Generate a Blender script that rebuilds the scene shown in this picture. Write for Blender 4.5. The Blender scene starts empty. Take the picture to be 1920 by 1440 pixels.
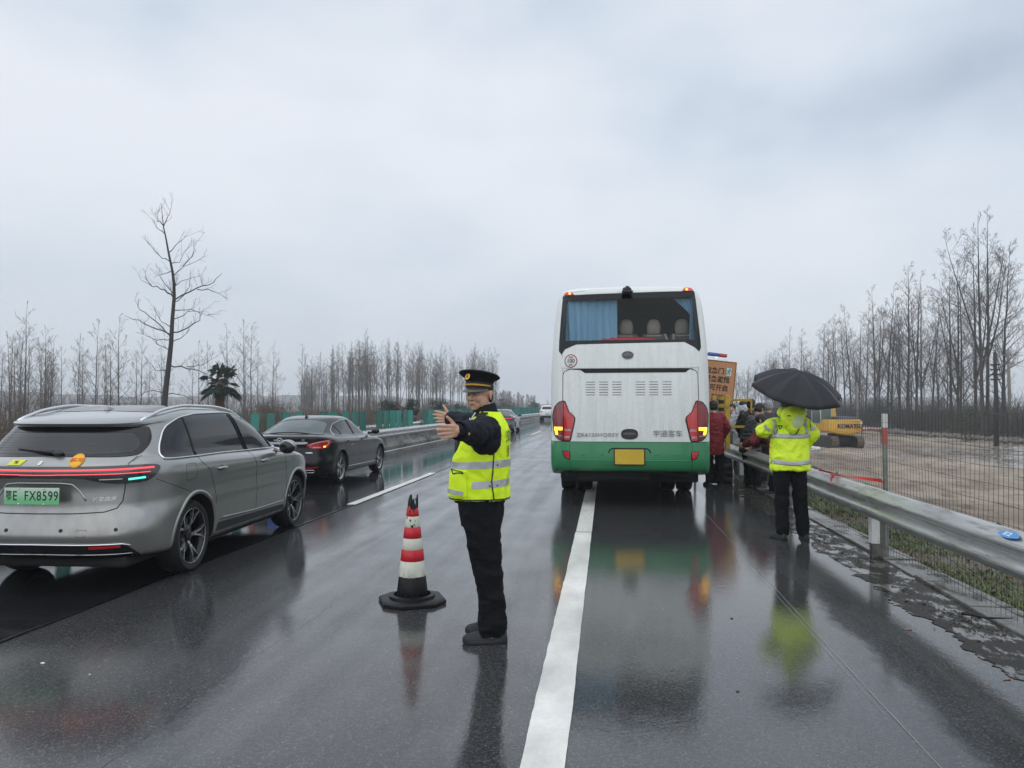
import bpy, bmesh, math, random
from mathutils import Vector, Matrix, noise
from mathutils.bvhtree import BVHTree
from mathutils.geometry import delaunay_2d_cdt
R = math.radians
sc = bpy.context.scene
col = sc.collection
# ------------------------------------------------------------------ camera
CAM_H, FPX, YH = 1.58, 1450.0, 761.0
YAW, PITCH = R(6.92), math.atan((YH-720)/FPX)
cam = bpy.data.cameras.new('camera'); cam_o = bpy.data.objects.new('camera', cam); col.objects.link(cam_o)
cam_o.location = (0, 0, CAM_H); cam_o.rotation_euler = (R(90)+PITCH, 0, YAW)
cam.sensor_width = 36; cam.lens = FPX/1920*36; cam.clip_start = .05; cam.clip_end = 6000
sc.camera = cam_o
CR = cam_o.rotation_euler.to_matrix()
# ------------------------------------------------------------------ overcast sky and a soft veiled sun
world = bpy.data.worlds.new('World'); sc.world = world; world.use_nodes = True
SUN_EL, SUN_ROT = R(52), R(200)          # rotation measured clockwise from +Y
def build_world():
    nt = world.node_tree; nt.nodes.clear(); N = nt.nodes.new; L = nt.links.new
    out = N('ShaderNodeOutputWorld'); bg = N('ShaderNodeBackground'); bg.inputs[1].default_value = 0.1
    sky = N('ShaderNodeTexSky'); sky.sky_type = 'NISHITA'; sky.sun_disc = False
    sky.sun_elevation = SUN_EL; sky.sun_rotation = SUN_ROT; sky.air_density = 1.0; sky.dust_density = 3.0
    tc = N('ShaderNodeTexCoord')
    mp = N('ShaderNodeMapping'); mp.inputs['Scale'].default_value = (1, 1, 1.9); mp.inputs['Location'].default_value = (3.1, 1.7, .4); mp.inputs['Rotation'].default_value = (0, 0, .25)
    L(tc.outputs['Generated'], mp.inputs[0])
    n1 = N('ShaderNodeTexNoise'); n1.inputs['Scale'].default_value = 1.7; n1.inputs['Detail'].default_value = 4; n1.inputs['Roughness'].default_value = .42; n1.inputs['Distortion'].default_value = .3
    L(mp.outputs[0], n1.inputs[0])
    n2 = N('ShaderNodeTexNoise'); n2.inputs['Scale'].default_value = 5.5; n2.inputs['Detail'].default_value = 5; n2.inputs['Roughness'].default_value = .45
    L(mp.outputs[0], n2.inputs[0])
    ad = N('ShaderNodeMath'); ad.operation = 'MULTIPLY_ADD'; ad.inputs[1].default_value = .28
    L(n2.outputs[0], ad.inputs[0]); L(n1.outputs[0], ad.inputs[2])
    cr = N('ShaderNodeValToRGB'); L(ad.outputs[0], cr.inputs[0])
    e = cr.color_ramp.elements
    e[0].position = .46; e[0].color = (3.8, 4.45, 5.35, 1)
    e[1].position = .77; e[1].color = (7.1, 7.4, 7.9, 1)
    m = e.new(.62); m.color = (5.7, 6.35, 7.15, 1)
    # the deck is paler towards the horizon, as far cloud always is
    sp = N('ShaderNodeSeparateXYZ'); L(tc.outputs['Generated'], sp.inputs[0])
    mr = N('ShaderNodeMapRange'); mr.inputs[1].default_value = 0.0; mr.inputs[2].default_value = .30; mr.inputs[3].default_value = .75; mr.inputs[4].default_value = 0
    mr.clamp = True; L(sp.outputs[2], mr.inputs[0])
    mx = N('ShaderNodeMix'); mx.data_type = 'RGBA'; L(mr.outputs[0], mx.inputs[0]); L(cr.outputs[0], mx.inputs[6]); mx.inputs[7].default_value = (5.95, 6.35, 6.85, 1)
    mb = N('ShaderNodeMix'); mb.data_type = 'RGBA'; mb.inputs[0].default_value = .9
    L(sky.outputs[0], mb.inputs[6]); L(mx.outputs[2], mb.inputs[7]); L(mb.outputs[2], bg.inputs[0]); L(bg.outputs[0], out.inputs[0])
build_world()
sl = bpy.data.lights.new('sun', 'SUN'); sl.energy = 1.15; sl.angle = R(140); sl.color = (1, .985, .955)
so = bpy.data.objects.new('sun', sl); col.objects.link(so)
# direction from which light comes
_d = Vector((math.sin(SUN_ROT)*math.cos(SUN_EL), math.cos(SUN_ROT)*math.cos(SUN_EL), math.sin(SUN_EL)))
so.rotation_euler = _d.to_track_quat('Z', 'Y').to_euler(); so.location = (0, 0, 40)
vs = sc.view_settings; vs.view_transform = 'Standard'; vs.look = 'None'; vs.exposure = 0.34; vs.gamma = 1; vs.use_curve_mapping = False
sc.render.engine = 'CYCLES'
cy = sc.cycles; cy.use_denoising = True; cy.max_bounces = 6; cy.diffuse_bounces = 2; cy.glossy_bounces = 3; cy.transmission_bounces = 4; cy.volume_bounces = 1
cy.transparent_max_bounces = 12; cy.caustics_reflective = False; cy.caustics_refractive = False; cy.sample_clamp_indirect = 4
try: cy.denoiser = 'OPENIMAGEDENOISE'; cy.denoising_input_passes = 'RGB_ALBEDO_NORMAL'
except Exception: pass
# ------------------------------------------------------------------ helpers
def gp(px, py, z=0.0):
    """point of the plane at height z that the photograph shows at pixel px, py (used to survey the place)"""
    d = CR @ Vector(((px-960)/FPX, (720-py)/FPX, -1.0)); t = (z-CAM_H)/d.z
    return Vector((d.x*t, d.y*t, z))
def dp(px, py, depth):
    """point at a given distance along the view axis (ground distance)"""
    d = CR @ Vector(((px-960)/FPX, (720-py)/FPX, -1.0))
    return Vector((0, 0, CAM_H)) + d*depth
_names = {}
def link(o, parent=None):
    col.objects.link(o)
    if parent is not None: o.parent = parent
    return o
def tag(o, label=None, cat=None, group=None, kind=None):
    if label: o['label'] = label
    if cat: o['category'] = cat
    if group: o['group'] = group
    if kind: o['kind'] = kind
    return o
def empty(name, loc=(0, 0, 0), rz=0.0, label=None, cat=None, group=None):
    o = bpy.data.objects.new(name, None); o.empty_display_size = .2; o.location = loc; o.rotation_euler = (0, 0, rz)
    return tag(link(o), label, cat, group)
def copy_tree(o, parent=None):
    c = o.copy(); col.objects.link(c)
    if parent is not None: c.parent = parent
    for ch in KIDS.get(o.name, []) or list(o.children): copy_tree(ch, c)
    return c
KIDS = {}
class MB:
    def __init__(s): s.v = []; s.f = []; s.m = []
    def add(s, vs_, fs_, mi=0):
        b = len(s.v); s.v.extend([tuple(p) for p in vs_]); s.f.extend([tuple(i+b for i in f) for f in fs_]); s.m.extend([mi]*len(fs_)); return s
    def box(s, c, d, rot=None, mi=0, ch=0.0):
        """box with centre c, dimensions d; ch bevels all edges"""
        x, y, z = d[0]/2, d[1]/2, d[2]/2
        if ch <= 0:
            vs_ = [(-x,-y,-z),(x,-y,-z),(x,y,-z),(-x,y,-z),(-x,-y,z),(x,-y,z),(x,y,z),(-x,y,z)]
            fs_ = [(3,2,1,0),(4,5,6,7),(0,1,5,4),(1,2,6,5),(2,3,7,6),(3,0,4,7)]
        else:
            bm = bmesh.new(); bmesh.ops.create_cube(bm, size=1, matrix=Matrix.Diagonal((d[0], d[1], d[2], 1)))
            bmesh.ops.bevel(bm, geom=bm.edges[:], offset=min(ch, .49*min(d)), segments=2, affect='EDGES', profile=.5)
            bm.verts.index_update(); vs_ = [v.co[:] for v in bm.verts]; fs_ = [[v.index for v in f.verts] for f in bm.faces]; bm.free()
        c = Vector(c)
        if rot is not None:
            if not isinstance(rot, Matrix): rot = Matrix.Rotation(rot, 3, 'Z')
            vs_ = [rot @ Vector(p)+c for p in vs_]
        else: vs_ = [Vector(p)+c for p in vs_]
        return s.add(vs_, fs_, mi)
    def tube(s, pts, r, seg=8, caps=True, mi=0, closed=False):
        """tube through pts; r a number or a list"""
        pts = [Vector(p) for p in pts]; n = len(pts)
        rs = r if isinstance(r, (list, tuple)) else [r]*n
        base = len(s.v); up = None
        for i, p in enumerate(pts):
            if closed: t = pts[(i+1) % n]-pts[i-1]
            else: t = pts[min(i+1, n-1)]-pts[max(i-1, 0)]
            if t.length < 1e-9: t = Vector((0, 0, 1))
            t.normalize()
            if up is None:
                up = Vector((0, 0, 1)) if abs(t.z) < .9 else Vector((1, 0, 0))
            a = up - t*up.dot(t)
            if a.length < 1e-6: a = Vector((1, 0, 0))-t*t.x
            a.normalize(); b = t.cross(a); up = a
            for k in range(seg):
                an = 2*math.pi*k/seg
                s.v.append(tuple(p+(a*math.cos(an)+b*math.sin(an))*rs[i]))
        m = n if closed else n-1
        for i in range(m):
            j = (i+1) % n
            for k in range(seg):
                k2 = (k+1) % seg
                s.f.append((base+i*seg+k, base+i*seg+k2, base+j*seg+k2, base+j*seg+k)); s.m.append(mi)
        if caps and not closed:
            s.f.append(tuple(base+k for k in reversed(range(seg)))); s.m.append(mi)
            s.f.append(tuple(base+(n-1)*seg+k for k in range(seg))); s.m.append(mi)
        return s
    def lathe(s, prof, c=(0, 0, 0), seg=24, axis='Z', mi=0, cap=True, ex=1.0, ey=1.0):
        """prof: list of (r, h)"""
        c = Vector(c); base = len(s.v); n = len(prof)
        for (r, h) in prof:
            for k in range(seg):
                a = 2*math.pi*k/seg; p = Vector((r*math.cos(a)*ex, r*math.sin(a)*ey, h))
                if axis == 'X': p = Vector((p.z, p.x, p.y))
                elif axis == 'Y': p = Vector((p.y, p.z, p.x))
                s.v.append(tuple(p+c))
        for i in range(n-1):
            for k in range(seg):
                k2 = (k+1) % seg
                s.f.append((base+i*seg+k, base+i*seg+k2, base+(i+1)*seg+k2, base+(i+1)*seg+k)); s.m.append(mi)
        if cap:
            s.f.append(tuple(base+k for k in reversed(range(seg)))); s.m.append(mi)
            s.f.append(tuple(base+(n-1)*seg+k for k in range(seg))); s.m.append(mi)
        return s
    def loft(s, rings, cap=True, mi=0):
        """rings: lists of equal length of points"""
        base = len(s.v); m = len(rings[0])
        for r in rings: s.v.extend([tuple(p) for p in r])
        for i in range(len(rings)-1):
            for k in range(m):
                k2 = (k+1) % m
                s.f.append((base+i*m+k, base+i*m+k2, base+(i+1)*m+k2, base+(i+1)*m+k)); s.m.append(mi)
        if cap:
            s.f.append(tuple(base+k for k in reversed(range(m)))); s.m.append(mi)
            s.f.append(tuple(base+(len(rings)-1)*m+k for k in range(m))); s.m.append(mi)
        return s
    def prism(s, poly, h0, h1, axis='Z', mi=0):
        """poly (u,v) extruded h0..h1 along axis; X: (y,z), Y: (x,z), Z: (x,y)"""
        def P(u, v, h): return {'Z': (u, v, h), 'X': (h, u, v), 'Y': (u, h, v)}[axis]
        n = len(poly)
        vs_ = [P(u, v, h0) for u, v in poly]+[P(u, v, h1) for u, v in poly]
        fs_ = [tuple(reversed(range(n))), tuple(range(n, 2*n))]+[(i, (i+1) % n, n+(i+1) % n, n+i) for i in range(n)]
        return s.add(vs_, fs_, mi)
    def ell(s, c, r, seg=12, rings=8, rot=None, mi=0):
        c = Vector(c); r = (r, r, r) if not isinstance(r, (tuple, list)) else r
        base = len(s.v); pts = []
        for i in range(1, rings):
            t = math.pi*i/rings
            for k in range(seg):
                a = 2*math.pi*k/seg; pts.append(Vector((r[0]*math.sin(t)*math.cos(a), r[1]*math.sin(t)*math.sin(a), r[2]*math.cos(t))))
        pts.append(Vector((0, 0, r[2]))); pts.append(Vector((0, 0, -r[2])))
        if rot is not None: pts = [rot @ p for p in pts]
        s.v.extend([tuple(p+c) for p in pts]); T = base+(rings-1)*seg; B = T+1
        for k in range(seg):
            k2 = (k+1) % seg
            s.f.append((T, base+k, base+k2)); s.m.append(mi)
            s.f.append((B, base+(rings-2)*seg+k2, base+(rings-2)*seg+k)); s.m.append(mi)
            for i in range(rings-2):
                s.f.append((base+i*seg+k, base+(i+1)*seg+k, base+(i+1)*seg+k2, base+i*seg+k2)); s.m.append(mi)
        return s
    def cap(s, p0, r0, p1, r1, seg=12):
        """tapered capsule"""
        p0 = Vector(p0); p1 = Vector(p1); d = (p1-p0); L = d.length
        if L < 1e-6: return s.ell(p0, r0)
        d.normalize(); q = Vector((0, 0, 1)).rotation_difference(d).to_matrix(); rings = []
        for i in range(1, 5):
            a = -math.pi/2+math.pi/2*i/4; rings.append((p0+d*(math.sin(a)*r0), math.cos(a)*r0))
        for i in range(0, 4):
            a = math.pi/2*i/4; rings.append((p1+d*(math.sin(a)*r1), math.cos(a)*r1))
        R_ = [[c+q @ Vector((math.cos(2*math.pi*k/seg)*r, math.sin(2*math.pi*k/seg)*r, 0)) for k in range(seg)] for c, r in rings]
        return s.loft(R_)
    def xf(s, M_):
        s.v = [tuple(M_ @ Vector(p)) for p in s.v]; return s
    def mesh(s, name, mats, smooth=False, angle=None):
        me = bpy.data.meshes.new(name); me.from_pydata(s.v, [], s.f)
        for m in (mats if isinstance(mats, (list, tuple)) else [mats]): me.materials.append(m)
        if any(s.m): me.polygons.foreach_set('material_index', s.m)
        if smooth:
            me.polygons.foreach_set('use_smooth', [True]*len(me.polygons))
            if angle: me.set_sharp_from_angle(angle=R(angle))
        me.update(); return me
    def build(s, name, mats, parent=None, smooth=False, angle=None, **kw):
        o = bpy.data.objects.new(name, s.mesh(name, mats, smooth, angle)); link(o, parent)
        return tag(o, **kw) if kw else o
def mesh_copy(name, me, parent=None, loc=(0, 0, 0), rot=(0, 0, 0), scale=(1, 1, 1)):
    o = bpy.data.objects.new(name, me); o.location = loc; o.rotation_euler = rot; o.scale = scale
    return link(o, parent)
def struct(o): o['kind'] = 'structure'; return o
def ev_mesh(o):
    bpy.context.view_layer.update(); dg = bpy.context.evaluated_depsgraph_get()
    return bpy.data.meshes.new_from_object(o.evaluated_get(dg))
def text_mb(body, size, ext=.002, align='CENTER', sx=1.0, shear=0.0, bold=0.0):
    cu = bpy.data.curves.new('text', 'FONT'); cu.body = body; cu.size = size; cu.extrude = ext; cu.align_x = align; cu.align_y = 'CENTER'
    cu.resolution_u = 3; cu.shear = shear; cu.offset = bold
    o = bpy.data.objects.new('lettering', cu); col.objects.link(o)
    me = ev_mesh(o); bpy.data.objects.remove(o); mb = MB()
    mb.v = [(v.co.x*sx, v.co.y, v.co.z) for v in me.vertices]; mb.f = [tuple(p.vertices) for p in me.polygons]; mb.m = [0]*len(mb.f)
    bpy.data.meshes.remove(me); bpy.data.curves.remove(cu)
    return mb
def frame(o, x, y, z=None):
    """matrix with origin o and axes x, y"""
    x = Vector(x).normalized(); y = Vector(y); z = x.cross(y).normalized(); y = z.cross(x)
    return Matrix(((x.x, y.x, z.x, o[0]), (x.y, y.y, z.y, o[1]), (x.z, y.z, z.z, o[2]), (0, 0, 0, 1)))
# ------------------------------------------------------------------ materials
MATS = {}
def mat(name, colr, rough=.6, metal=0.0, var=.12, vs_=6.0, bump=0.0, bs=40.0, coat=0.0, coat_r=.05, emit=None, es=0.0, stretch=(1, 1, 1), ior=1.5, spec=.5, dirt=None, dirt_amt=0.0, trans=0.0, alpha=1.0, rvar=.0):
    """painted, woven, cast or rusted surface: colour broken by noise, optional relief, coat and a dirt layer"""
    if name in MATS: return MATS[name]
    m = bpy.data.materials.new(name); m.use_nodes = True; nt = m.node_tree; N = nt.nodes.new; L = nt.links.new
    b = nt.nodes['Principled BSDF']; b.inputs['Roughness'].default_value = rough; b.inputs['Metallic'].default_value = metal
    b.inputs['IOR'].default_value = ior; b.inputs['Specular IOR Level'].default_value = spec
    b.inputs['Coat Weight'].default_value = coat; b.inputs['Coat Roughness'].default_value = coat_r
    if trans: b.inputs['Transmission Weight'].default_value = trans
    if alpha < 1: b.inputs['Alpha'].default_value = alpha
    tc = N('ShaderNodeTexCoord'); mp = N('ShaderNodeMapping'); mp.inputs['Scale'].default_value = stretch; L(tc.outputs['Object'], mp.inputs[0])
    n = N('ShaderNodeTexNoise'); n.inputs['Scale'].default_value = vs_; n.inputs['Detail'].default_value = 5; n.inputs['Roughness'].default_value = .6; L(mp.outputs[0], n.inputs[0])
    c = Vector(colr[:3]); mx = N('ShaderNodeMix'); mx.data_type = 'RGBA'
    mx.inputs[6].default_value = (*(c*(1-var)), 1); mx.inputs[7].default_value = (*[min(1, q) for q in c*(1+var)], 1)
    L(n.outputs[0], mx.inputs[0]); last = mx.outputs[2]
    if dirt:
        n3 = N('ShaderNodeTexNoise'); n3.inputs['Scale'].default_value = vs_*1.7; n3.inputs['Detail'].default_value = 8; n3.inputs['Roughness'].default_value = .7; L(mp.outputs[0], n3.inputs[0])
        mr = N('ShaderNodeMapRange'); mr.inputs[1].default_value = .62-dirt_amt*.35; mr.inputs[2].default_value = .72; L(n3.outputs[0], mr.inputs[0])
        md = N('ShaderNodeMix'); md.data_type = 'RGBA'; L(mr.outputs[0], md.inputs[0]); L(last, md.inputs[6]); md.inputs[7].default_value = (*dirt, 1); last = md.outputs[2]
    L(last, b.inputs['Base Color'])
    if rvar:
        mr2 = N('ShaderNodeMapRange'); mr2.inputs[3].default_value = max(0, rough-rvar); mr2.inputs[4].default_value = min(1, rough+rvar); mr2.inputs[1].default_value = .3; mr2.inputs[2].default_value = .7
        L(n.outputs[0], mr2.inputs[0]); L(mr2.outputs[0], b.inputs['Roughness'])
    if bump:
        n2 = N('ShaderNodeTexNoise'); n2.inputs['Scale'].default_value = bs; n2.inputs['Detail'].default_value = 4; L(mp.outputs[0], n2.inputs[0])
        bp = N('ShaderNodeBump'); bp.inputs['Strength'].default_value = bump; bp.inputs['Distance'].default_value = .02; L(n2.outputs[0], bp.inputs['Height']); L(bp.outputs[0], b.inputs['Normal'])
    if emit:
        b.inputs['Emission Color'].default_value = (*emit, 1); b.inputs['Emission Strength'].default_value = es
    MATS[name] = m; return m
black_plastic = mat('black plastic', (.018, .018, .02), .45, bump=.15, bs=90)
black_gloss = mat('gloss black', (.008, .008, .010), .12)
rubber = mat('rubber', (.013, .013, .014), .62, bump=.25, bs=60)
chrome = mat('chrome', (.75, .76, .78), .16, 1.0, var=.04)
dark_glass = mat('tinted glass', (.008, .010, .012), .04, var=.3, vs_=3, spec=.4)
white_paint = mat('white paint', (.72, .73, .72), .45, var=.06)
# ================================================================== wet road, shoulder, verge, field
def wet(name, base, coat=1.0, cr=(.05, .22), speck=.5, base_r=.62, fine=150.0, rip=.25, track=True, band=None, grime=None, gs=1.0, bumpd=.006, patch=.55, gr=(.50, .60)):
    """rain-soaked paving: coarse aggregate under an uneven film of water"""
    m = bpy.data.materials.new(name); m.use_nodes = True; nt = m.node_tree; N = nt.nodes.new; L = nt.links.new
    b = nt.nodes['Principled BSDF']; g = N('ShaderNodeNewGeometry'); P = g.outputs['Position']
    def nz(scale, st=(1, 1, 1), det=3, ro=.55, dist=0):
        mp = N('ShaderNodeMapping'); mp.inputs['Scale'].default_value = st; L(P, mp.inputs[0])
        n = N('ShaderNodeTexNoise'); n.inputs['Scale'].default_value = scale; n.inputs['Detail'].default_value = det; n.inputs['Roughness'].default_value = ro; n.inputs['Distortion'].default_value = dist
        L(mp.outputs[0], n.inputs[0]); return n.outputs[0]
    def rng(x, a, c, d, e):
        r = N('ShaderNodeMapRange'); r.inputs[1].default_value = a; r.inputs[2].default_value = c; r.inputs[3].default_value = d; r.inputs[4].default_value = e; L(x, r.inputs[0]); return r.outputs[0]
    def mth(op, x, y):
        q = N('ShaderNodeMath'); q.operation = op
        for i, w in enumerate((x, y)):
            if isinstance(w, (int, float)): q.inputs[i].default_value = w
            else: L(w, q.inputs[i])
        return q.outputs[0]
    def mixc(f, a, c):
        q = N('ShaderNodeMix'); q.data_type = 'RGBA'; L(f, q.inputs[0])
        for i, w in ((6, a), (7, c)):
            if isinstance(w, tuple): q.inputs[i].default_value = (*w, 1)
            else: L(w, q.inputs[i])
        return q.outputs[2]
    big = nz(.35, (1, .25, 1), 4, .6); mid = nz(2.2, (1, .45, 1), 5, .6); streak = nz(1.1, (3.2, .10, 1), 3, .5)
    c0 = tuple(q*.72 for q in base); c1 = tuple(q*1.35 for q in base)
    colr = mixc(rng(mid, .3, .7, 0, 1), c0, c1)
    colr = mixc(rng(big, .4, .62, 0, .55), colr, tuple(q*.8 for q in base))
    v = N('ShaderNodeTexVoronoi'); v.inputs['Scale'].default_value = fine; L(P, v.inputs['Vector'])
    sep = N('ShaderNodeSeparateColor'); L(v.outputs['Color'], sep.inputs[0])
    colr = mixc(rng(sep.outputs[0], .60, 1.0, 0, speck), colr, tuple(min(.5, q*3.4) for q in base))
    v2 = N('ShaderNodeTexVoronoi'); v2.inputs['Scale'].default_value = fine*.42; L(P, v2.inputs['Vector']); s2 = N('ShaderNodeSeparateColor'); L(v2.outputs['Color'], s2.inputs[0])
    colr = mixc(mth('MULTIPLY', rng(s2.outputs[1], .90, .93, 0, 1), rng(v2.outputs['Distance'], .0, .45, speck*.9, 0)), colr, (.30, .30, .29))  # rare pale cells: sparkles of the wet surface painted into the colour
    colr = mixc(rng(nz(38, (1, 1, 1), 6, .75), .42, .60, .0, patch), colr, tuple(q*.45 for q in base))
    if grime:
        gm = rng(nz(3.2*gs, (1, .5, 1), 8, .72), gr[0], gr[1], 0, 1); colr = mixc(gm, colr, grime)
    L(colr, b.inputs['Base Color']); b.inputs['Roughness'].default_value = base_r
    film = rng(mth('ADD', mth('MULTIPLY', streak, .55), mth('MULTIPLY', mid, .45)), .36, .62, 0, 1)
    rough = rng(film, 0, 1, cr[1], cr[0])
    cw = coat
    if band:
        sx = N('ShaderNodeSeparateXYZ'); L(P, sx.inputs[0])
        wob = mth('MULTIPLY', mth('SUBTRACT', nz(.55, (1, 1, 1), 3), .5), .55)
        dx = mth('ABSOLUTE', mth('SUBTRACT', mth('ADD', sx.outputs[0], wob), band[0]), 0)
        edge = mth('ADD', dx, mth('MULTIPLY', mth('SUBTRACT', nz(14, (1, .4, 1), 4), .5), .16))
        bm_ = rng(edge, band[1]*.45, band[1]*1.25, 1, 0)
        # the band fades out far up the shoulder
        ymask = rng(sx.outputs[1], 7.5, 11, 1, .25); bm_ = mth('MULTIPLY', bm_, ymask)
        cwn = mth('SUBTRACT', coat, mth('MULTIPLY', bm_, coat*.82)); L(cwn, b.inputs['Coat Weight'])
        L(mth('ADD', base_r, mth('MULTIPLY', bm_, .25)), b.inputs['Roughness'])
    elif grime:
        L(mth('SUBTRACT', coat, mth('MULTIPLY', gm, coat*.85)), b.inputs['Coat Weight'])
    else: L(rng(film, 0, 1, coat*.72, coat), b.inputs['Coat Weight'])
    L(rough, b.inputs['Coat Roughness']); b.inputs['Coat IOR'].default_value = 1.62; b.inputs['Specular IOR Level'].default_value = .06
    bp = N('ShaderNodeBump'); bp.inputs['Distance'].default_value = bumpd; bp.inputs['Strength'].default_value = .8
    L(mth('ADD', nz(fine*.8, det=2), mth('MULTIPLY', sep.outputs[0], .5)), bp.inputs['Height']); L(bp.outputs[0], b.inputs['Normal'])
    b2 = N('ShaderNodeBump'); b2.inputs['Distance'].default_value = .0010; b2.inputs['Strength'].default_value = rip
    L(mth('ADD', mth('MULTIPLY', nz(13, (1, .5, 1), 3), 1.1), mth('MULTIPLY', nz(48, (1, .7, 1), 3, .7), .8)), b2.inputs['Height']); L(b2.outputs[0], b.inputs['Coat Normal'])
    return m
def sheet(name, xs, y0, y1, z, m, ny=1, jl=0, jr=0, seed=0):
    """strip of ground between two x, edges ragged by jl and jr"""
    rd = random.Random(seed); v = []; f = []
    for j in range(ny+1):
        y = y0+(y1-y0)*j/ny
        a = xs[0]+(noise.noise(Vector((y*1.3, seed, 0)))*jl+noise.noise(Vector((y*6, seed, 3)))*jl*.5+noise.noise(Vector((y*23, seed, 3)))*jl*.28 if jl else 0)
        c = xs[1]+(noise.noise(Vector((y*1.3, seed, 7)))*jr+noise.noise(Vector((y*6, seed, 9)))*jr*.5 if jr else 0)
        v += [(a, y, z), (c, y, z)]
        if j: f.append((2*j-2, 2*j-1, 2*j+1, 2*j))
    me = bpy.data.meshes.new(name); me.from_pydata(v, [], f); me.materials.append(m)
    return struct(link(bpy.data.objects.new(name, me)))
m_road = wet('wet asphalt', (.038, .039, .041), cr=(.05, .17), rip=.6, speck=1.0)
m_lane = wet('wet dark asphalt', (.010, .011, .013), cr=(.03, .10), speck=.3, rip=.35, coat=.9)
m_shoulder = wet('wet shoulder concrete asphalt', (.040, .041, .042), cr=(.02, .07), rip=.7, band=(1.80, .15), speck=.8)
m_gutter = wet('broken wet gutter', (.11, .108, .10), cr=(.02, .10), rip=.8, grime=(.030, .026, .022), fine=60, speck=.3, gs=1.9, bumpd=.02, gr=(.43, .49))
m_kerbc = wet('wet concrete strip', (.17, .165, .15), coat=.7, cr=(.1, .35), rip=.4, grime=(.06, .058, .045), fine=80, speck=.2)
m_far = wet('wet far asphalt', (.04, .041, .043), rip=.3)
sheet('road', (-8.6, -.18), -12, 900, 0.0, m_road)
sheet('road_shoulder', (-.18, 2.62), -12, 900, 0.0, m_shoulder)
sheet('left_lane', (-7.62, -4.01), -12, 900, .004, m_lane, ny=600, jr=.03, seed=4)
sheet('opposing_road', (-20.5, -10.4), -12, 900, 0.0, m_far)
sheet('gutter', (2.33, 2.80), -6, 40, .004, m_gutter, ny=2300, jl=.17, jr=.02, seed=2)
m_line = wet('road paint', (.74, .74, .70), coat=.45, cr=(.12, .35), speck=.06, rip=.3, fine=120, base_r=.6, patch=.10)
m_line2 = wet('worn road paint', (.6, .6, .58), coat=.7, cr=(.1, .3), speck=.2, rip=.3, fine=120)
sheet('edge_line', (-.38, -.18), 1.2, 9.72, .008, m_line, ny=260, jl=.006, jr=.006, seed=5)
sheet('edge_line', (-.38, -.18), 9.75, 400, .008, m_line, ny=200, jl=.006, jr=.006, seed=6)
sheet('inner_edge_line', (-7.62, -7.45), -5, 500, .008, m_line2)
for k in range(-1, 12):
    if k == 0 : continue
    y = 11.95+15*(k-1) if k > 0 else -6
    sheet('lane_dash', (-4.11, -3.96), y, y+5.9, .012, m_line)
tar = mat('tar seam', (.008, .008, .009), .35, coat=.5)
def ragged(name, x, y0, y1, w, z, m, seed, n=400, amp=.02):
    rd = random.Random(seed); v = []; f = []
    for j in range(n+1):
        y = y0+(y1-y0)*j/n; c = x+noise.noise(Vector((y*.8, seed*3.1, 0)))*amp*1.4+noise.noise(Vector((y*11, seed*3.1, 5)))*amp*.6; h = w*(.45+1.2*abs(noise.noise(Vector((y*3, seed, 5))))+.25*rd.random())
        v += [(c-h, y, z), (c+h, y, z)]
        if j: f.append((2*j-2, 2*j-1, 2*j+1, 2*j))
    me = bpy.data.meshes.new(name); me.from_pydata(v, [], f); me.materials.append(m)
    return struct(link(bpy.data.objects.new(name, me)))
ragged('tar_seam', -4.02, -2, 60, .016, .009, tar, 1)
ragged('tar_seam', -7.66, 5, 80, .02, .009, tar, 9)
joint = mat('joint filler', (.30, .31, .31), .6)
ragged('shoulder_joint', 1.445, 2.0, 30, .0018, .004, joint, 3, amp=.004)
ragged('shoulder_joint', 1.405, 4.2, 7.6, .0014, .004, joint, 8, amp=.004)
ragged('track_ripple_line', -2.2, 2.9, 6.2, .0016, .004, tar, 21, n=500, amp=.05)  # dark line painted where the wheel-track ripple breaks the wet sheen
# pavement slab strip behind the gutter: separate concrete slabs, edges broken
rd = random.Random(5); y = -3.0; k = 0
while y < 40:
    ln = rd.uniform(.75, 1.25); mb = MB(); jz = rd.uniform(-.006, .008)
    poly = [(2.81+rd.uniform(-.01, .01), y+.008), (3.12+rd.uniform(-.02, .02), y+.01), (3.12+rd.uniform(-.02, .02), y+ln-.012), (2.81+rd.uniform(-.012, .012), y+ln-.008)]
    mb.prism(poly, -.08, .022+jz)
    o = mb.build('kerb_slab', m_kerbc); struct(o); bv = o.modifiers.new('bevel', 'BEVEL'); bv.width = .008; bv.segments = 2
    y += ln; k += 1
# shards of broken surfacing and mud clods lying in the gutter
mud = mat('gutter mud', (.07, .062, .052), .8, bump=.8, bs=50, coat=.35, coat_r=.3, var=.3)
mb = MB(); rd = random.Random(8)
for i in range(3600):
    yy = 2.5+22*rd.random()**1.6; xx = 2.60+rd.gauss(0, .10) if rd.random() < .75 else rd.gauss(2.9, .15); s_ = rd.uniform(.002, .009)*(2.2 if rd.random() < .06 else 1)
    if noise.noise(Vector((xx*1.2, yy*.9, 2))) < -.02: continue
    mb.ell((xx, yy, .006+s_*.2), (s_, s_*rd.uniform(.6, 1.2), s_*.55), 6, 4, Matrix.Rotation(rd.random()*3, 3, 'Z'))
mb.build('gutter_debris', mud, smooth=True, kind='stuff')
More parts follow.
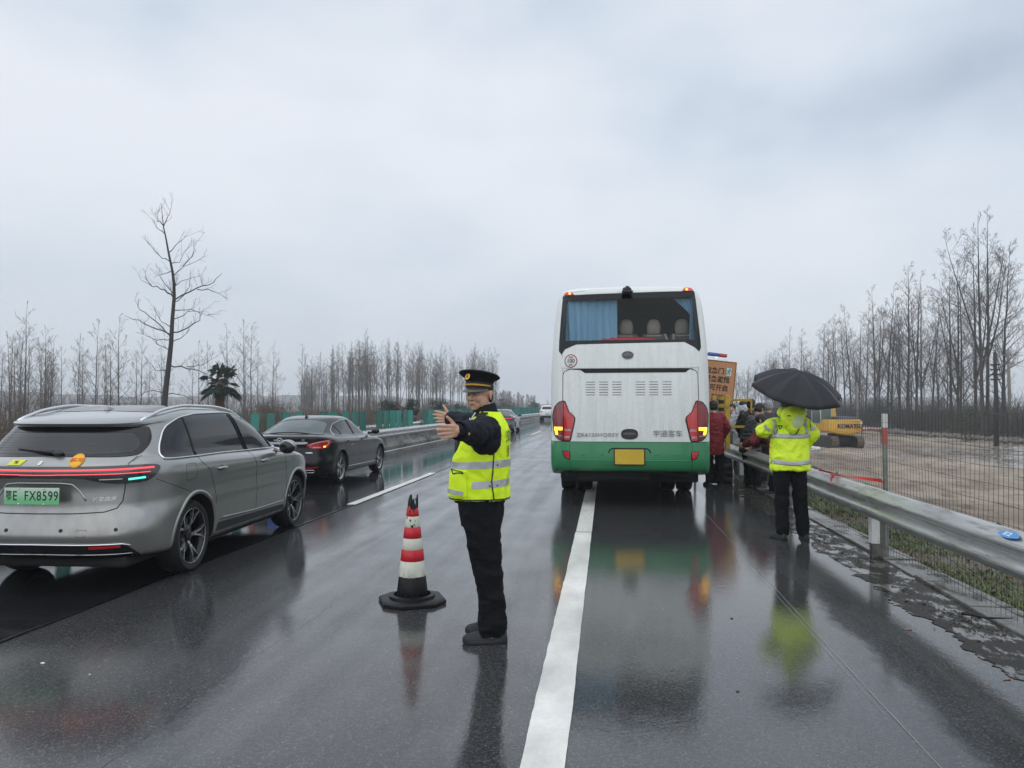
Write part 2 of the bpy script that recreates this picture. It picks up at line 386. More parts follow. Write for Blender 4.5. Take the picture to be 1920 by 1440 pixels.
# verge and embankment
def soil(name, c0, c1, c2, wetness=.5, sc_=1.0, stretch=(1, 1, 1), bumpd=.05, pud=(.50, .58)):
    m = bpy.data.materials.new(name); m.use_nodes = True; nt = m.node_tree; N = nt.nodes.new; L = nt.links.new
    b = nt.nodes['Principled BSDF']; g = N('ShaderNodeNewGeometry'); mp = N('ShaderNodeMapping'); mp.inputs['Scale'].default_value = stretch; L(g.outputs['Position'], mp.inputs[0])
    def nz(s, d=6, r=.62, src=None):
        n = N('ShaderNodeTexNoise'); n.inputs['Scale'].default_value = s*sc_; n.inputs['Detail'].default_value = d; n.inputs['Roughness'].default_value = r; L((src or mp).outputs[0], n.inputs[0]); return n.outputs[0]
    def ramp(x, a, c, d=0, e=1):
        q = N('ShaderNodeMapRange'); q.inputs[1].default_value = a; q.inputs[2].default_value = c; q.inputs[3].default_value = d; q.inputs[4].default_value = e; L(x, q.inputs[0]); return q.outputs[0]
    def mix(f, a, c):
        q = N('ShaderNodeMix'); q.data_type = 'RGBA'; L(f, q.inputs[0])
        for i, w in ((6, a), (7, c)):
            if isinstance(w, tuple): q.inputs[i].default_value = (*w, 1)
            else: L(w, q.inputs[i])
        return q.outputs[2]
    a = nz(.4); d = nz(3.5, 7, .7); e = nz(.16, 5)
    cc = mix(ramp(a, .38, .62), c0, c1); cc = mix(ramp(d, .5, .7), cc, c2); L(cc, b.inputs['Base Color'])
    w = ramp(e, pud[0], pud[1]); L(ramp(w, 0, 1, .85, .75-.6*wetness), b.inputs['Roughness'])
    q = N('ShaderNodeMath'); q.operation = 'MULTIPLY'; L(w, q.inputs[0]); q.inputs[1].default_value = wetness; L(q.outputs[0], b.inputs['Coat Weight']); b.inputs['Coat Roughness'].default_value = .12; b.inputs['Coat IOR'].default_value = 1.35
    bp = N('ShaderNodeBump'); bp.inputs['Distance'].default_value = bumpd; bp.inputs['Strength'].default_value = .8; L(d, bp.inputs['Height']); L(bp.outputs[0], b.inputs['Normal'])
    return m
m_field = soil('churned wet earth', (.14, .105, .075), (.36, .30, .235), (.08, .058, .042), .85, 1.0, (.55, .22, 1))
m_verge = soil('verge soil', (.075, .062, .043), (.11, .095, .065), (.045, .05, .022), .25, 2.5)
m_land = soil('far farmland', (.09, .08, .055), (.13, .12, .09), (.06, .065, .035), .1, .08, bumpd=.2)
def prof(x):
    pts = [(-400, -1.6), (-60, -1.4), (-27, -1.2), (-21.5, -.15), (-20.4, -.06), (2.7, -.06), (3.0, -.03), (3.7, .0), (4.3, -.12), (6.6, -1.25), (8.5, -1.32), (33, -1.3), (36, -.9), (60, -1.2), (400, -1.4)]
    for (a, za), (c, zc) in zip(pts, pts[1:]):
        if a <= x <= c:
            t = (x-a)/(c-a); return za+(zc-za)*t
    return -1.5
def terr(name, xs, ys, amp, m, fs=.8):
    v = []; f = []; nx = len(xs)
    for y in ys:
        for x in xs:
            z = prof(x)+amp(x, y)
            v.append((x, y, z))
    for j in range(len(ys)-1):
        for i in range(nx-1):
            a = j*nx+i; f.append((a, a+1, a+nx+1, a+nx))
    me = bpy.data.meshes.new(name); me.from_pydata(v, [], f); me.materials.append(m); me.polygons.foreach_set('use_smooth', [True]*len(f))
    return struct(link(bpy.data.objects.new(name, me)))
def lin(a, b, n): return [a+(b-a)*i/n for i in range(n+1)]
def fb(x, y, s, sd=0): return noise.fractal(Vector((x*s, y*s, sd)), .8, 2.1, 5)
def amp_v(x, y):
    if x < 3.1: return 0
    w = min(1, (x-3.1)/.6); berm = .38*math.exp(-((x-7.6-.6*math.sin(y*.2))/1.0)**2)
    return w*(.05*fb(x, y, 2.2)+.025*fb(x, y, 9))+berm*(1+.5*fb(x, y, 1.4))
terr('verge_slope', [2.7, 3.0, 3.1]+lin(3.2, 9.0, 70)[0:], lin(-8, 40, 400), amp_v, m_verge)
terr('dirt_field', lin(9.0, 34, 110), lin(-8, 150, 420), lambda x, y: .09*fb(x, y, .35)+.035*fb(x*.6, y*1.6, 1.7)+.05*noise.noise(Vector((x*.5, y*3.0, 1))), m_field)
terr('verge_slope', lin(2.7, 9.0, 24), lin(40, 150, 120), lambda x, y: 0 if x < 3.1 else .06*fb(x, y, 1.3), m_verge)
terr('farmland', [34+i*i*.6 for i in range(0, 26)], lin(-8, 420, 120), lambda x, y: .15*fb(x, y, .2), m_land)
terr('farmland', lin(2.7, 34, 20), lin(150, 420, 60), lambda x, y: 0 if x < 3.1 else .1*fb(x, y, .2), m_land)
terr('left_embankment', [-400, -200, -120, -90, -70]+lin(-60, -20.4, 50), lin(-8, 420, 260), lambda x, y: 0 if x > -21 else .12*fb(x, y, .5), m_verge)
# the plain out to the horizon, below everything else
mb = MB(); mb.add([(-4500, -200, -1.75), (4500, -200, -1.75), (4500, 5500, -1.75), (-4500, 5500, -1.75)], [(0, 1, 2, 3)]); struct(mb.build('ground', m_land))
mb = MB(); mb.add([(-10.4, -12, -.03), (-8.6, -12, -.03), (-8.6, 900, -.03), (-10.4, 900, -.03)], [(0, 1, 2, 3)]); struct(mb.build('median_soil', m_verge))
# far low hills, bare and grey-brown
m_hill = mat('hill scrub', (.075, .075, .06), .95, var=.35, vs_=.02)
def hills(name, pts, base, depth, m):
    """ridge through (x, y, height) points, with real slopes on both sides"""
    v = []; f = []; n = 90
    for i in range(n+1):
        t = i/n*(len(pts)-1); k = min(int(t), len(pts)-2); u = t-k
        p = Vector(pts[k]).lerp(Vector(pts[k+1]), u); h = p.z*(1+.35*noise.noise(Vector((i*.35, base, 0)))+.12*noise.noise(Vector((i*1.4, base, 4))))
        for j, (dd, hh) in enumerate(((-1, 0), (-.6, .35), (-.25, .8), (0, 1), (.3, .8), (1, 0))):
            v.append((p.x, p.y+dd*depth, -1.8+hh*h+(.03*h*noise.noise(Vector((i*.9, j*3.1, 1))) if 0 < j < 5 else 0)))
        if i:
            for j in range(5): a = (i-1)*6+j; f.append((a, a+6, a+7, a+1))
    me = bpy.data.meshes.new(name); me.from_pydata(v, [], f); me.materials.append(m); me.polygons.foreach_set('use_smooth', [True]*len(f))
    return struct(link(bpy.data.objects.new(name, me)))
hills('hill_ridge', [(-900, 560, 9), (-560, 640, 17), (-420, 700, 12), (-250, 760, 15), (-120, 900, 6), (40, 1000, 6), (200, 1000, 8)], 1, 120, m_hill)
hills('hill_ridge', [(330, 520, 6), (470, 620, 15), (700, 640, 18), (1000, 600, 14)], 2, 120, m_hill)
# grass and weeds on the verge
m_grass = mat('grass blades', (.085, .135, .035), .6, var=.45, vs_=3)
m_dry = mat('dry grass blades', (.19, .155, .085), .75, var=.35, vs_=3)
def blades(name, m, n, fx, fy, h, seed, dens, zf):
    rd = random.Random(seed); mb = MB()
    for _ in range(n):
        x = fx(rd); y = fy(rd)
        if noise.noise(Vector((x*1.1, y*.8, seed))) < dens: continue
        z = zf(x, y)-.01; hh = h*rd.uniform(.4, 1.25); a = rd.random()*6.28; l = rd.uniform(.3, 2.0)*hh; w = rd.uniform(.003, .006)*(1+y*.05)
        dx, dy = math.cos(a), math.sin(a); px, py = -dy*w, dx*w
        mb.add([(x-px, y-py, z), (x+px, y+py, z), (x+dx*l*.4+px*.7, y+dy*l*.4+py*.7, z+hh*.65), (x+dx*l*.4-px*.7, y+dy*l*.4-py*.7, z+hh*.65), (x+dx*l, y+dy*l, z+hh*.9)], [(0, 1, 2, 3), (3, 2, 4)])
    return mb.build(name, m, kind='stuff')
zv = lambda x, y: prof(x)+amp_v(x, y)
blades('verge_grass', m_grass, 36000, lambda r: 3.16+2.6*r.random()**1.5, lambda r: 2+28*r.random()**1.5, .065, 3, -.12, zv)
blades('dry_grass', m_dry, 22000, lambda r: 3.16+4.5*r.random()**1.3, lambda r: 2+34*r.random()**1.4, .060, 6, .0, zv)
m_leaf = mat('dead leaves', (.13, .085, .05), .7, var=.5, vs_=8)
rd = random.Random(17); mb = MB()
for _ in range(12000):
    x = 3.0+3.6*rd.random()**1.3; y = 2+22*rd.random()**1.4; z = zv(x, y)+.008; s_ = rd.uniform(.012, .035); M_ = Matrix.Rotation(rd.random()*6, 3, 'Z') @ Matrix.Rotation(rd.uniform(-.7, .7), 3, 'X')
    mb.add([M_ @ Vector(q)*s_+Vector((x, y, z)) for q in ((-1, 0, .2), (0, -.5, 0), (1, 0, .25), (0, .5, 0))], [(0, 1, 2, 3)])
mb.build('fallen_leaves', m_leaf, kind='stuff')
# broad-leaved weeds by the slabs
m_weed = mat('broad weed leaves', (.10, .15, .045), .5, var=.35, vs_=12)
def weed(x, y, r, seed):
    rd = random.Random(seed); mb = MB(); z = zv(x, y)
    for i in range(26):
        a = rd.random()*6.28; l = r*rd.uniform(.6, 1.1); w = l*.10; up = rd.uniform(.25, 1.0); q = []
        for k in range(5):
            t = k/4; q.append((Vector((math.cos(a)*l*t, math.sin(a)*l*t, l*up*math.sin(t*2.2)*.7)), w*math.sin(math.pi*(.12+.86*t))))
        n = Vector((-math.sin(a), math.cos(a), 0)); vv = []
        for c, ww in q: vv += [c-n*ww, c+n*ww]
        mb.add([(p.x, p.y, p.z) for p in vv], [(2*k, 2*k+1, 2*k+3, 2*k+2) for k in range(4)])
    o = mb.build('weed', m_weed); o.location = (x, y, z); return o
for i, (x, y, r, lb) in enumerate(((3.72, 5.35, .2, 'largest tuft of broad green weed leaves under the guardrail by the blue sticker'), (3.5, 6.5, .13, 'small green weed tuft behind the mesh nearest the white banded post'), (4.1, 4.9, .17, 'green weed tuft behind the mesh at the lower right corner'))):
    tag(weed(x, y, r, 40+i), lb, 'weed')
# ================================================================== guardrail, mesh fence, median barrier
galv = mat('galvanised steel', (.52, .53, .53), .36, .6, var=.22, vs_=7, stretch=(1, .15, 1.5), dirt=(.16, .14, .10), dirt_amt=.35, rvar=.1, coat=.35, coat_r=.1)
galv_dark = mat('weathered galvanised steel', (.15, .15, .145), .45, .6, var=.25, vs_=9, dirt=(.07, .06, .045), dirt_amt=.5, coat=.3, coat_r=.15)
reflect_white = mat('white reflective film', (.62, .63, .62), .35, var=.08, dirt=(.3, .3, .27), dirt_amt=.2)
bolt_m = mat('bolt zinc', (.3, .3, .3), .4, .8)
WP = [(.005, .432), (-.006, .436), (-.012, .452), (-.075, .492), (-.082, .508), (-.082, .528), (-.072, .543), (-.012, .574), (-.004, .588), (-.012, .602), (-.072, .634), (-.082, .650), (-.082, .672), (-.072, .690), (-.012, .732), (-.004, .748), (.008, .752)]
def wbeam(mb, x, y0, y1, flip=1, dz=0, n=6, t=.005, sag=0.0, wob=0.0, seed=0):
    rings = []
    for j in range(n+1):
        y = y0+(y1-y0)*j/n; w = wob*noise.noise(Vector((y*.7, seed, 0))); zz = dz+wob*.6*noise.noise(Vector((y*.5, seed, 4)))
        a = [(x+flip*px+w, y, pz+zz) for px, pz in WP]; b = [(x+flip*(px+t)+w, y, pz+zz+.0005) for px, pz in reversed(WP)]
        rings.append(a+b)
    if flip < 0: rings = [list(reversed(r)) for r in rings]
    mb.loft(list(reversed(rings)))
gr = empty('guardrail', (2.66, 8.5, 0), label='weathered steel guardrail with two ridges along the right shoulder', cat='guardrail')
def child(o, par):
    """keep world position under a parent that has only a location"""
    o.parent = par; o.location = Vector(o.location)-par.location; return o
ys = [-3.5, .5, 4.5, 8.5, 12.5, 16.5]
for i, y in enumerate(ys):
    mb = MB(); y1 = y+4.03 if i < 5 else y+2.1
    wbeam(mb, 2.70-(.005 if i % 2 else 0), y, y1, n=16, wob=.012, seed=3); child(mb.build('beam', galv, smooth=True, angle=45), gr)
    mb = MB(); mb.box((2.80, y+.02, .28), (.115, .09, .80), ch=.008); p = child(mb.build('post', galv_dark), gr)
    mb = MB(); mb.box((2.7395, y+.02, .285), (.005, .088, .27)); mb.box((2.780, y-.0275, .285), (.078, .005, .27)); b = mb.build('reflective_band', reflect_white); b.parent = p
    mb = MB(); mb.box((2.735, y+.02, .62), (.07, .10, .20), ch=.004); child(mb.build('spacer_block', galv_dark), gr)
    for dy, dz, r in ((0, 0, .014), (.14, .055, .011), (.14, -.055, .011), (-.10, .055, .011), (-.10, -.055, .011)):
        mb = MB(); mb.lathe([(r, -.012), (r, .0), (r*.5, .004)], (2.69 if not dz else 2.668, y+.02+dy, .588+dz), 6, axis='X'); child(mb.build('bolt', bolt_m), gr)
mb = MB()
rings = []
for k in range(9):
    a = math.pi*k/8; rings.append([(2.70+.16-.16*math.cos(a)+px*math.cos(a), 18.6+.16*math.sin(a)+.0, pz) for px, pz in WP]+[(2.70+.16-.16*math.cos(a)+(px+.005)*math.cos(a), 18.6+.155*math.sin(a), pz) for px, pz in reversed(WP)])
mb.loft(list(reversed(rings))); child(mb.build('end_terminal', galv, smooth=True, angle=45), gr)
# blue round sticker and chalk marks on the upper slope of the beam
blue = mat('blue sticker', (.03, .25, .62), .3, var=.08)
st = empty('sticker', (2.6555, 5.52, .7165), label='worn blue and white sticker on top of the steel guardrail', cat='sticker')
Mst = frame((0, 0, 0), (0, -1, 0), (.82, 0, .57))
Mst.translation = (-.004, 0, .009)
mb = MB(); mb.prism([(.14*math.cos(a*.3927)*(.85 if a % 3 else 1), .033*math.sin(a*.3927)) for a in range(16)], 0, .002); mb.xf(Mst).build('sticker_film', blue, st)
t = text_mb('E2', .045, .0006, bold=.001, sx=2.2); t.xf(Mst @ Matrix.Translation((-.012, 0, .0026))).build('sticker_print', white_paint, st)
t = text_mb('4512 K', .03, .0004, sx=2); t.xf(Mst @ Matrix.Translation((.34, -.004, .0012))).build('chalk_mark', white_paint, st, kind='stuff')
# mesh fence
wire = mat('fence wire', (.035, .034, .032), .5, .3, var=.3)
fp = mat('fence post paint', (.20, .22, .20), .6, var=.2, dirt=(.12, .1, .07), dirt_amt=.3)
red_refl = mat('faded red band', (.40, .10, .085), .5, var=.25)
FX = 2.97
fe = empty('wire_fence', (FX, 8.85, 0), label='dark wire mesh fence standing behind the steel guardrail', cat='fence')
def fz(y):
    s = abs(((y-8.85) % 4.35)/4.35-.5)*2          # 1 at posts, 0 between
    return 1.50+.055*noise.noise(Vector((y*.8, 1, 0)))+.02*s
def fxo(y, z): return .045*noise.noise(Vector((y*.7, z*.8, 3)))+.012*noise.noise(Vector((y*2.5, z*2, 8)))
mb = MB(); rd = random.Random(3)
y = -1.0
while y < 17.6:
    top = fz(y); lean = .02*noise.noise(Vector((y*.6, 0, 9)))
    pts = [(FX+fxo(y, z*1.0), y+lean*z+.008*noise.noise(Vector((y*9, z*2.3, 5))), z*top/1.5+.02) for z in (0, .35, .7, 1.05, 1.5)]
    mb.tube(pts, .0019, 3, caps=False); y += .075
for k in range(11):
    z = .05+1.45*(k/10)**.93
    pts = [(FX+.003+fxo(yy, z), yy, z*fz(yy)/1.5+.02+.012*noise.noise(Vector((yy*1.1, k, 2)))) for yy in lin(-1, 17.6, 150)]
    mb.tube(pts, .0019 if k not in (0, 10) else .0028, 3, caps=False)
child(mb.build('wire_mesh', wire, kind='stuff'), fe)
for i, y in enumerate((-4.2, .15, 4.5, 8.85, 13.2, 17.55)):
    mb = MB(); mb.box((FX+.04, y, .73), (.045, .04, 1.52), ch=.005); p = child(mb.build('fence_post', fp), fe)
    if i in (3, 5):
        mb = MB(); mb.box((FX+.04, y, 1.42), (.048, .043, .15)); b = mb.build('white_band', reflect_white); b.parent = p
        mb = MB(); mb.box((FX+.04, y, 1.25), (.047, .042, .18)); b = mb.build('red_band', red_refl); b.parent = p
# red ribbon tied between fence post and rail
ribbon = mat('red plastic ribbon', (.62, .03, .035), .4, var=.1)
rb = MB()
def strip(mb, pts, w, up=(0, 0, 1), th=.0015):
    up = Vector(up); pts = [Vector(p) for p in pts]; rings = []
    for i, p in enumerate(pts):
        t = (pts[min(i+1, len(pts)-1)]-pts[max(i-1, 0)]).normalized(); s_ = t.cross(up).normalized(); u = s_.cross(t)
        u = (u*math.cos(i*.35)+s_*math.sin(i*.35)); n_ = t.cross(u)
        rings.append([p-u*w/2-n_*th, p+u*w/2-n_*th, p+u*w/2+n_*th, p-u*w/2+n_*th])
    mb.loft(rings)
strip(rb, [Vector((2.60, 9.95, .79)).lerp(Vector((2.97, 8.84, .775)), t/10)+Vector((0, 0, -.012*math.sin(t/10*3.14))) for t in range(11)], .022)
strip(rb, [Vector((2.645, 9.6, .765)).lerp(Vector((2.99, 8.80, .755)), t/10) for t in range(11)], .014)
strip(rb, [(2.66, 9.5, .757), (2.615, 9.46, .74), (2.60, 9.42, .70), (2.62, 9.40, .665)], .03)
tag(rb.build('ribbon', ribbon), 'red plastic ribbon tied from the guardrail to the fence post', 'ribbon')
# median barrier with anti-glare blades
conc = wet('wet barrier concrete', (.20, .195, .18), coat=.3, cr=(.25, .5), speck=.2, fine=50, grime=(.08, .078, .07), rip=.2, gs=.5)
MX = -8.22
mbar = empty('median_barrier', (MX, 30, 0), label='long concrete median barrier carrying a steel rail and green anti-glare blades', cat='barrier')
CP = [(.28, 0), (.28, .07), (.12, .22), (.06, .46), (-.16, .46), (-.20, 0)]
y = 2.0; seg_me = None
while y < 190:
    if seg_me is None:
        mb = MB(); mb.prism(CP, .012, 3.988, axis='Y'); seg_me = mb.mesh('barrier_segment', conc); 
        # axis 'Y' prism maps (x, h, z)
    o = bpy.data.objects.new('barrier_segment', seg_me); link(o, mbar); o.location = (0, y-30, 0); y += 4.0
y = 2.0
pm = MB(); pm.box((-.02, 0, .56), (.10, .12, .22), ch=.006); pm_me = pm.mesh('rail_post', galv_dark)
bmw = MB(); wbeam(bmw, 0, 0, 4.03, n=1, flip=-1, dz=-.03); bm_me = bmw.mesh('beam', galv, smooth=True, angle=45)
while y < 190:
    o = mesh_copy('beam', bm_me, mbar, (.08, y-30, 0))
    for k in (0, 2): mesh_copy('rail_post', pm_me, mbar, (0, y-30+k+.3, 0))
    y += 4.0
g1 = mat('green anti-glare plastic', (.012, .135, .105), .5, var=.2, vs_=3, coat=.4, dirt=(.05, .10, .085), dirt_amt=.3)
g2 = mat('newer blue-green anti-glare plastic', (.018, .20, .165), .5, var=.15, vs_=3, coat=.4)
def blade(m):
    mb = MB(); w = .115; prof_ = []
    for k in range(9): a = math.pi*k/8; prof_.append((w*math.cos(a), .0+.030*math.sin(a)))
    for k in range(9): a = math.pi*k/8; prof_.append((-w*math.cos(a), .018-.012*math.sin(a) if 0 < k < 8 else .006))
    rings = [[(x, y, z) for x, y in prof_] for z in (0, .80, .845)]
    top = [(x*.86, y*.9, .862) for x, y in prof_]; rings.append(top); mb.loft(rings)
    mb.box((.0, .02, -.03), (.10, .04, .12)); return mb.mesh('glare_blade', m, smooth=True, angle=50)
blades_me = [blade(g1), blade(g2)]
tabm = MB(); tabm.box((.04, -.028, .06), (.05, .02, .03)); tabm.box((.04, -.03, .17), (.035, .02, .02)); tab_me = tabm.mesh('blade_clip', reflect_white)
rd = random.Random(12); y = 8.4; k = 0
missing = lambda q: any(a < q < b for a, b in ((21.0, 22.0), (26.7, 27.4), (32.6, 35.3), (11.2, 12.4)))
while y < 150:
    if not missing(y):
        o = mesh_copy('glare_blade', blades_me[rd.random() < .45], mbar, (-.13+rd.uniform(-.01, .01), y-30, .545), (R(rd.gauss(0, 1.2)), R(rd.gauss(0, 1.5)), R(6+rd.gauss(0, 7))))
        c = mesh_copy('blade_clip', tab_me, o)
    y += .93+rd.uniform(-.03, .03)
# the rail on the far side of the median
fr = empty('far_guardrail', (-10.3, 30, 0), label='steel guardrail on the opposing side of the planted median', cat='guardrail')
fpm = MB(); fpm.box((0, 0, .33), (.12, .12, .78)); fpm_me = fpm.mesh('post', galv_dark)
y = 6.0
while y < 170:
    mesh_copy('beam', bm_me, fr, (0, y-30, 0)); mesh_copy('post', fpm_me, fr, (.08, y-30+.3, 0)); y += 4
# ================================================================== cars
def carpaint(name, c, metal=.5, rough=.35, droplets=.15, dirt=(.12, .11, .095), dz=(.25, .75), cior=1.5):
    m = bpy.data.materials.new(name); m.use_nodes = True; nt = m.node_tree; N = nt.nodes.new; L = nt.links.new
    b = nt.nodes['Principled BSDF']; tc = N('ShaderNodeTexCoord'); O = tc.outputs['Object']
    n = N('ShaderNodeTexNoise'); n.inputs['Scale'].default_value = 9; n.inputs['Detail'].default_value = 7; n.inputs['Roughness'].default_value = .65
    mp = N('ShaderNodeMapping'); mp.inputs['Scale'].default_value = (1, 1, .35); L(O, mp.inputs[0]); L(mp.outputs[0], n.inputs[0])
    sx = N('ShaderNodeSeparateXYZ'); L(O, sx.inputs[0])
    # road spray: splashed higher where the noise lets it
    ad = N('ShaderNodeMath'); ad.operation = 'MULTIPLY_ADD'; L(n.outputs[0], ad.inputs[0]); ad.inputs[1].default_value = -.9; L(sx.outputs[2], ad.inputs[2])
    mr = N('ShaderNodeMapRange'); mr.inputs[1].default_value = dz[0]-.45; mr.inputs[2].default_value = dz[1]-.45; mr.inputs[3].default_value = .75; mr.inputs[4].default_value = 0.06; L(ad.outputs[0], mr.inputs[0])
    mx = N('ShaderNodeMix'); mx.data_type = 'RGBA'; L(mr.outputs[0], mx.inputs[0]); mx.inputs[6].default_value = (*c, 1); mx.inputs[7].default_value = (*dirt, 1); L(mx.outputs[2], b.inputs['Base Color'])
    mm = N('ShaderNodeMath'); mm.operation = 'MULTIPLY_ADD'; L(mr.outputs[0], mm.inputs[0]); mm.inputs[1].default_value = -metal*.9; mm.inputs[2].default_value = metal; L(mm.outputs[0], b.inputs['Metallic'])
    m2 = N('ShaderNodeMath'); m2.operation = 'MULTIPLY_ADD'; L(mr.outputs[0], m2.inputs[0]); m2.inputs[1].default_value = -.6; m2.inputs[2].default_value = 1.0; L(m2.outputs[0], b.inputs['Coat Weight'])
    m3 = N('ShaderNodeMath'); m3.operation = 'MULTIPLY_ADD'; L(mr.outputs[0], m3.inputs[0]); m3.inputs[1].default_value = .3; m3.inputs[2].default_value = .05; L(m3.outputs[0], b.inputs['Coat Roughness'])
    b.inputs['Roughness'].default_value = rough
    b.inputs['Coat IOR'].default_value = cior; b.inputs['Specular IOR Level'].default_value = .5 if cior > 1.4 else .2
    # beads of rain
    v = N('ShaderNodeTexVoronoi'); v.inputs['Scale'].default_value = 95; L(O, v.inputs['Vector'])
    r = N('ShaderNodeMapRange'); r.inputs[1].default_value = .0; r.inputs[2].default_value = .33; r.inputs[3].default_value = 1; r.inputs[4].default_value = 0; L(v.outputs['Distance'], r.inputs[0])
    bp = N('ShaderNodeBump'); bp.inputs['Strength'].default_value = droplets; bp.inputs['Distance'].default_value = .0015; L(r.outputs[0], bp.inputs['Height']); L(bp.outputs[0], b.inputs['Coat Normal'])
    return m
def sgnpow(a, p): return math.copysign(abs(a)**p, a)
def hull(keys, name, mats, parent, nr=26, ns=22, nf=20, sub=4, len_=4.7):
    """body from stacked plan outlines. key: dict(w, yr, yf, zr, zs, zt, zf, rl, fl, n, nf)
    zr at the rear centre, zs side at the rear wheel, zt side at the front, zf nose"""
    names = ('w', 'yr', 'yf', 'zr', 'zs', 'zt', 'zf', 'rl', 'fl', 'n', 'm')
    dflt = dict(rl=.9, fl=1.0, n=3.6, m=3.0); rows = []; last = {}
    for k in keys:
        d = dict(dflt); d.update(k); rows.append([d[q] for q in names])
    out = []
    for i in range(len(rows)-1):
        p0 = rows[max(i-1, 0)]; p1 = rows[i]; p2 = rows[i+1]; p3 = rows[min(i+2, len(rows)-1)]
        s_ = keys[i+1].get('sub', sub); sharp1 = keys[i].get('sharp'); sharp2 = keys[i+1].get('sharp')
        for j in range(s_):
            t = j/s_; r = []
            for a, b, c, d in zip(p0, p1, p2, p3):
                m1 = (c-b) if sharp1 else (c-a)/2; m2 = (c-b) if sharp2 else (d-b)/2
                # keep tangents from overshooting
                lim = 2.2*abs(c-b); m1 = max(-lim, min(lim, m1)); m2 = max(-lim, min(lim, m2))
                h = t*t; c3 = h*t
                r.append((2*c3-3*h+1)*b+(c3-2*h+t)*m1+(-2*c3+3*h)*c+(c3-h)*m2)
            out.append(r)
    out.append(rows[-1]); rings = []
    for w, yr, yf, zr, zs, zt, zf, rl, fl, n, m in out:
        half = []
        for i in range(nr):
            a = math.pi/2*(i/nr); half.append((w*math.sin(a)**(2/n) if i else 0.0, yr+rl-rl*math.cos(a)**(2/n)))
        for i in range(ns):
            t = i/ns; half.append((w, yr+rl+(yf-fl-yr-rl)*t))
        for i in range(nf+1):
            a = math.pi/2*(i/nf); half.append((w*math.cos(a)**(2/m) if i < nf else 0.0, yf-fl+fl*math.sin(a)**(2/m)))
        pts = []
        for x, y in half:
            if y < yr+rl: t = (y-yr)/rl; t = t*t*(3-2*t); z = zr+(zs-zr)*t
            elif y > yf-fl: t = (y-yf+fl)/fl; t = t*t*(3-2*t); z = zt+(zf-zt)*t
            else: t = (y-yr-rl)/(yf-fl-yr-rl); z = zs+(zt-zs)*t
            pts.append((x, y, z))
        full = pts+[(-x, y, z) for x, y, z in reversed(pts[1:-1])]
        rings.append(full)
    mb = MB(); mb.loft(rings, cap=False)
    # close bottom and top by strips across
    M_ = len(rings[0]); H = (M_)//2
    for base, flip in ((0, True), ((len(rings)-1)*M_, False)):
        for i in range(H):
            a = base+i; b = base+i+1; c = base+(M_-i-1) % M_; d = base+(M_-i) % M_
            f = [a, b, c, d]; f2 = []
            for q in f:
                if q not in f2: f2.append(q)
            if len(f2) > 2: mb.f.append(tuple(reversed(f2)) if not flip else tuple(f2)); mb.m.append(0)
    o = mb.build(name, mats, parent, smooth=True)
    bm = bmesh.new(); bm.from_mesh(o.data); bmesh.ops.remove_doubles(bm, verts=bm.verts, dist=1e-4); bmesh.ops.recalc_face_normals(bm, faces=bm.faces); bm.to_mesh(o.data)
    bvh = BVHTree.FromBMesh(bm); bm.free(); return o, bvh
def cut_wheels(o, wheels, dark, r=.40, depth=.42, w=.98):
    """real wheel wells"""
    mb = MB()
    for (y, z) in wheels:
        for s_ in (-1, 1):
            mb.lathe([(r, -depth/2), (r, depth/2)], (s_*(w-depth/2+.06), y, z), 48, axis='X')
    c = mb.build('cutter', dark, o.parent); bm = bmesh.new(); bm.from_mesh(c.data); bmesh.ops.recalc_face_normals(bm, faces=bm.faces); bm.to_mesh(c.data); bm.free()
    md = o.modifiers.new('wells', 'BOOLEAN'); md.operation = 'DIFFERENCE'; md.object = c; md.solver = 'EXACT'
    me = ev_mesh(o); o.modifiers.clear(); old = o.data; o.data = me; me.name = old.name
    if dark.name not in [m.name for m in me.materials if m]: me.materials.append(dark)
    di = [m.name for m in me.materials].index(dark.name)
    for p in me.polygons:
        ctr = p.center
        for (y, z) in wheels:
            d = math.hypot(ctr.y-y, ctr.z-z); n = p.normal
            if (abs(n.x) < .3 and abs(d-r) < .02 and (Vector((0, ctr.y-y, ctr.z-z)).normalized().dot(n) < -.8)) or (d < r and abs(ctr.x) < w-depth+.08 and abs(n.x) > .9): p.material_index = di
    me.polygons.foreach_set('use_smooth', [True]*len(me.polygons)); me.set_sharp_from_angle(angle=R(38))
    bpy.data.objects.remove(c)
def rnd(pts, r=.03, n=5):
    """fillet polygon corners"""
    out = []; N_ = len(pts)
    for i in range(N_):
        p = Vector(pts[i]); a = Vector(pts[i-1]); b = Vector(pts[(i+1) % N_])
        rr = r[i] if isinstance(r, (list, tuple)) else r
        if rr <= 0: out.append(tuple(p)); continue
        da = (a-p); db = (b-p); la = min(rr, da.length*.48); lb = min(rr, db.length*.48)
        p0 = p+da.normalized()*la; p1 = p+db.normalized()*lb
        for k in range(n+1):
            t = k/n; q = p0*(1-t)**2+p*2*t*(1-t)+p1*t*t; out.append((q.x, q.y))
    return out
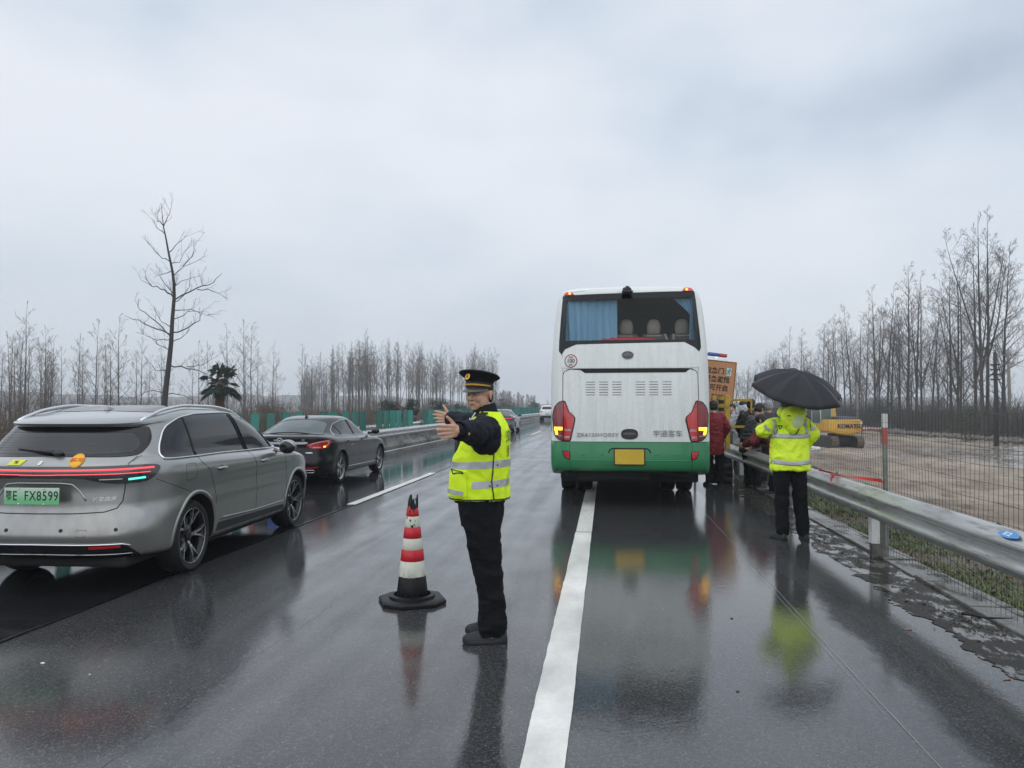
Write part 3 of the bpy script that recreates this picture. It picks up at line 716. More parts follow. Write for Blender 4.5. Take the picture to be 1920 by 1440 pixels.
class Proj:
    """places things on a body surface: side, rear (wrapping round the corners) or from above"""
    def __init__(s, bvh, y0=1.6): s.b = bvh; s.y0 = y0
    def side(s, sg=1): return lambda u, v: (Vector((0, u, v)), Vector((sg, 0, 0)))
    def rear(s): return lambda u, v: (Vector((0, s.y0, v)), Vector((u, -s.y0, 0)).normalized())
    def flat(s, y=.7, z0=0): return lambda u, v: (Vector((u, y, v)), Vector((0, -1, 0)))
    def top(s): return lambda u, v: (Vector((u, v, .9)), Vector((0, 0, 1)))
    def hit(s, fn, u, v, off=.004):
        o, d = fn(u, v); h = s.b.ray_cast(o, d)
        if h[0] is None: return None, None
        n = h[1]
        if n.dot(d) < 0: n = -n
        return h[0]+n*off, n
    def patch(s, name, poly, fn, m, parent=None, off=.004, step=.035, skirt=.012, smooth=True):
        P2 = []
        for i in range(len(poly)):
            a = Vector(poly[i]); b = Vector(poly[(i+1) % len(poly)]); n = max(1, int((b-a).length/step+.5))
            P2 += [a.lerp(b, k/n) for k in range(n)]
        nb = len(P2); us = [p[0] for p in P2]; vs_ = [p[1] for p in P2]
        def inside(x, y):
            c = False
            for i in range(nb):
                x1, y1 = P2[i]; x2, y2 = P2[i-1]
                if (y1 > y) != (y2 > y) and x < (x2-x1)*(y-y1)/(y2-y1)+x1: c = not c
            return c
        pts = [Vector(p) for p in P2]; u = min(us)+step*.5
        while u < max(us):
            v = min(vs_)+step*.5
            while v < max(vs_):
                if inside(u, v) and min((Vector((u, v))-q).length for q in P2) > step*.45: pts.append(Vector((u, v)))
                v += step
            u += step
        res = delaunay_2d_cdt(pts, [(i, (i+1) % nb) for i in range(nb)], [], 1, 1e-6)
        V2, F2 = res[0], res[2]; mb = MB(); V = []; Nn = []; bad = set()
        for i, p in enumerate(V2):
            q, n = s.hit(fn, p[0], p[1], off)
            if q is None: bad.add(i); q = Vector((0, 0, 0)); n = Vector((0, 0, 1))
            V.append(q); Nn.append(n)
        F = [tuple(f) for f in F2 if not any(i in bad for i in f)]
        # smooth normals
        mb.add(V, F); cnt = {}
        for f in F:
            for i in range(len(f)):
                e = (f[i], f[(i+1) % len(f)]); cnt[e] = 1
        for (a, b) in list(cnt):
            if (b, a) not in cnt:
                k = len(mb.v); mb.v += [tuple(V[a]-Nn[a]*skirt), tuple(V[b]-Nn[b]*skirt)]; mb.f.append((b, a, k, k+1)); mb.m.append(0)
        o = mb.build(name, m, parent, smooth=smooth)
        bm = bmesh.new(); bm.from_mesh(o.data); bmesh.ops.recalc_face_normals(bm, faces=bm.faces)
        # outward check
        o_, d_ = fn(sum(us)/nb, sum(vs_)/nb); s_ = sum(f.normal.dot(d_)*f.calc_area() for f in bm.faces)
        if s_ < 0: bmesh.ops.reverse_faces(bm, faces=bm.faces)
        bm.to_mesh(o.data); bm.free(); o.data.set_sharp_from_angle(angle=R(50)); return o
    def line(s, name, path, fn, m, parent=None, r=.004, off=.0, step=.03, closed=False, seg=6, mb=None, rz=None):
        P2 = []; n_ = len(path)
        for i in range(n_ if closed else n_-1):
            a = Vector(path[i]); b = Vector(path[(i+1) % n_]); k = max(1, int((b-a).length/step+.5))
            P2 += [a.lerp(b, j/k) for j in range(k)]
        if not closed: P2.append(Vector(path[-1]))
        pts = [s.hit(fn, p[0], p[1], off)[0] for p in P2]; pts = [p for p in pts if p is not None]
        own = mb is None; mb = mb or MB()
        if len(pts) > 1: mb.tube(pts, r, seg, closed=closed)
        return mb.build(name, m, parent, smooth=True) if own else mb
    def put(s, mbt, fn, u, v, parent, name, m, off=.002, ux=None):
        """lay flat lettering on the surface"""
        p, n = s.hit(fn, u, v, off); q, _ = s.hit(fn, u+(.05 if ux is None else ux), v, off)
        t = (q-p).normalized()
        M_ = frame(p, t, n.cross(t)); return mbt.xf(M_).build(name, m, parent)
def chaikin(p, n=2):
    for _ in range(n):
        q = []
        for i in range(len(p)):
            a = Vector(p[i]); b = Vector(p[(i+1) % len(p)]); q += [tuple(a*.75+b*.25), tuple(a*.25+b*.75)]
        p = q
    return p
rim_alloy = mat('machined alloy', (.52, .53, .54), .25, .9, var=.08, dirt=(.16, .14, .11), dirt_amt=.3)
rim_dark = mat('gloss black rim', (.015, .015, .017), .25, .3)
disc_m = mat('brake disc', (.22, .21, .20), .4, .9)
lens_red = mat('red lens', (.55, .012, .018), .1, coat=1.0, var=.15, vs_=30)
lens_dark = mat('smoked lens', (.03, .028, .03), .08, coat=1.0)
lens_clear = mat('clear lens', (.45, .45, .46), .1, coat=1.0)
led_red = mat('lit red light strip', (.5, .05, .06), .3, emit=(1, .10, .12), es=.85)
led_cyan = mat('lit cyan light', (.1, .5, .45), .3, emit=(.10, .95, .80), es=.9)
led_amber = mat('lit amber light', (.6, .3, .02), .3, emit=(1, .55, .03), es=2.6)
well = mat('wheel well', (.008, .008, .009), .9)
under_m = mat('underbody', (.012, .012, .013), .8)
seam_m = mat('panel gap', (.012, .012, .012), .7)
def wheel(parent, x, y, z, R_=.345, W=.235, rim=.255, style='split5', two_tone=True, name='wheel'):
    """tyre with sidewall and tread, rim with spokes; outer side towards sign of x"""
    sg = 1 if x > 0 else -1
    w = empty(name, (x, y, z), 0); w.parent = parent
    h = W/2; mb = MB()
    mb.lathe([(rim-.005, -h*.8), (rim+.01, -h*.98), (rim+.05, -h*1.02), (R_-.03, -h*.93), (R_-.008, -h*.72), (R_, -h*.5), (R_, -.012), (R_-.008, -.008), (R_-.008, .008), (R_, .012), (R_, h*.5), (R_-.008, h*.72), (R_-.03, h*.93), (rim+.05, h*1.02), (rim+.01, h*.98), (rim-.005, h*.8)], (0, 0, 0), 44, axis='X', cap=False)
    mb.build('tyre', rubber, w, smooth=True, angle=40)
    mb = MB(); o = sg*h
    mb.lathe([(rim-.012, -h*.8), (rim-.03, 0), (rim-.022, h*.72 if sg > 0 else h*.72), (rim-.006, h*.86), (rim+.004, h*.90), (rim+.004, h*.80)], (0, 0, 0), 44, axis='X', cap=False) if sg > 0 else mb.lathe([(rim-.012, h*.8), (rim-.03, 0), (rim-.022, -h*.72), (rim-.006, -h*.86), (rim+.004, -h*.90), (rim+.004, -h*.80)], (0, 0, 0), 44, axis='X', cap=False)
    mb.build('rim', rim_dark if two_tone else rim_alloy, w, smooth=True, angle=40)
    if two_tone: mb = MB(); mb.tube([(sg*h*.90, (rim-.003)*math.cos(2*math.pi*k/48), (rim-.003)*math.sin(2*math.pi*k/48)) for k in range(48)], .0045, 6, closed=True); mb.build('rim_lip', rim_alloy, w, smooth=True)
    mb = MB(); mb.lathe([(.03, sg*h*.05), (rim*.68, sg*h*.05), (rim*.68, -sg*h*.1), (.03, -sg*h*.1)], (0, 0, 0), 28, axis='X'); mb.build('brake_disc', disc_m, w, smooth=True, angle=40)
    mb = MB(); mb.lathe([(rim*.97, -sg*h*.25), (.02, -sg*h*.25)], (0, 0, 0), 28, axis='X'); mb.build('inner_barrel', well, w)
    n = 5
    for k in range(n):
        a0 = 2*math.pi*k/n+.3
        mb = MB()
        def P(r, a, dx): return Vector((sg*(h*.62+dx), r*math.sin(a), r*math.cos(a)))
        if style == 'split5':
            for s_ in (-1, 1):
                a1 = a0+s_*.06; a2 = a0+s_*.27; r0 = .05; r1 = rim-.012; rings = []
                for t in (0, .35, .7, 1):
                    r = r0+(r1-r0)*t; a = a1+(a2-a1)*t*t*.9; wd = .0085*(1-.1*t)+.002; dx = .012+.02*t-.035*(1-t)**2
                    c = P(r, a, dx); tn = Vector((0, math.cos(a), -math.sin(a)))
                    rings.append([c-tn*wd, c+tn*wd, c+tn*wd*.6-Vector((sg*.03, 0, 0)), c-tn*wd*.6-Vector((sg*.03, 0, 0))])
                mb.loft(rings)
            mb.build('spoke', rim_alloy, w)
            if two_tone:
                mb = MB(); rings = []
                for t in (0, .5, 1):
                    r = .09+(rim-.03-.09)*t; wd = .016+.044*t; c = P(r, a0, -.004+.006*t); tn = Vector((0, math.cos(a0), -math.sin(a0)))
                    rings.append([c-tn*wd, c+tn*wd, c+tn*wd*.9-Vector((sg*.02, 0, 0)), c-tn*wd*.9-Vector((sg*.02, 0, 0))])
                mb.loft(rings[:2]); mb.build('spoke_inlay', rim_dark, w)
        else:
            for s_ in (-1, 1):
                rings = []
                for t in (0, .5, 1):
                    r = .05+(rim-.06)*t; a = a0+s_*(.06+.16*t); wd = .017; c = P(r, a, .0+.012*t); tn = Vector((0, math.cos(a), -math.sin(a)))
                    rings.append([c-tn*wd, c+tn*wd, c+tn*wd*.6-Vector((sg*.03, 0, 0)), c-tn*wd*.6-Vector((sg*.03, 0, 0))])
                mb.loft(rings)
            mb.build('spoke', rim_alloy, w)
    mb = MB(); c = sg*h*.60; mb.lathe([(.055, c-sg*.02), (.055, c), (.035, c+sg*.010), (.012, c+sg*.012)], (0, 0, 0), 20, axis='X'); mb.build('hub_cap', rim_alloy if not two_tone else rim_dark, w, smooth=True, angle=40)
    return w
def arch_lip(pr, name, y, z, r, m, parent, sg=1, a0=-18, a1=198, rr=.012, off=.0):
    path = []
    for k in range(40):
        a = R(a0+(a1-a0)*k/39); yy = y+r*math.cos(a); zz = z+r*math.sin(a)
        if zz > .28: path.append((yy, zz))
    return pr.line(name, path, pr.side(sg), m, parent, r=rr, off=off)
# ------------------------------------------------------------------ the grey estate SUV
def make_suv():
    root = empty('suv', (-4.745, 5.94, 0), R(2.9), 'grey wet five-door SUV with green plate and full-width red tail light', 'car')
    paint = carpaint('wet grey metallic paint', (.33, .335, .33), .82, .33, dirt=(.20, .19, .165))
    K = [dict(w=.74, yr=.34, yf=4.45, zr=.30, zs=.26, zt=.24, zf=.24, sub=1),
         dict(w=.83, yr=.20, yf=4.60, zr=.28, zs=.25, zt=.24, zf=.24, sub=2),
         dict(w=.885, yr=.09, yf=4.68, zr=.305, zs=.31, zt=.30, zf=.30),
         dict(w=.905, yr=.03, yf=4.72, zr=.41, zs=.43, zt=.42, zf=.44),
         dict(w=.915, yr=.00, yf=4.74, zr=.50, zs=.55, zt=.54, zf=.56),
         dict(w=.925, yr=.045, yf=4.73, zr=.605, zs=.66, zt=.64, zf=.62, n=3.4),
         dict(w=.915, yr=.085, yf=4.70, zr=.71, zs=.80, zt=.78, zf=.70, n=3.2),
         dict(w=.925, yr=.085, yf=4.68, zr=.87, zs=.89, zt=.88, zf=.78, n=3.1),
         dict(w=.925, yr=.05, yf=4.62, zr=1.00, zs=.97, zt=.95, zf=.84, n=3.0),
         dict(w=.905, yr=.07, yf=4.47, zr=1.08, zs=1.05, zt=1.00, zf=.90, n=3.0),
         dict(w=.870, yr=.13, yf=4.17, zr=1.13, zs=1.10, zt=1.035, zf=.97, n=2.9, fl=1.1),
         dict(w=.840, yr=.17, yf=3.64, zr=1.165, zs=1.13, zt=1.07, zf=1.05, n=2.8, fl=.75),
         dict(w=.785, yr=.29, yf=3.18, zr=1.30, zs=1.30, zt=1.28, zf=1.30, n=2.8, fl=.8),
         dict(w=.735, yr=.385, yf=2.84, zr=1.395, zs=1.435, zt=1.42, zf=1.44, n=2.9, fl=.8),
         dict(w=.715, yr=.335, yf=2.76, zr=1.405, zs=1.465, zt=1.45, zf=1.46, n=3.0, fl=.8, sharp=1, sub=2),
         dict(w=.70, yr=.325, yf=2.70, zr=1.422, zs=1.49, zt=1.475, zf=1.485, n=3.1, fl=.8, sharp=1, sub=2),
         dict(w=.665, yr=.40, yf=2.60, zr=1.448, zs=1.525, zt=1.515, zf=1.51, n=3.1, fl=.8),
         dict(w=.58, yr=.56, yf=2.42, zr=1.482, zs=1.560, zt=1.555, zf=1.545, n=3.1, fl=.8),
         dict(w=.36, yr=.85, yf=2.2, zr=1.52, zs=1.578, zt=1.578, zf=1.57, n=3, fl=.7, rl=.5),
         dict(w=.12, yr=1.3, yf=1.9, zr=1.57, zs=1.583, zt=1.583, zf=1.58, n=3, fl=.2, rl=.2)]
    body, bvh = hull(K, 'body', paint, root); wh = [(1.02, .345), (3.79, .345)]
    cut_wheels(body, wh, well, r=.395, w=.925)
    pr = Proj(bvh, 1.9); S = pr.side(1); S2 = pr.side(-1); Rr = pr.rear()
    for (y, z) in wh:
        for s_ in (-1, 1): wheel(root, s_*.768, y, z, R_=.345, W=.235, rim=.262)
        arch_lip(pr, 'arch_trim', y, z, .415, paint, root, 1, rr=.022, off=-.008); arch_lip(pr, 'arch_trim', y, z, .415, paint, root, -1, rr=.022, off=-.008)
    # side glass in one dark band, then chrome surround and pillars
    glass = [(.54, 1.105), (.61, 1.22), (.76, 1.375), (1.0, 1.462), (1.35, 1.498), (2.10, 1.505), (2.48, 1.472), (2.88, 1.34), (3.16, 1.18), (3.32, 1.072), (2.7, 1.075), (1.6, 1.092), (.66, 1.098)]
    gl = rnd(glass, [.03, .05, .1, .1, .1, .1, .1, .1, .05, .02, .1, .1, .04])
    for fn in (S, S2):
        pr.patch('side_window', gl, fn, dark_glass, root, off=.004)
        pr.line('window_chrome', gl, fn, chrome, root, r=.0095, off=.006, closed=True)
        pil = MB()
        for pts in ([(1.10, 1.11), (1.10, 1.465)], [(2.27, 1.09), (2.14, 1.485)], [(2.33, 1.09), (2.20, 1.485)], [(3.06, 1.08), (2.93, 1.28)]):
            pr.line('pillar', pts, fn, black_gloss, mb=pil, r=.011, off=.006)
        pil.build('window_pillars', black_gloss, root, smooth=True, kind='stuff')
    # door and hatch gaps
    for nm, pth in (('rear_door_gap', [(1.42, .60), (1.38, .78), (1.27, .95), (1.12, 1.04), (1.09, 1.10)]), ('front_door_gap', [(2.45, .40), (2.43, .9), (2.33, 1.08)]), ('wing_gap', [(3.40, .42), (3.37, .8), (3.32, .98), (3.22, 1.06)]), ('sill_gap', [(1.52, .42), (2.45, .395), (3.38, .40)])):
        pr.line(nm, pth, S, seam_m, root, r=.0035, off=-.0008)
    sill = rnd([(1.47, .31), (3.36, .30), (3.33, .355), (1.50, .40)], .03); pr.patch('sill_trim', sill, S, black_plastic, root, off=.006)
    pr.line('sill_bright_strip', [(1.60, .435), (2.4, .405), (3.32, .40)], S, paint, root, r=.011, off=.0)
    pr.line('fuel_flap_gap', rnd([(.80, .88), (1.00, .90), (1.00, 1.04), (.80, 1.04)], .05), S, seam_m, root, r=.0022, off=-.0006, closed=True)
    for y in (1.52, 2.62):
        p, n = pr.hit(S, y, .95, .022); mb = MB(); mb.tube([p+Vector((-.02, -.09, 0)), p+Vector((.004, -.06, .002)), p+Vector((.008, 0, .002)), p+Vector((.004, .06, 0)), p+Vector((-.02, .09, 0))], [.010, .017, .018, .016, .010], 10)
        mb.build('door_handle', paint, root, smooth=True)
        pr.patch('handle_recess', [(y+.075*math.cos(a*.524), 0.95+.026*math.sin(a*.524)) for a in range(12)], S, under_m, root, off=.0015, step=.02)
    bad = text_mb('PHEV', .045, .003, bold=.002, sx=1.3); pr.put(bad, S, 3.62, .96, root, 'wing_badge', chrome, off=.003)
    # door mirror
    for sg, fn in ((1, S), (-1, S2)):
        mm = MB(); mm.ell((sg*1.02, 3.12, 1.075), (.105, .075, .082), 20, 14, Matrix.Rotation(R(-12*sg), 3, 'Z')); mo = mm.build('door_mirror', black_gloss, root, smooth=True)
        mm = MB(); mm.ell((sg*1.025, 3.135, 1.088), (.108, .078, .078), 20, 14, Matrix.Rotation(R(-12*sg), 3, 'Z')); c = mm.build('mirror_cap', paint, mo, smooth=True)
        mm = MB(); mm.tube([(sg*.86, 3.13, 1.05), (sg*.96, 3.12, 1.035), (sg*1.03, 3.11, 1.03)], [.03, .022, .02], 10); mm.build('mirror_stalk', chrome, mo, smooth=True)
    # roof rails
    for sg in (1, -1):
        pts = [];
        for k in range(31):
            t = k/30; y = .60+2.35*t; h = .030*min(1, math.sin(math.pi*t)*2.4); x = sg*(.575+.02*math.sin(math.pi*t)-.02*(t-.5))
            hq = bvh.ray_cast(Vector((x, y, .9)), Vector((0, 0, 1)))
            if hq[0] is None: continue
            pts.append(hq[0]+Vector((0, 0, h-.004)))
        mb = MB(); mb.tube(pts, [.012]+[.016]*(len(pts)-2)+[.012], 10); mb.build('roof_rail', chrome, root, smooth=True)
    pr.patch('roof_glass', rnd([(-.5, .95), (.5, .95), (.5, 2.1), (-.5, 2.1)], .06), pr.top(), dark_glass, root, off=.003, step=.1)
    # rear glass with black frit shoulders
    rg = [(-1.02, 1.16), (-.98, 1.30), (-.93, 1.41), (-.60, 1.435), (.60, 1.435), (.93, 1.41), (.98, 1.30), (1.02, 1.16), (.80, 1.138), (0, 1.148), (-.80, 1.138)]
    rg2 = rnd([(-.98, 1.392), (.98, 1.392), (1.02, 1.27), (.90, 1.155), (.72, 1.138), (0, 1.148), (-.72, 1.138), (-.90, 1.155), (-1.02, 1.27)], [.05, .05, .1, .07, .1, .1, .1, .07, .1])
    frit = pr.patch('rear_window_surround', rg2, Rr, black_gloss, root, off=.004)
    gi = rnd([(-.80, 1.335), (.80, 1.335), (.88, 1.24), (.82, 1.175), (.6, 1.162), (0, 1.168), (-.6, 1.162), (-.82, 1.175), (-.88, 1.24)], .05)
    rgm = mat('rear privacy glass', (.03, .033, .037), .06, var=.1)
    pr.patch('rear_window', gi, Rr, rgm, root, off=.0065)
    hl = MB()
    for k in range(8): pr.line('x', [(-.84, 1.19+k*.021), (0, 1.194+k*.021), (.84, 1.19+k*.021)], Rr, seam_m, mb=hl, r=.0009, off=.0068, seg=3)
    hl.build('heater_lines', seam_m, root, kind='stuff')
    p, n = pr.hit(Rr, .10, 1.165, .02); q, _ = pr.hit(Rr, -.32, 1.20, .016)
    wm = MB(); wm.tube([p, p.lerp(q, .3)+Vector((0, -.01, .004)), q], [.016, .013, .006], 8); wm.ell(p+Vector((.02, 0, -.005)), (.05, .025, .022)); wm.build('rear_wiper', black_plastic, root, smooth=True)
    # tail light bar
    th = [(0, 1.065), (.5, 1.067), (.9, 1.072), (1.07, 1.068), (1.13, 1.045), (1.08, .985), (.99, .935), (.85, .918), (.62, .920), (.48, .950), (.38, .972)]
    tb = th+[(0, .970)]+[(-u, v) for u, v in reversed(th)][:-1]
    tl = pr.patch('tail_light', chaikin(tb, 1), Rr, lens_dark, root, off=.007, step=.03)
    for nm, zz, r, u0, m in (('light_strip', 1.037, .0085, 1.04, led_red), ('lower_light_strip', 1.003, .0042, 1.00, led_red)):
        pr.line(nm, [(-u0, zz+.006), (-.7, zz), (0, zz-.004), (.7, zz), (u0, zz+.006)], Rr, m, tl, r=r, off=.009)
    pr.line('indicator', [(.79, .955), (.95, .965)], Rr, led_cyan, tl, r=.009, off=.009)
    pr.line('indicator', [(-.79, .955), (-.95, .965)], Rr, led_cyan, tl, r=.009, off=.009)
    pr.line('reversing_light', [(.54, .958), (.74, .960)], Rr, lens_clear, tl, r=.005, off=.009); pr.line('reversing_light', [(-.54, .958), (-.74, .960)], Rr, lens_clear, tl, r=.005, off=.009)
    # hatch gap
    hg = [(.86, 1.14), (.79, 1.09), (.765, 1.02), (.76, .88), (.74, .77), (.69, .710), (.58, .682), (.3, .672), (0, .670)]
    pr.line('hatch_gap', hg+[(-u, v) for u, v in reversed(hg[:-1])], Rr, seam_m, root, r=.005, off=-.001)
    pr.line('bumper_gap', [(1.07, .94), (1.2, .90), (1.45, .83), (1.8, .76)], Rr, seam_m, root, r=.003, off=-.001)
    pr.line('quarter_gap', [(.9, 1.145), (.82, 1.10)], Rr, seam_m, root, r=.003, off=-.001)
    # plate recess brow and plate
    pr.line('plate_brow', [(-.42, .78), (-.36, .86), (-.30, .915), (-.2, .925), (.2, .925), (.30, .915), (.36, .86), (.42, .78)], Rr, paint, root, r=.012, off=-.006)
    pl = MB(); pl.box((0, -.012, .828), (.48, .006, .14), ch=.003); grn = bpy.data.materials.new('green licence plate'); grn.use_nodes = True; nt = grn.node_tree
    tcn = nt.nodes.new('ShaderNodeTexCoord'); spn = nt.nodes.new('ShaderNodeSeparateXYZ'); mrn = nt.nodes.new('ShaderNodeMapRange'); mxn = nt.nodes.new('ShaderNodeMix'); mxn.data_type = 'RGBA'
    nt.links.new(tcn.outputs['Object'], spn.inputs[0]); nt.links.new(spn.outputs[2], mrn.inputs[0]); mrn.inputs[1].default_value = .79; mrn.inputs[2].default_value = .91
    nt.links.new(mrn.outputs[0], mxn.inputs[0]); mxn.inputs[6].default_value = (.16, .52, .24, 1); mxn.inputs[7].default_value = (.62, .74, .64, 1); nt.links.new(mxn.outputs[2], nt.nodes['Principled BSDF'].inputs['Base Color'])
    plate = pl.build('licence_plate', grn, root)
    ink = mat('plate ink', (.015, .02, .02), .4)
    Mt = frame((0, -.0155, .828), (1, 0, 0), (0, 0, 1))
    for s_, u, sz, sx in (('鄂', -.198, .088, .62), ('E', -.145, .112, .72), ('F', -.045, .112, .72), ('X', .01, .112, .72), ('8', .065, .112, .78), ('5', .115, .112, .78), ('9', .165, .112, .78), ('9', .213, .112, .78)):
        t = text_mb(s_, sz, .001, bold=.0008, sx=sx); t.xf(Mt @ Matrix.Translation((u, 0, 0))).build('plate_character', ink, plate)
    bm_ = MB()
    for u, v in ((-.11, .065), (.11, .065), (-.11, -.065), (.11, -.065)):
        b1 = MB(); b1.lathe([(.007, .0), (.007, -.005), (.002, -.007)], (u, -.0152, .828+v), 8, axis='Y'); b1.build('plate_screw', chrome, plate)
    # badge, stickers
    bdg = text_mb('8', .055, .004, shear=.3, bold=.003); pr.put(bdg, Rr, 0.0, 1.092, root, 'badge', chrome, off=.003)
    bdg = text_mb('长安启源', .042, .003, shear=.25, sx=1.1); pr.put(bdg, Rr, .575, .79, root, 'lettering', chrome, off=.003)
    yel = mat('yellow sticker', (.85, .42, .012), .45, var=.06); orange = mat('orange ink', (.65, .12, .01), .5)
    stk = pr.patch('learner_sticker', [(.325+.060*math.cos(a*.2618), 1.112+.054*math.sin(a*.2618)) for a in range(24)], Rr, yel, root, off=.010, step=.02)
    pr.line('sticker_rim', [(.325+.055*math.cos(a*.2618), 1.112+.049*math.sin(a*.2618)) for a in range(24)], Rr, orange, stk, r=.0010, off=.0102, closed=True)
    t = text_mb('实习', .052, .001, bold=.001); pr.put(t, Rr, .325, 1.112, stk, 'sticker_print', orange, off=.0125)
    lime = mat('lime sticker', (.62, .68, .05), .45); sk = pr.patch('lime_sticker', [(-.30, 1.076), (-.17, 1.076), (-.145, 1.118), (-.275, 1.118)], Rr, lime, root, off=.006, step=.02)
    t = text_mb('新手\n上路', .018, .0008); pr.put(t, Rr, -.222, 1.097, sk, 'sticker_print', ink, off=.008)
    # bumper: bright strip, black insert, reflectors, sensors, tow cover
    pr.patch('bumper_insert', rnd([(-.76, .420), (.76, .420), (.86, .35), (.92, .300), (-.92, .300), (-.86, .35)], .03), Rr, black_gloss, root, off=.006)
    pr.line('bumper_bright_strip', [(-.83, .400), (-.75, .420), (0, .424), (.75, .420), (.83, .400)], Rr, chrome, root, r=.0085, off=.007)
    pr.line('lower_strip', [(-.84, .330), (0, .336), (.84, .330)], Rr, rim_alloy, root, r=.005, off=.007)
    for sg in (1, -1): pr.patch('reflector', rnd([(sg*.47, .383), (sg*.74, .390), (sg*.74, .411), (sg*.47, .406)], .008), Rr, lens_red, root, off=.010, step=.02)
    for u in (-.70, -.24, .24, .70):
        p, n = pr.hit(Rr, u, .54, .001); q = Vector((0, -1, 0)).rotation_difference(n); mb = MB(); mb.lathe([(.016, 0), (.016, -.0025), (.011, -.003)], (0, 0, 0), 16, axis='Y'); mb.xf(Matrix.Translation(p) @ q.to_matrix().to_4x4()); mb.build('parking_sensor', seam_m, root)
    pr.line('tow_cover_gap', rnd([(.38, .485), (.45, .485), (.46, .545), (.37, .545)], .012), Rr, seam_m, root, r=.0018, off=-.0004, closed=True)
    mb = MB(); mb.box((0, .9, .25), (1.4, 1.4, .10), ch=.03); mb.box((0, 2.5, .22), (1.5, 3.4, .08), ch=.02); mb.tube([(.3, .2, .28), (.3, 1.2, .27)], .05); mb.box((-.05, .55, .27), (.7, .35, .14), ch=.04); mb.build('underbody', under_m, root, kind='stuff')
    # little fin aerial
    p = Vector((0, .95, 1.53)); mb = MB(); mb.loft([[(-.03, 1.0, 1.51), (.03, 1.0, 1.51), (.03, 1.2, 1.53), (-.03, 1.2, 1.53)], [(-.006, 1.02, 1.575), (.006, 1.02, 1.575), (.01, 1.12, 1.56), (-.01, 1.12, 1.56)]]); mb.build('aerial', paint, root)
    return root
suv = make_suv()
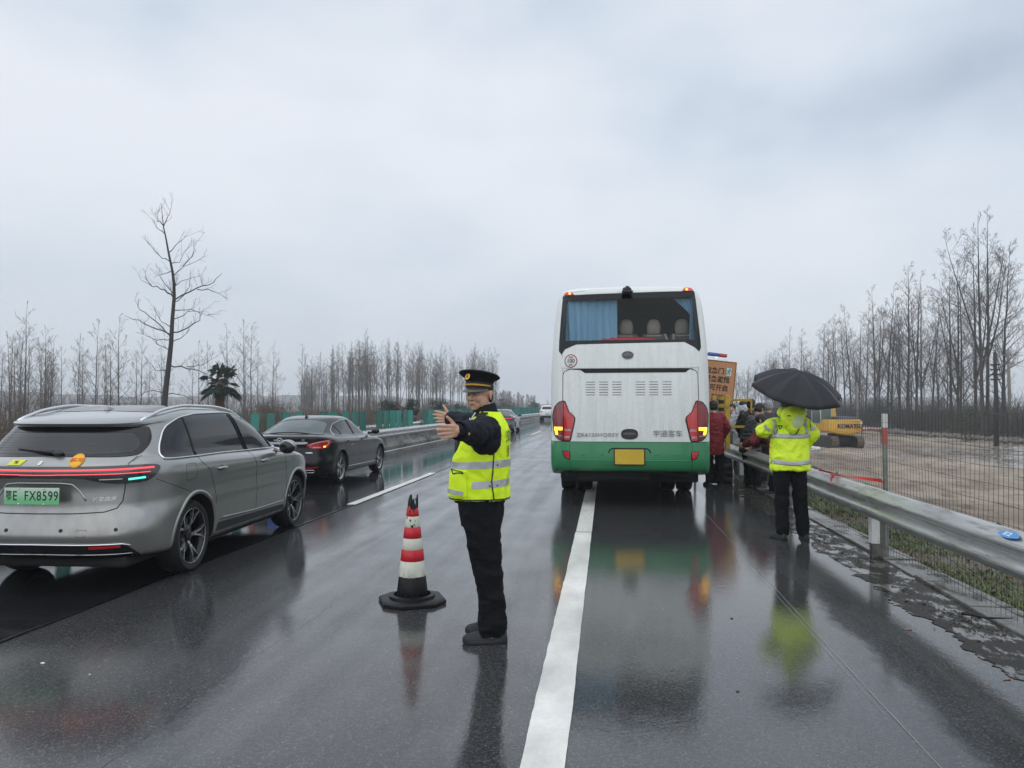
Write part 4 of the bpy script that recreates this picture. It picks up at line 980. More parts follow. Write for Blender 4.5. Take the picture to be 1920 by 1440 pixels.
# ------------------------------------------------------------------ the black saloon and the cars further on
bright = mat('bright satin trim', (.85, .86, .88), .38, .6, var=.03)
def make_saloon(loc, rz, label, detail=True, paint=None, style=0):
    root = empty('saloon_car', loc, rz, label, 'car')
    paint = paint or carpaint('wet black paint', (.003, .003, .005), .0, .3, dirt=(.005, .005, .005), dz=(.1, .5), droplets=.08, cior=1.28)
    K = [dict(w=.72, yr=.34, yf=4.50, zr=.26, zs=.20, zt=.20, zf=.22, sub=1),
         dict(w=.85, yr=.12, yf=4.66, zr=.25, zs=.21, zt=.20, zf=.22, sub=2),
         dict(w=.885, yr=.05, yf=4.72, zr=.30, zs=.27, zt=.26, zf=.28),
         dict(w=.905, yr=.00, yf=4.75, zr=.45, zs=.46, zt=.44, zf=.45),
         dict(w=.90, yr=.02, yf=4.74, zr=.58, zs=.58, zt=.56, zf=.54, n=3.2),
         dict(w=.905, yr=.06, yf=4.68, zr=.74, zs=.72, zt=.69, zf=.62, n=3.0),
         dict(w=.905, yr=.05, yf=4.58, zr=.86, zs=.83, zt=.79, zf=.68, n=2.9),
         dict(w=.885, yr=.03, yf=4.42, zr=.955, zs=.90, zt=.85, zf=.73, n=2.8, fl=1.1),
         dict(w=.850, yr=.06, yf=4.15, zr=.99, zs=.935, zt=.88, zf=.79, n=2.7, fl=1.1),
         dict(w=.815, yr=.24, yf=3.75, zr=1.005, zs=.965, zt=.905, zf=.87, n=2.7, fl=.8),
         dict(w=.775, yr=.44, yf=3.40, zr=1.015, zs=1.01, zt=.96, zf=.94, n=2.6, fl=.8),
         dict(w=.70, yr=.78, yf=3.05, zr=1.15, zs=1.14, zt=1.12, zf=1.12, n=2.5, fl=.8),
         dict(w=.625, yr=1.12, yf=2.72, zr=1.265, zs=1.265, zt=1.26, zf=1.27, n=2.5, fl=.75, rl=.7),
         dict(w=.565, yr=1.34, yf=2.52, zr=1.325, zs=1.325, zt=1.325, zf=1.325, n=2.6, fl=.55, rl=.55),
         dict(w=.40, yr=1.55, yf=2.38, zr=1.355, zs=1.363, zt=1.363, zf=1.36, n=2.8, fl=.35, rl=.35),
         dict(w=.12, yr=1.8, yf=2.15, zr=1.370, zs=1.372, zt=1.372, zf=1.370, n=3, fl=.1, rl=.1)]
    body, bvh = hull(K, 'body', paint, root, nr=20, ns=18, nf=16, sub=3); wh = [(1.08, .32), (3.80, .32)]
    cut_wheels(body, wh, well, r=.365, w=.905)
    pr = Proj(bvh, 1.9); S = pr.side(1); S2 = pr.side(-1); Rr = pr.rear(); T = pr.top()
    for (y, z) in wh:
        for s_ in (-1, 1): wheel(root, s_*.775, y, z, R_=.32, W=.21, rim=.235, style='y', two_tone=False)
        arch_lip(pr, 'arch_trim', y, z, .375, paint, root, 1, rr=.010, off=-.003)
    gl = rnd([(.92, .99), (.98, 1.07), (1.30, 1.205), (1.7, 1.275), (2.15, 1.285), (2.55, 1.235), (3.0, 1.09), (3.36, .945), (2.4, .955), (1.05, .972)], [.03, .05, .1, .1, .1, .1, .1, .02, .1, .04])
    glm = mat('lightly tinted glass', (.10, .12, .125), .05, var=.5, vs_=2)
    for fn in (S, S2):
        pr.patch('side_window', gl, fn, dark_glass, root, off=.003)
        pr.line('window_chrome', gl, fn, chrome, root, r=.006, off=.004, closed=True)
        pil = MB()
        for pts in ([(1.28, .98), (1.24, 1.18)], [(2.10, .965), (2.02, 1.28)], [(2.15, .965), (2.07, 1.28)]): pr.line('x', pts, fn, black_gloss, mb=pil, r=.009, off=.004)
        pil.build('window_pillars', black_gloss, root, kind='stuff')
    if detail:
        for nm, pth in (('rear_door_gap', [(1.40, .50), (1.34, .72), (1.18, .90), (1.16, .96)]), ('front_door_gap', [(2.22, .36), (2.20, .8), (2.14, .96)]), ('wing_gap', [(3.35, .38), (3.33, .8), (3.28, .93)])):
            pr.line(nm, pth, S, seam_m, root, r=.003, off=-.0008)
        for y in (1.45, 2.38):
            p, n = pr.hit(S, y, .845, .018); mb = MB(); mb.tube([p+Vector((-.02, -.08, 0)), p+Vector((.004, -.04, 0)), p+Vector((.004, .04, 0)), p+Vector((-.02, .08, 0))], [.008, .013, .013, .008], 8); mb.build('door_handle', paint, root, smooth=True)
        pr.line('sill_bright_strip', [(1.5, .315), (3.38, .30)], S, chrome, root, r=.006, off=.002)
        pr.line('door_guard', [(1.60, .75), (1.70, .765), (1.78, .757)], S, mat('pinkish tape', (.6, .25, .2), .5), root, r=.006, off=.002)
    for sg in (1, -1):
        mm = MB(); mm.ell((sg*.98, 3.10, 1.0), (.10, .065, .068), 16, 12, Matrix.Rotation(R(-12*sg), 3, 'Z')); mo = mm.build('door_mirror', black_gloss, root, smooth=True)
        mm = MB(); mm.tube([(sg*.80, 3.12, .96), (sg*.90, 3.10, .965), (sg*.98, 3.10, .97)], [.03, .022, .02], 8); mm.build('mirror_stalk', black_gloss, mo, smooth=True)
    # rear window on the sloping back: seen from above
    rw = rnd([(-.66, .53), (.66, .53), (.53, 1.22), (-.53, 1.22)], [.06, .06, .1, .1])
    pr.patch('rear_window', rw, T, glm, root, off=.003)
    pr.line('rear_window_seal', rw, T, black_gloss, root, r=.008, off=.002, closed=True)
    if style == 0:
        tl = [(.53, .815), (.62, .85), (.80, .885), (1.20, .915), (1.16, .84), (1.08, .762), (.90, .742), (.70, .742), (.61, .765)]
        for sg in (1, -1):
            t = pr.patch('tail_light', rnd([(sg*u, v) for u, v in tl], .03), Rr, lens_red, root, off=.006, step=.03)
            pr.line('light_guide', [(sg*u, v) for u, v in [(.60, .81), (.68, .84), (.84, .868), (1.07, .888), (1.08, .83), (1.0, .785)]], Rr, mat('pale light guide', (.5, .35, .34), .3), t, r=.010, off=.006)
            pr.line('indicator', [(sg*.93, .775), (sg*.99, .78)], Rr, led_amber, t, r=.014, off=.004)
            pr.line('reversing_light', [(sg*.68, .765), (sg*.86, .765)], Rr, lens_clear, t, r=.010, off=.004)
            pr.patch('reflector', rnd([(sg*.55, .365), (sg*.80, .375), (sg*.80, .395), (sg*.55, .385)], .006), Rr, lens_red, root, off=.004)
            ex = rnd([(sg*.47, .285), (sg*.70, .285), (sg*.73, .31), (sg*.70, .335), (sg*.47, .335), (sg*.44, .31)], .015)
            pr.patch('tailpipe', ex, Rr, well, root, off=.006, step=.03); pr.line('tailpipe_trim', ex, Rr, chrome, root, r=.007, off=.008, closed=True)
        pr.patch('boot_chrome_bar', rnd([(-.54, .880), (.54, .880), (.58, .850), (.50, .835), (-.50, .835), (-.58, .850)], .02), Rr, bright, root, off=.012)
        # emblem: ring with wings
        p, n = pr.hit(Rr, 0, .915, .008); mb = MB(); mb.tube([p+Vector((.052*math.cos(a*.3491), 0, .040*math.sin(a*.3491))) for a in range(18)], .006, 6, closed=True)
        mb.box(p+Vector((.085, 0, .002)), (.06, .008, .010)); mb.box(p+Vector((-.085, 0, .002)), (.06, .008, .010)); mb.prism([(p.x-.035, p.z+.012), (p.x, p.z-.02), (p.x+.035, p.z+.012), (p.x, p.z+.0)], p.y-.004, p.y+.004, axis='Y')
        mb.build('emblem', bright, root, smooth=True, angle=40)
        t = text_mb('M6', .045, .003, shear=.3); pr.put(t, Rr, .47, .915, root, 'lettering', bright)
        t = text_mb('HAIMA', .035, .003, sx=1.2, bold=.001); pr.put(t, Rr, .60, .665, root, 'lettering', bright)
        bl = mat('blue licence plate', (.02, .12, .62), .4, var=.05)
        mb = MB(); mb.box((0, .02, .715), (.44, .006, .14), ch=.003); plate = mb.build('licence_plate', bl, root); Mt = frame((0, .0165, .715), (1, 0, 0), (0, 0, 1))
        for s_, u in (('2', -.02), ('7', .04), ('9', .085), ('1', .13), ('6', .175)):
            t = text_mb(s_, .115, .001, bold=.001, sx=.75); t.xf(Mt @ Matrix.Translation((u, 0, 0))).build('plate_character', white_paint, plate)
        pr.line('boot_gap', [(.62, .95), (.58, .88), (.55, .80), (.50, .64), (.3, .60), (0, .595), (-.3, .60), (-.5, .64), (-.55, .80)], Rr, seam_m, root, r=.004, off=-.001)
    else:
        tl = pr.patch('tail_light', rnd([(-1.15, .87), (1.15, .87), (1.05, .80), (-1.05, .80)], .03), Rr, lens_dark, root, off=.006, step=.05)
        pr.line('light_strip', [(-1.05, .845), (0, .845), (1.05, .845)], Rr, led_red, tl, r=.016, off=.01)
        mb = MB(); mb.box((0, -.005, .55), (.46, .01, .14)); mb.build('licence_plate', mat('green small plate', (.25, .5, .3), .5), root)
        mb = MB(); mb.box((0, .0, .28), (1.1, .02, .04)); mb.build('bumper_bright_strip', chrome, root)
    mb = MB(); p, n = pr.hit(T, 0, 1.42, 0); mb.loft([[p+Vector(q) for q in ((-.03, -.06, -.01), (.03, -.06, -.01), (.03, .08, -.01), (-.03, .08, -.01))], [p+Vector(q) for q in ((-.007, -.06, .055), (.007, -.06, .055), (.01, .02, .03), (-.01, .02, .03))]]); mb.build('aerial', black_gloss, root)
    mb = MB(); mb.box((0, 2.4, .20), (1.4, 3.6, .08), ch=.02); mb.box((0, .7, .26), (1.3, .9, .12), ch=.04); mb.build('underbody', under_m, root, kind='stuff')
    return root
make_saloon((-6.29, 14.35, 0), 0, 'wet black saloon with chrome boot bar and blue licence plate')
make_saloon((-6.38, 45.6, 0), 0, 'small dark saloon with a red light strip driving away behind the officer', detail=False, paint=carpaint('dark violet grey paint', (.03, .028, .032), .3, .3), style=1)
def make_white_suv():
    root = empty('suv', (-6.15, 82, 0), 0, 'distant white SUV at the left edge of the coach', 'car')
    paint = carpaint('wet white paint', (.72, .73, .74), 0, .3)
    K = [dict(w=.76, yr=.3, yf=4.3, zr=.36, zs=.26, zt=.26, zf=.3, sub=1), dict(w=.90, yr=.05, yf=4.45, zr=.40, zs=.32, zt=.3, zf=.34), dict(w=.93, yr=0, yf=4.5, zr=.6, zs=.6, zt=.58, zf=.6),
         dict(w=.93, yr=.06, yf=4.45, zr=.9, zs=.92, zt=.88, zf=.82), dict(w=.88, yr=.1, yf=4.1, zr=1.1, zs=1.12, zt=1.06, zf=.98), dict(w=.84, yr=.2, yf=3.6, zr=1.16, zs=1.17, zt=1.12, zf=1.07, fl=.8),
         dict(w=.72, yr=.42, yf=2.8, zr=1.52, zs=1.54, zt=1.52, zf=1.5, fl=.8), dict(w=.6, yr=.55, yf=2.5, zr=1.6, zs=1.63, zt=1.63, zf=1.6, fl=.7), dict(w=.1, yr=1.5, yf=1.9, zr=1.65, zs=1.66, zt=1.66, zf=1.65, rl=.1, fl=.1)]
    body, bvh = hull(K, 'body', paint, root, nr=14, ns=12, nf=12, sub=3); wh = [(.95, .36), (3.6, .36)]; cut_wheels(body, wh, well, r=.41, w=.93)
    pr = Proj(bvh, 1.9)
    for (y, z) in wh:
        for s_ in (-1, 1): wheel(root, s_*.79, y, z, R_=.36, W=.23, rim=.25, style='y', two_tone=False)
    for fn in (pr.side(1), pr.side(-1)): pr.patch('side_window', rnd([(.6, 1.2), (.8, 1.46), (1.2, 1.52), (2.4, 1.5), (3.3, 1.16)], .05), fn, dark_glass, root, step=.1)
    pr.patch('rear_window', rnd([(-.8, 1.2), (.8, 1.2), (.75, 1.5), (-.75, 1.5)], .05), pr.rear(), dark_glass, root, step=.1)
    for sg in (1, -1): pr.patch('tail_light', rnd([(sg*.55, 1.0), (sg*1.1, 1.03), (sg*1.1, .92), (sg*.6, .9)], .03), pr.rear(), lens_red, root, step=.06)
    pr.patch('bumper_insert', rnd([(-.85, .55), (.85, .55), (.88, .40), (-.88, .40)], .03), pr.rear(), black_plastic, root, step=.1)
    mb = MB(); mb.box((0, -.01, .72), (.44, .01, .14)); mb.build('licence_plate', mat('green small plate', (.25, .5, .3), .5), root)
make_white_suv()
def blue_truck():
    root = empty('truck', (-5.95, 128, 0), 0, 'far blue box truck showing above the white SUV roof', 'truck')
    b = mat('blue truck paint', (.015, .07, .38), .45, var=.15)
    mb = MB(); mb.box((0, 3, 1.85), (2.2, 6, 2.3), ch=.05); mb.build('cargo_box', b, root)
    for s_ in (-1, 1):
        mb = MB(); mb.box((s_*.55, -.012, 1.85), (1.06, .02, 2.2), ch=.008); mb.build('rear_door', b, root)
    mb = MB(); mb.box((0, 3.5, .62), (.9, 7.5, .16)); mb.build('chassis', under_m, root)
    mb = MB(); mb.box((0, 7.1, 1.45), (2.0, 1.6, 1.9), ch=.15); mb.build('cab', white_paint, root)
    for y in (1.3, 6.9):
        for s_ in (-1, 1): wheel(root, s_*.9, y, .45, R_=.45, W=.28, rim=.28, style='y', two_tone=False)
    mb = MB(); mb.box((0, -.02, .62), (2.0, .06, .12)); mb.build('underrun_bar', b, root)
blue_truck()
# ================================================================== the coach
def grimy(name, c, dirt, amt=.5, rough=.35, streak=1.0, lo=1.0, hi=3.4):
    """painted coachwork with road film: drip streaks and heavier spray low down"""
    m = bpy.data.materials.new(name); m.use_nodes = True; nt = m.node_tree; N = nt.nodes.new; L = nt.links.new
    b = nt.nodes['Principled BSDF']; tc = N('ShaderNodeTexCoord'); O = tc.outputs['Object']
    def nz(sc_, st, d=6, r=.65):
        mp = N('ShaderNodeMapping'); mp.inputs['Scale'].default_value = st; L(O, mp.inputs[0])
        n = N('ShaderNodeTexNoise'); n.inputs['Scale'].default_value = sc_; n.inputs['Detail'].default_value = d; n.inputs['Roughness'].default_value = r; L(mp.outputs[0], n.inputs[0]); return n.outputs[0]
    a = nz(14, (1, 1, .07)); f = nz(26, (1, 1, 1), 8, .75); g = nz(45, (1, 1, .25), 3)
    def mth(op, x, y):
        q = N('ShaderNodeMath'); q.operation = op; q.use_clamp = op == 'MULTIPLY'
        for i, w in enumerate((x, y)):
            if isinstance(w, (int, float)): q.inputs[i].default_value = w
            else: L(w, q.inputs[i])
        return q.outputs[0]
    def rng(x, p, q, r_, s_):
        k = N('ShaderNodeMapRange'); k.inputs[1].default_value = p; k.inputs[2].default_value = q; k.inputs[3].default_value = r_; k.inputs[4].default_value = s_; L(x, k.inputs[0]); return k.outputs[0]
    sx = N('ShaderNodeSeparateXYZ'); L(O, sx.inputs[0]); hgt = rng(sx.outputs[2], lo, hi, 1.0, .45)
    t = mth('ADD', mth('MULTIPLY', a, .55*streak), mth('MULTIPLY', f, .45)); t = mth('MULTIPLY', rng(t, .36, .66, 0, 1), hgt); t = mth('MULTIPLY', t, amt*1.6)
    mx = N('ShaderNodeMix'); mx.data_type = 'RGBA'; L(t, mx.inputs[0]); mx.inputs[6].default_value = (*c, 1); mx.inputs[7].default_value = (*dirt, 1)
    m2 = N('ShaderNodeMix'); m2.data_type = 'RGBA'; L(rng(g, .60, .75, 0, .35*amt*2), m2.inputs[0]); L(mx.outputs[2], m2.inputs[6]); m2.inputs[7].default_value = (*[q*.55 for q in dirt], 1)
    L(m2.outputs[2], b.inputs['Base Color']); L(rng(t, 0, .6, rough, rough+.3), b.inputs['Roughness']); L(rng(t, 0, .6, .6, .1), b.inputs['Coat Weight']); b.inputs['Coat Roughness'].default_value = .12
    bp = N('ShaderNodeBump'); bp.inputs['Strength'].default_value = .1; bp.inputs['Distance'].default_value = .003; L(f, bp.inputs['Height']); L(bp.outputs[0], b.inputs['Normal'])
    return m
def curtain(mb, x0, x1, z0, z1, y, folds, amp, pinch=None):
    n = folds*10; rows = 16; V = []
    for j in range(rows+1):
        t = j/rows; z = z1+(z0-z1)*t
        for i in range(n+1):
            u = i/n; x = x0+(x1-x0)*u
            if pinch: x = pinch(u, t)
            ph = u*folds*2*math.pi+.6*math.sin(t*3+u*9)
            V.append((x, y+amp*(math.sin(ph)+.3*math.sin(2.3*ph+1))*(.5+.5*t), z))
    F = [(j*(n+1)+i, j*(n+1)+i+1, (j+1)*(n+1)+i+1, (j+1)*(n+1)+i) for j in range(rows) for i in range(n)]
    b0 = len(V); V2 = [(x, yy+.003, z) for x, yy, z in V]; mb.add(V, F); mb.add(V2, [tuple(reversed(f)) for f in F]); return mb
def make_coach():
    root = empty('coach', (.369, 12.09, 0), 0, 'white and green long-distance coach stopped on the hard shoulder, seen from behind', 'bus')
    white = grimy('grimy white coach paint', (.80, .84, .83), (.46, .48, .45), .34)
    green = grimy('grimy green coach paint', (.018, .23, .082), (.07, .21, .12), .32, lo=.3, hi=1.6)
    lgreen = mat('light green stripe', (.16, .42, .07), .4, coat=.5)
    K = [dict(w=1.15, yr=.16, yf=11.7, zr=.49, zs=.40, zt=.4, zf=.4, sub=1), dict(w=1.225, yr=.05, yf=11.9, zr=.515, zs=.42, zt=.4, zf=.42, sub=2), dict(w=1.25, yr=.0, yf=12, zr=.60, zs=.56, zt=.5, zf=.5, sub=3),
         dict(w=1.25, yr=-.02, yf=12, zr=.72, zs=.72, zt=.7, zf=.7, sub=3), dict(w=1.25, yr=-.01, yf=12, zr=.944, zs=.96, zt=.96, zf=.96, sharp=1, sub=3), dict(w=1.25, yr=.01, yf=12, zr=.956, zs=.975, zt=.975, zf=.975, sub=1, sharp=1),
         dict(w=1.25, yr=.02, yf=11.95, zr=1.5, zs=1.5, zt=1.5, zf=1.5), dict(w=1.243, yr=.05, yf=11.85, zr=2.1, zs=2.1, zt=2.1, zf=2.1), dict(w=1.222, yr=.09, yf=11.7, zr=2.5, zs=2.5, zt=2.5, zf=2.5),
         dict(w=1.185, yr=.16, yf=11.5, zr=2.95, zs=2.95, zt=2.95, zf=2.95), dict(w=1.145, yr=.20, yf=11.35, zr=3.19, zs=3.2, zt=3.2, zf=3.2), dict(w=1.10, yr=.225, yf=11.25, zr=3.31, zs=3.29, zt=3.29, zf=3.29, sub=3, sharp=1),
         dict(w=1.04, yr=.27, yf=11.2, zr=3.345, zs=3.34, zt=3.34, zf=3.34), dict(w=.90, yr=.42, yf=11.1, zr=3.385, zs=3.375, zt=3.375, zf=3.37), dict(w=.6, yr=.8, yf=10.9, zr=3.41, zs=3.40, zt=3.40, zf=3.39), dict(w=.2, yr=1.4, yf=10.5, zr=3.42, zs=3.42, zt=3.42, zf=3.41)]
    for k in K: k.update(rl=.60, fl=.7, n=4.6, m=4)
    body, bvh = hull(K, 'body', [white, green], root, nr=26, ns=24, nf=12, sub=5, len_=12)
    for p in body.data.polygons:
        zc = p.center.z-.02*min(1, max(0, (p.center.y)/.6))
        if zc < .95: p.material_index = 1
    wh = [(2.75, .5), (8.9, .5)]
    # saloon cavity behind the rear window, wheel wells
    mb = MB(); mb.box((0, 1.6, 2.845), (2.06, 3.6, .67)); cut = mb.build('cutter', under_m, root); md = body.modifiers.new('w', 'BOOLEAN'); md.operation = 'DIFFERENCE'; md.object = cut; md.solver = 'EXACT'
    me = ev_mesh(body); body.modifiers.clear(); body.data = me; bpy.data.objects.remove(cut)
    inner = mat('coach interior trim', (.055, .053, .05), .8)
    while len(me.materials) < 3: me.materials.append(inner)
    me.materials[2] = inner
    for p in me.polygons:
        c = p.center
        if abs(c.x) < 1.0305 and 2.50 < c.z < 3.182 and .3 < c.y < 3.45: p.material_index = 2
        elif abs(c.x) < 1.0305 and 2.50 < c.z < 3.182 and c.y < 3.45 and (abs(p.normal.y) < .3) : p.material_index = 2
    cut_wheels(body, wh, well, r=.58, depth=.7, w=1.25)
    pr = Proj(bvh, 6.0); F = pr.rear(); S = pr.side(1); S2 = pr.side(-1)
    gap = seam_m
    # black glass surround made as a frame of four pieces
    def quadp(name, pts, m, off=.004, par=root, r=.0): return pr.patch(name, rnd(pts, r) if r else pts, F, m, par, off=off, step=.05)
    surround = mat('black window surround', (.005, .006, .007), .14, spec=.35)
    fo = [(-1.115, 3.245), (1.085, 3.285), (1.135, 2.40), (1.10, 2.335), (1.02, 2.40), (.86, 2.475), (-.84, 2.452), (-1.03, 2.385), (-1.09, 2.30), (-1.14, 2.36)]
    w_ = empty('rear_window', (0, 0, 0)); w_.parent = root
    def frame_piece(pts): return pr.patch('surround', pts, F, surround, w_, off=.006, step=.05)
    frame_piece([(-1.115, 3.240), (1.085, 3.280), (1.085, 3.178), (-1.11, 3.152)])
    frame_piece([(-1.112, 3.156), (-1.028, 3.153), (-1.03, 2.51), (-1.14, 2.51)])
    frame_piece([(1.028, 3.176), (1.088, 3.178), (1.132, 2.51), (1.035, 2.51)])
    frame_piece([(-1.14, 2.515), (1.132, 2.515), (1.135, 2.40), (1.10, 2.335), (1.02, 2.40), (.86, 2.478), (-.84, 2.455), (-1.03, 2.385), (-1.09, 2.30), (-1.14, 2.36)])
    # glass pane
    gm = bpy.data.materials.new('rear window glass'); gm.use_nodes = True; nt = gm.node_tree; b = nt.nodes['Principled BSDF']
    b.inputs['Base Color'].default_value = (.14, .15, .15, 1); b.inputs['Roughness'].default_value = .04; b.inputs['Alpha'].default_value = .16; b.inputs['Coat Weight'].default_value = 0
    MATS['rear window glass'] = gm
    V = []; 
    p00 = pr.hit(F, -1.05, 2.49, .001)[0]; cols = 24; rows = 8
    def yy(x, z): return pr.hit(F, x*1.02, z, .0015)[0].y if pr.hit(F, x*1.02, z)[0] else .1
    mb = MB(); vs_ = []
    for j in range(rows+1):
        z = 2.50+.69*j/rows
        for i in range(cols+1):
            x = -1.05+2.10*i/cols; vs_.append((x, yy(x, z), z))
    fs_ = [(j*(cols+1)+i, j*(cols+1)+i+1, (j+1)*(cols+1)+i+1, (j+1)*(cols+1)+i) for j in range(rows) for i in range(cols)]
    mb.add(vs_, fs_); mb.build('pane', gm, w_, smooth=True)
    # cabin behind the glass
    blue_c = mat('blue curtain cloth', (.20, .42, .60), .85, var=.18, vs_=5, stretch=(3, 1, .3))
    mb = MB(); curtain(mb, -1.02, -.185, 2.49, 3.17, .30, 7, .024); mb.build('curtain', blue_c, root, smooth=True)
    def pinch(u, t):
        if t < .35: a = t/.35; return (.70+.32*u)*(1-a)+(.955+.06*u)*a
        a = (t-.35)/.65; return (.955+.06*u)*(1-a)+(.94+.085*u)*a
    mb = MB(); curtain(mb, .7, 1.02, 2.49, 3.17, .33, 5, .016, pinch); mb.build('curtain', blue_c, root, smooth=True)
    head = mat('beige seat leather', (.50, .46, .40), .6, var=.08); seatc = mat('grey seat cloth', (.16, .16, .165), .85, var=.2); piping = mat('pale seat piping', (.55, .52, .47), .6)
    for x in (-.86, -.45, -.03, .425, .885):
        s_ = empty('seat', (x, .95, 2.5)); s_.parent = root
        mb = MB(); mb.box((0, .0, .06), (.40, .16, .24), ch=.05); mb.build('backrest', seatc, s_, smooth=True, angle=50)
        mb = MB(); rings = []
        for z, w, d in ((.17, .085, .05), (.19, .108, .07), (.26, .118, .08), (.34, .112, .08), (.395, .085, .06), (.42, .04, .03)):
            rings.append([(w*sgnpow(math.cos(a), .8), d*sgnpow(math.sin(a), .8)-.02, z) for a in [2*math.pi*k/20 for k in range(20)]])
        mb.loft(rings); mb.build('headrest', head, s_, smooth=True)
        mb = MB(); mb.box((0, -.083, .145), (.245, .012, .022), ch=.004); mb.build('piping', piping, s_)
    for x0, x1 in ((.60, .67), (.74, .75)):
        mb = MB(); mb.tube([(x0, .84, 2.67), (x1, .84, 2.50)], .022, 8); mb.build('seat_belt', piping, root)
    redc = mat('red cloth on parcel shelf', (.45, .02, .035), .7, var=.2)
    mb = MB(); mb.ell((-.05, .36, 2.50), (.56, .14, .085), 28, 10); mb.build('red_shelf_cover', redc, root, smooth=True)
    # rear parts: upper panel edge, slot, hatch
    quadp('upper_panel', rnd([(-1.06, 2.285), (-1.02, 2.365), (-.84, 2.44), (.86, 2.462), (1.03, 2.375), (1.075, 2.30), (1.09, 2.10), (.93, 2.082), (-.93, 2.082), (-1.09, 2.10)], .04), white, off=.011)
    quadp('hatch_slot', [(-1.0, 2.072), (1.0, 2.072), (.93, 2.060), (.86, 2.012), (-.70, 2.008), (-.77, 2.055)], under_m, off=.004)
    hatch = [(-1.06, .965), (-1.06, 1.985), (-1.03, 2.04), (-.94, 2.070), (.92, 2.070), (1.03, 2.04), (1.065, 1.985), (1.065, .965)]
    pr.line('hatch_gap', hatch, F, gap, root, r=.006, off=-.001)
    pr.line('upper_gap', [(-1.06, 2.0), (-1.07, 2.30)], F, gap, root, r=.003, off=0); pr.line('upper_gap', [(1.07, 2.0), (1.075, 2.30)], F, gap, root, r=.003, off=0)
    pr.line('corner_gap', [(-1.06, .965), (-1.06, 1.58)], F, gap, root, r=.004)
    for x0, x1 in ((-.685, -.54), (-.475, -.335), (-.272, -.13), (.09, .235), (.30, .435), (.505, .64)):
        for k in range(6):
            z = 1.868-.0395*k
            pr.line('louvre', [(x0, z), (x1, z)], F, under_m, root, r=.0048, off=-.001, step=.07)
    # lights
    def light(sg):
        o = [(1.02, 1.59), (1.13, 1.57), (1.215, 1.49), (1.262, 1.37), (1.262, 1.30), (1.235, 1.12), (1.20, 1.03), (1.13, .972), (1.04, .955), (.925, .955), (.845, 1.29), (.858, 1.345), (.94, 1.40)]
        out = pr.patch('tail_light', rnd([(sg*u, v) for u, v in o], .03), F, black_gloss, root, off=.006, step=.035)
        a = [(1.045, 1.572), (1.12, 1.555), (1.20, 1.475), (1.242, 1.36), (1.242, 1.30), (1.215, 1.12), (1.18, 1.04), (1.12, .988), (1.045, .972)]
        pr.patch('outer_lens', rnd([(sg*u, v) for u, v in a], .02), F, mat('dark red lens', (.16, .006, .012), .12, coat=1, var=.2, vs_=20), out, off=.011, step=.035)
        a = [(1.035, 1.572), (.955, 1.40), (.872, 1.335), (.865, 1.29), (.945, .972), (1.035, .972)]
        pr.patch('inner_lens', rnd([(sg*u, v) for u, v in a], .015), F, lens_red, out, off=.011, step=.035)
        ribs = MB()
        for k in range(17):
            v = 1.50-.0265*k
            e = .955+(1.50-v)*-.0 if v > 1.40 else .885
            pr.line('x', [(sg*1.03, v), (sg*(e+.012), v)], F, lens_red, mb=ribs, r=.0035, off=.012, step=.1)
            if v > 1.2: pr.line('x', [(sg*1.05, v), (sg*(1.14 if v > 1.5 else 1.21), v)], F, lens_red, mb=ribs, r=.0025, off=.012, step=.1)
        ribs.build('lens_ribs', lens_red, out, kind='stuff')
        for v in (1.125, 1.115): pass
        for v, u1 in ((1.135, .915), (1.118, .913), (1.028, .935), (1.010, .937)):
            pr.line('reversing_light', [(sg*1.02, v), (sg*u1, v)], F, lens_clear, out, r=.0065, off=.012, step=.1)
        # lit amber dots in an L
        am = MB()
        for r_ in range(3):
            for c in range(9): 
                p, n = pr.hit(F, sg*(1.065+.0165*c), 1.168-.017*r_, .014)
                if p: am.ell(p, (.0085, .006, .0085), 8, 6)
        for r_ in range(3, 7):
            for c in range(3):
                p, n = pr.hit(F, sg*(1.165+.0165*c-.004*r_), 1.168-.017*r_, .014)
                if p: am.ell(p, (.0085, .006, .0085), 8, 6)
        am.build('lit_indicator', led_amber, out, smooth=True, kind='stuff')
        pr.line('fog_strip', [(sg*1.06, 1.035), (sg*1.17, 1.04)], F, mat('dull clear lens', (.25, .22, .2), .3), out, r=.012, off=.008)
        # bumper reflector and roof marker
        a = [(.925, .812), (1.06, .812), (1.05, .76), (1.01, .70), (.94, .668), (.925, .68)]
        q = pr.patch('reflector_housing', rnd([(sg*u, v) for u, v in a], .02), F, black_gloss, root, off=.004, step=.03)
        a = [(.94, .80), (1.045, .80), (1.035, .765), (1.0, .715), (.94, .685)]
        pr.patch('reflector', rnd([(sg*u, v) for u, v in a], .01), F, lens_red, q, off=.008, step=.03)
        zb = 3.245 if sg < 0 else 3.278; xo = 1.095 if sg < 0 else 1.07; xi = .90 if sg < 0 else .86
        q = pr.patch('roof_marker', rnd([(sg*xi, zb), (sg*(xi+.045), zb+.045), (sg*(xo-.045), zb+.05), (sg*xo, zb)], .015), F, lens_red, root, off=.018, step=.03)
        p, n = pr.hit(F, sg*(xi+.075), zb+.022, .02)
        if p: mb = MB(); mb.ell(p, (.022, .01, .014)); mb.build('marker_bulb', led_amber, q, smooth=True)
    light(1); light(-1)
    # bumper details
    pr.line('bumper_top_gap', [(-1.20, .950), (0, .950), (1.20, .950)], F, gap, root, r=.005, off=0)
    for u in (-.935, .945): pr.line('bumper_gap', [(u, .945), (u, .54)], F, gap, root, r=.003, off=0)
    pr.line('bumper_crease', [(-1.0, .672), (0, .672), (1.0, .672)], F, green, root, r=.009, off=-.004)
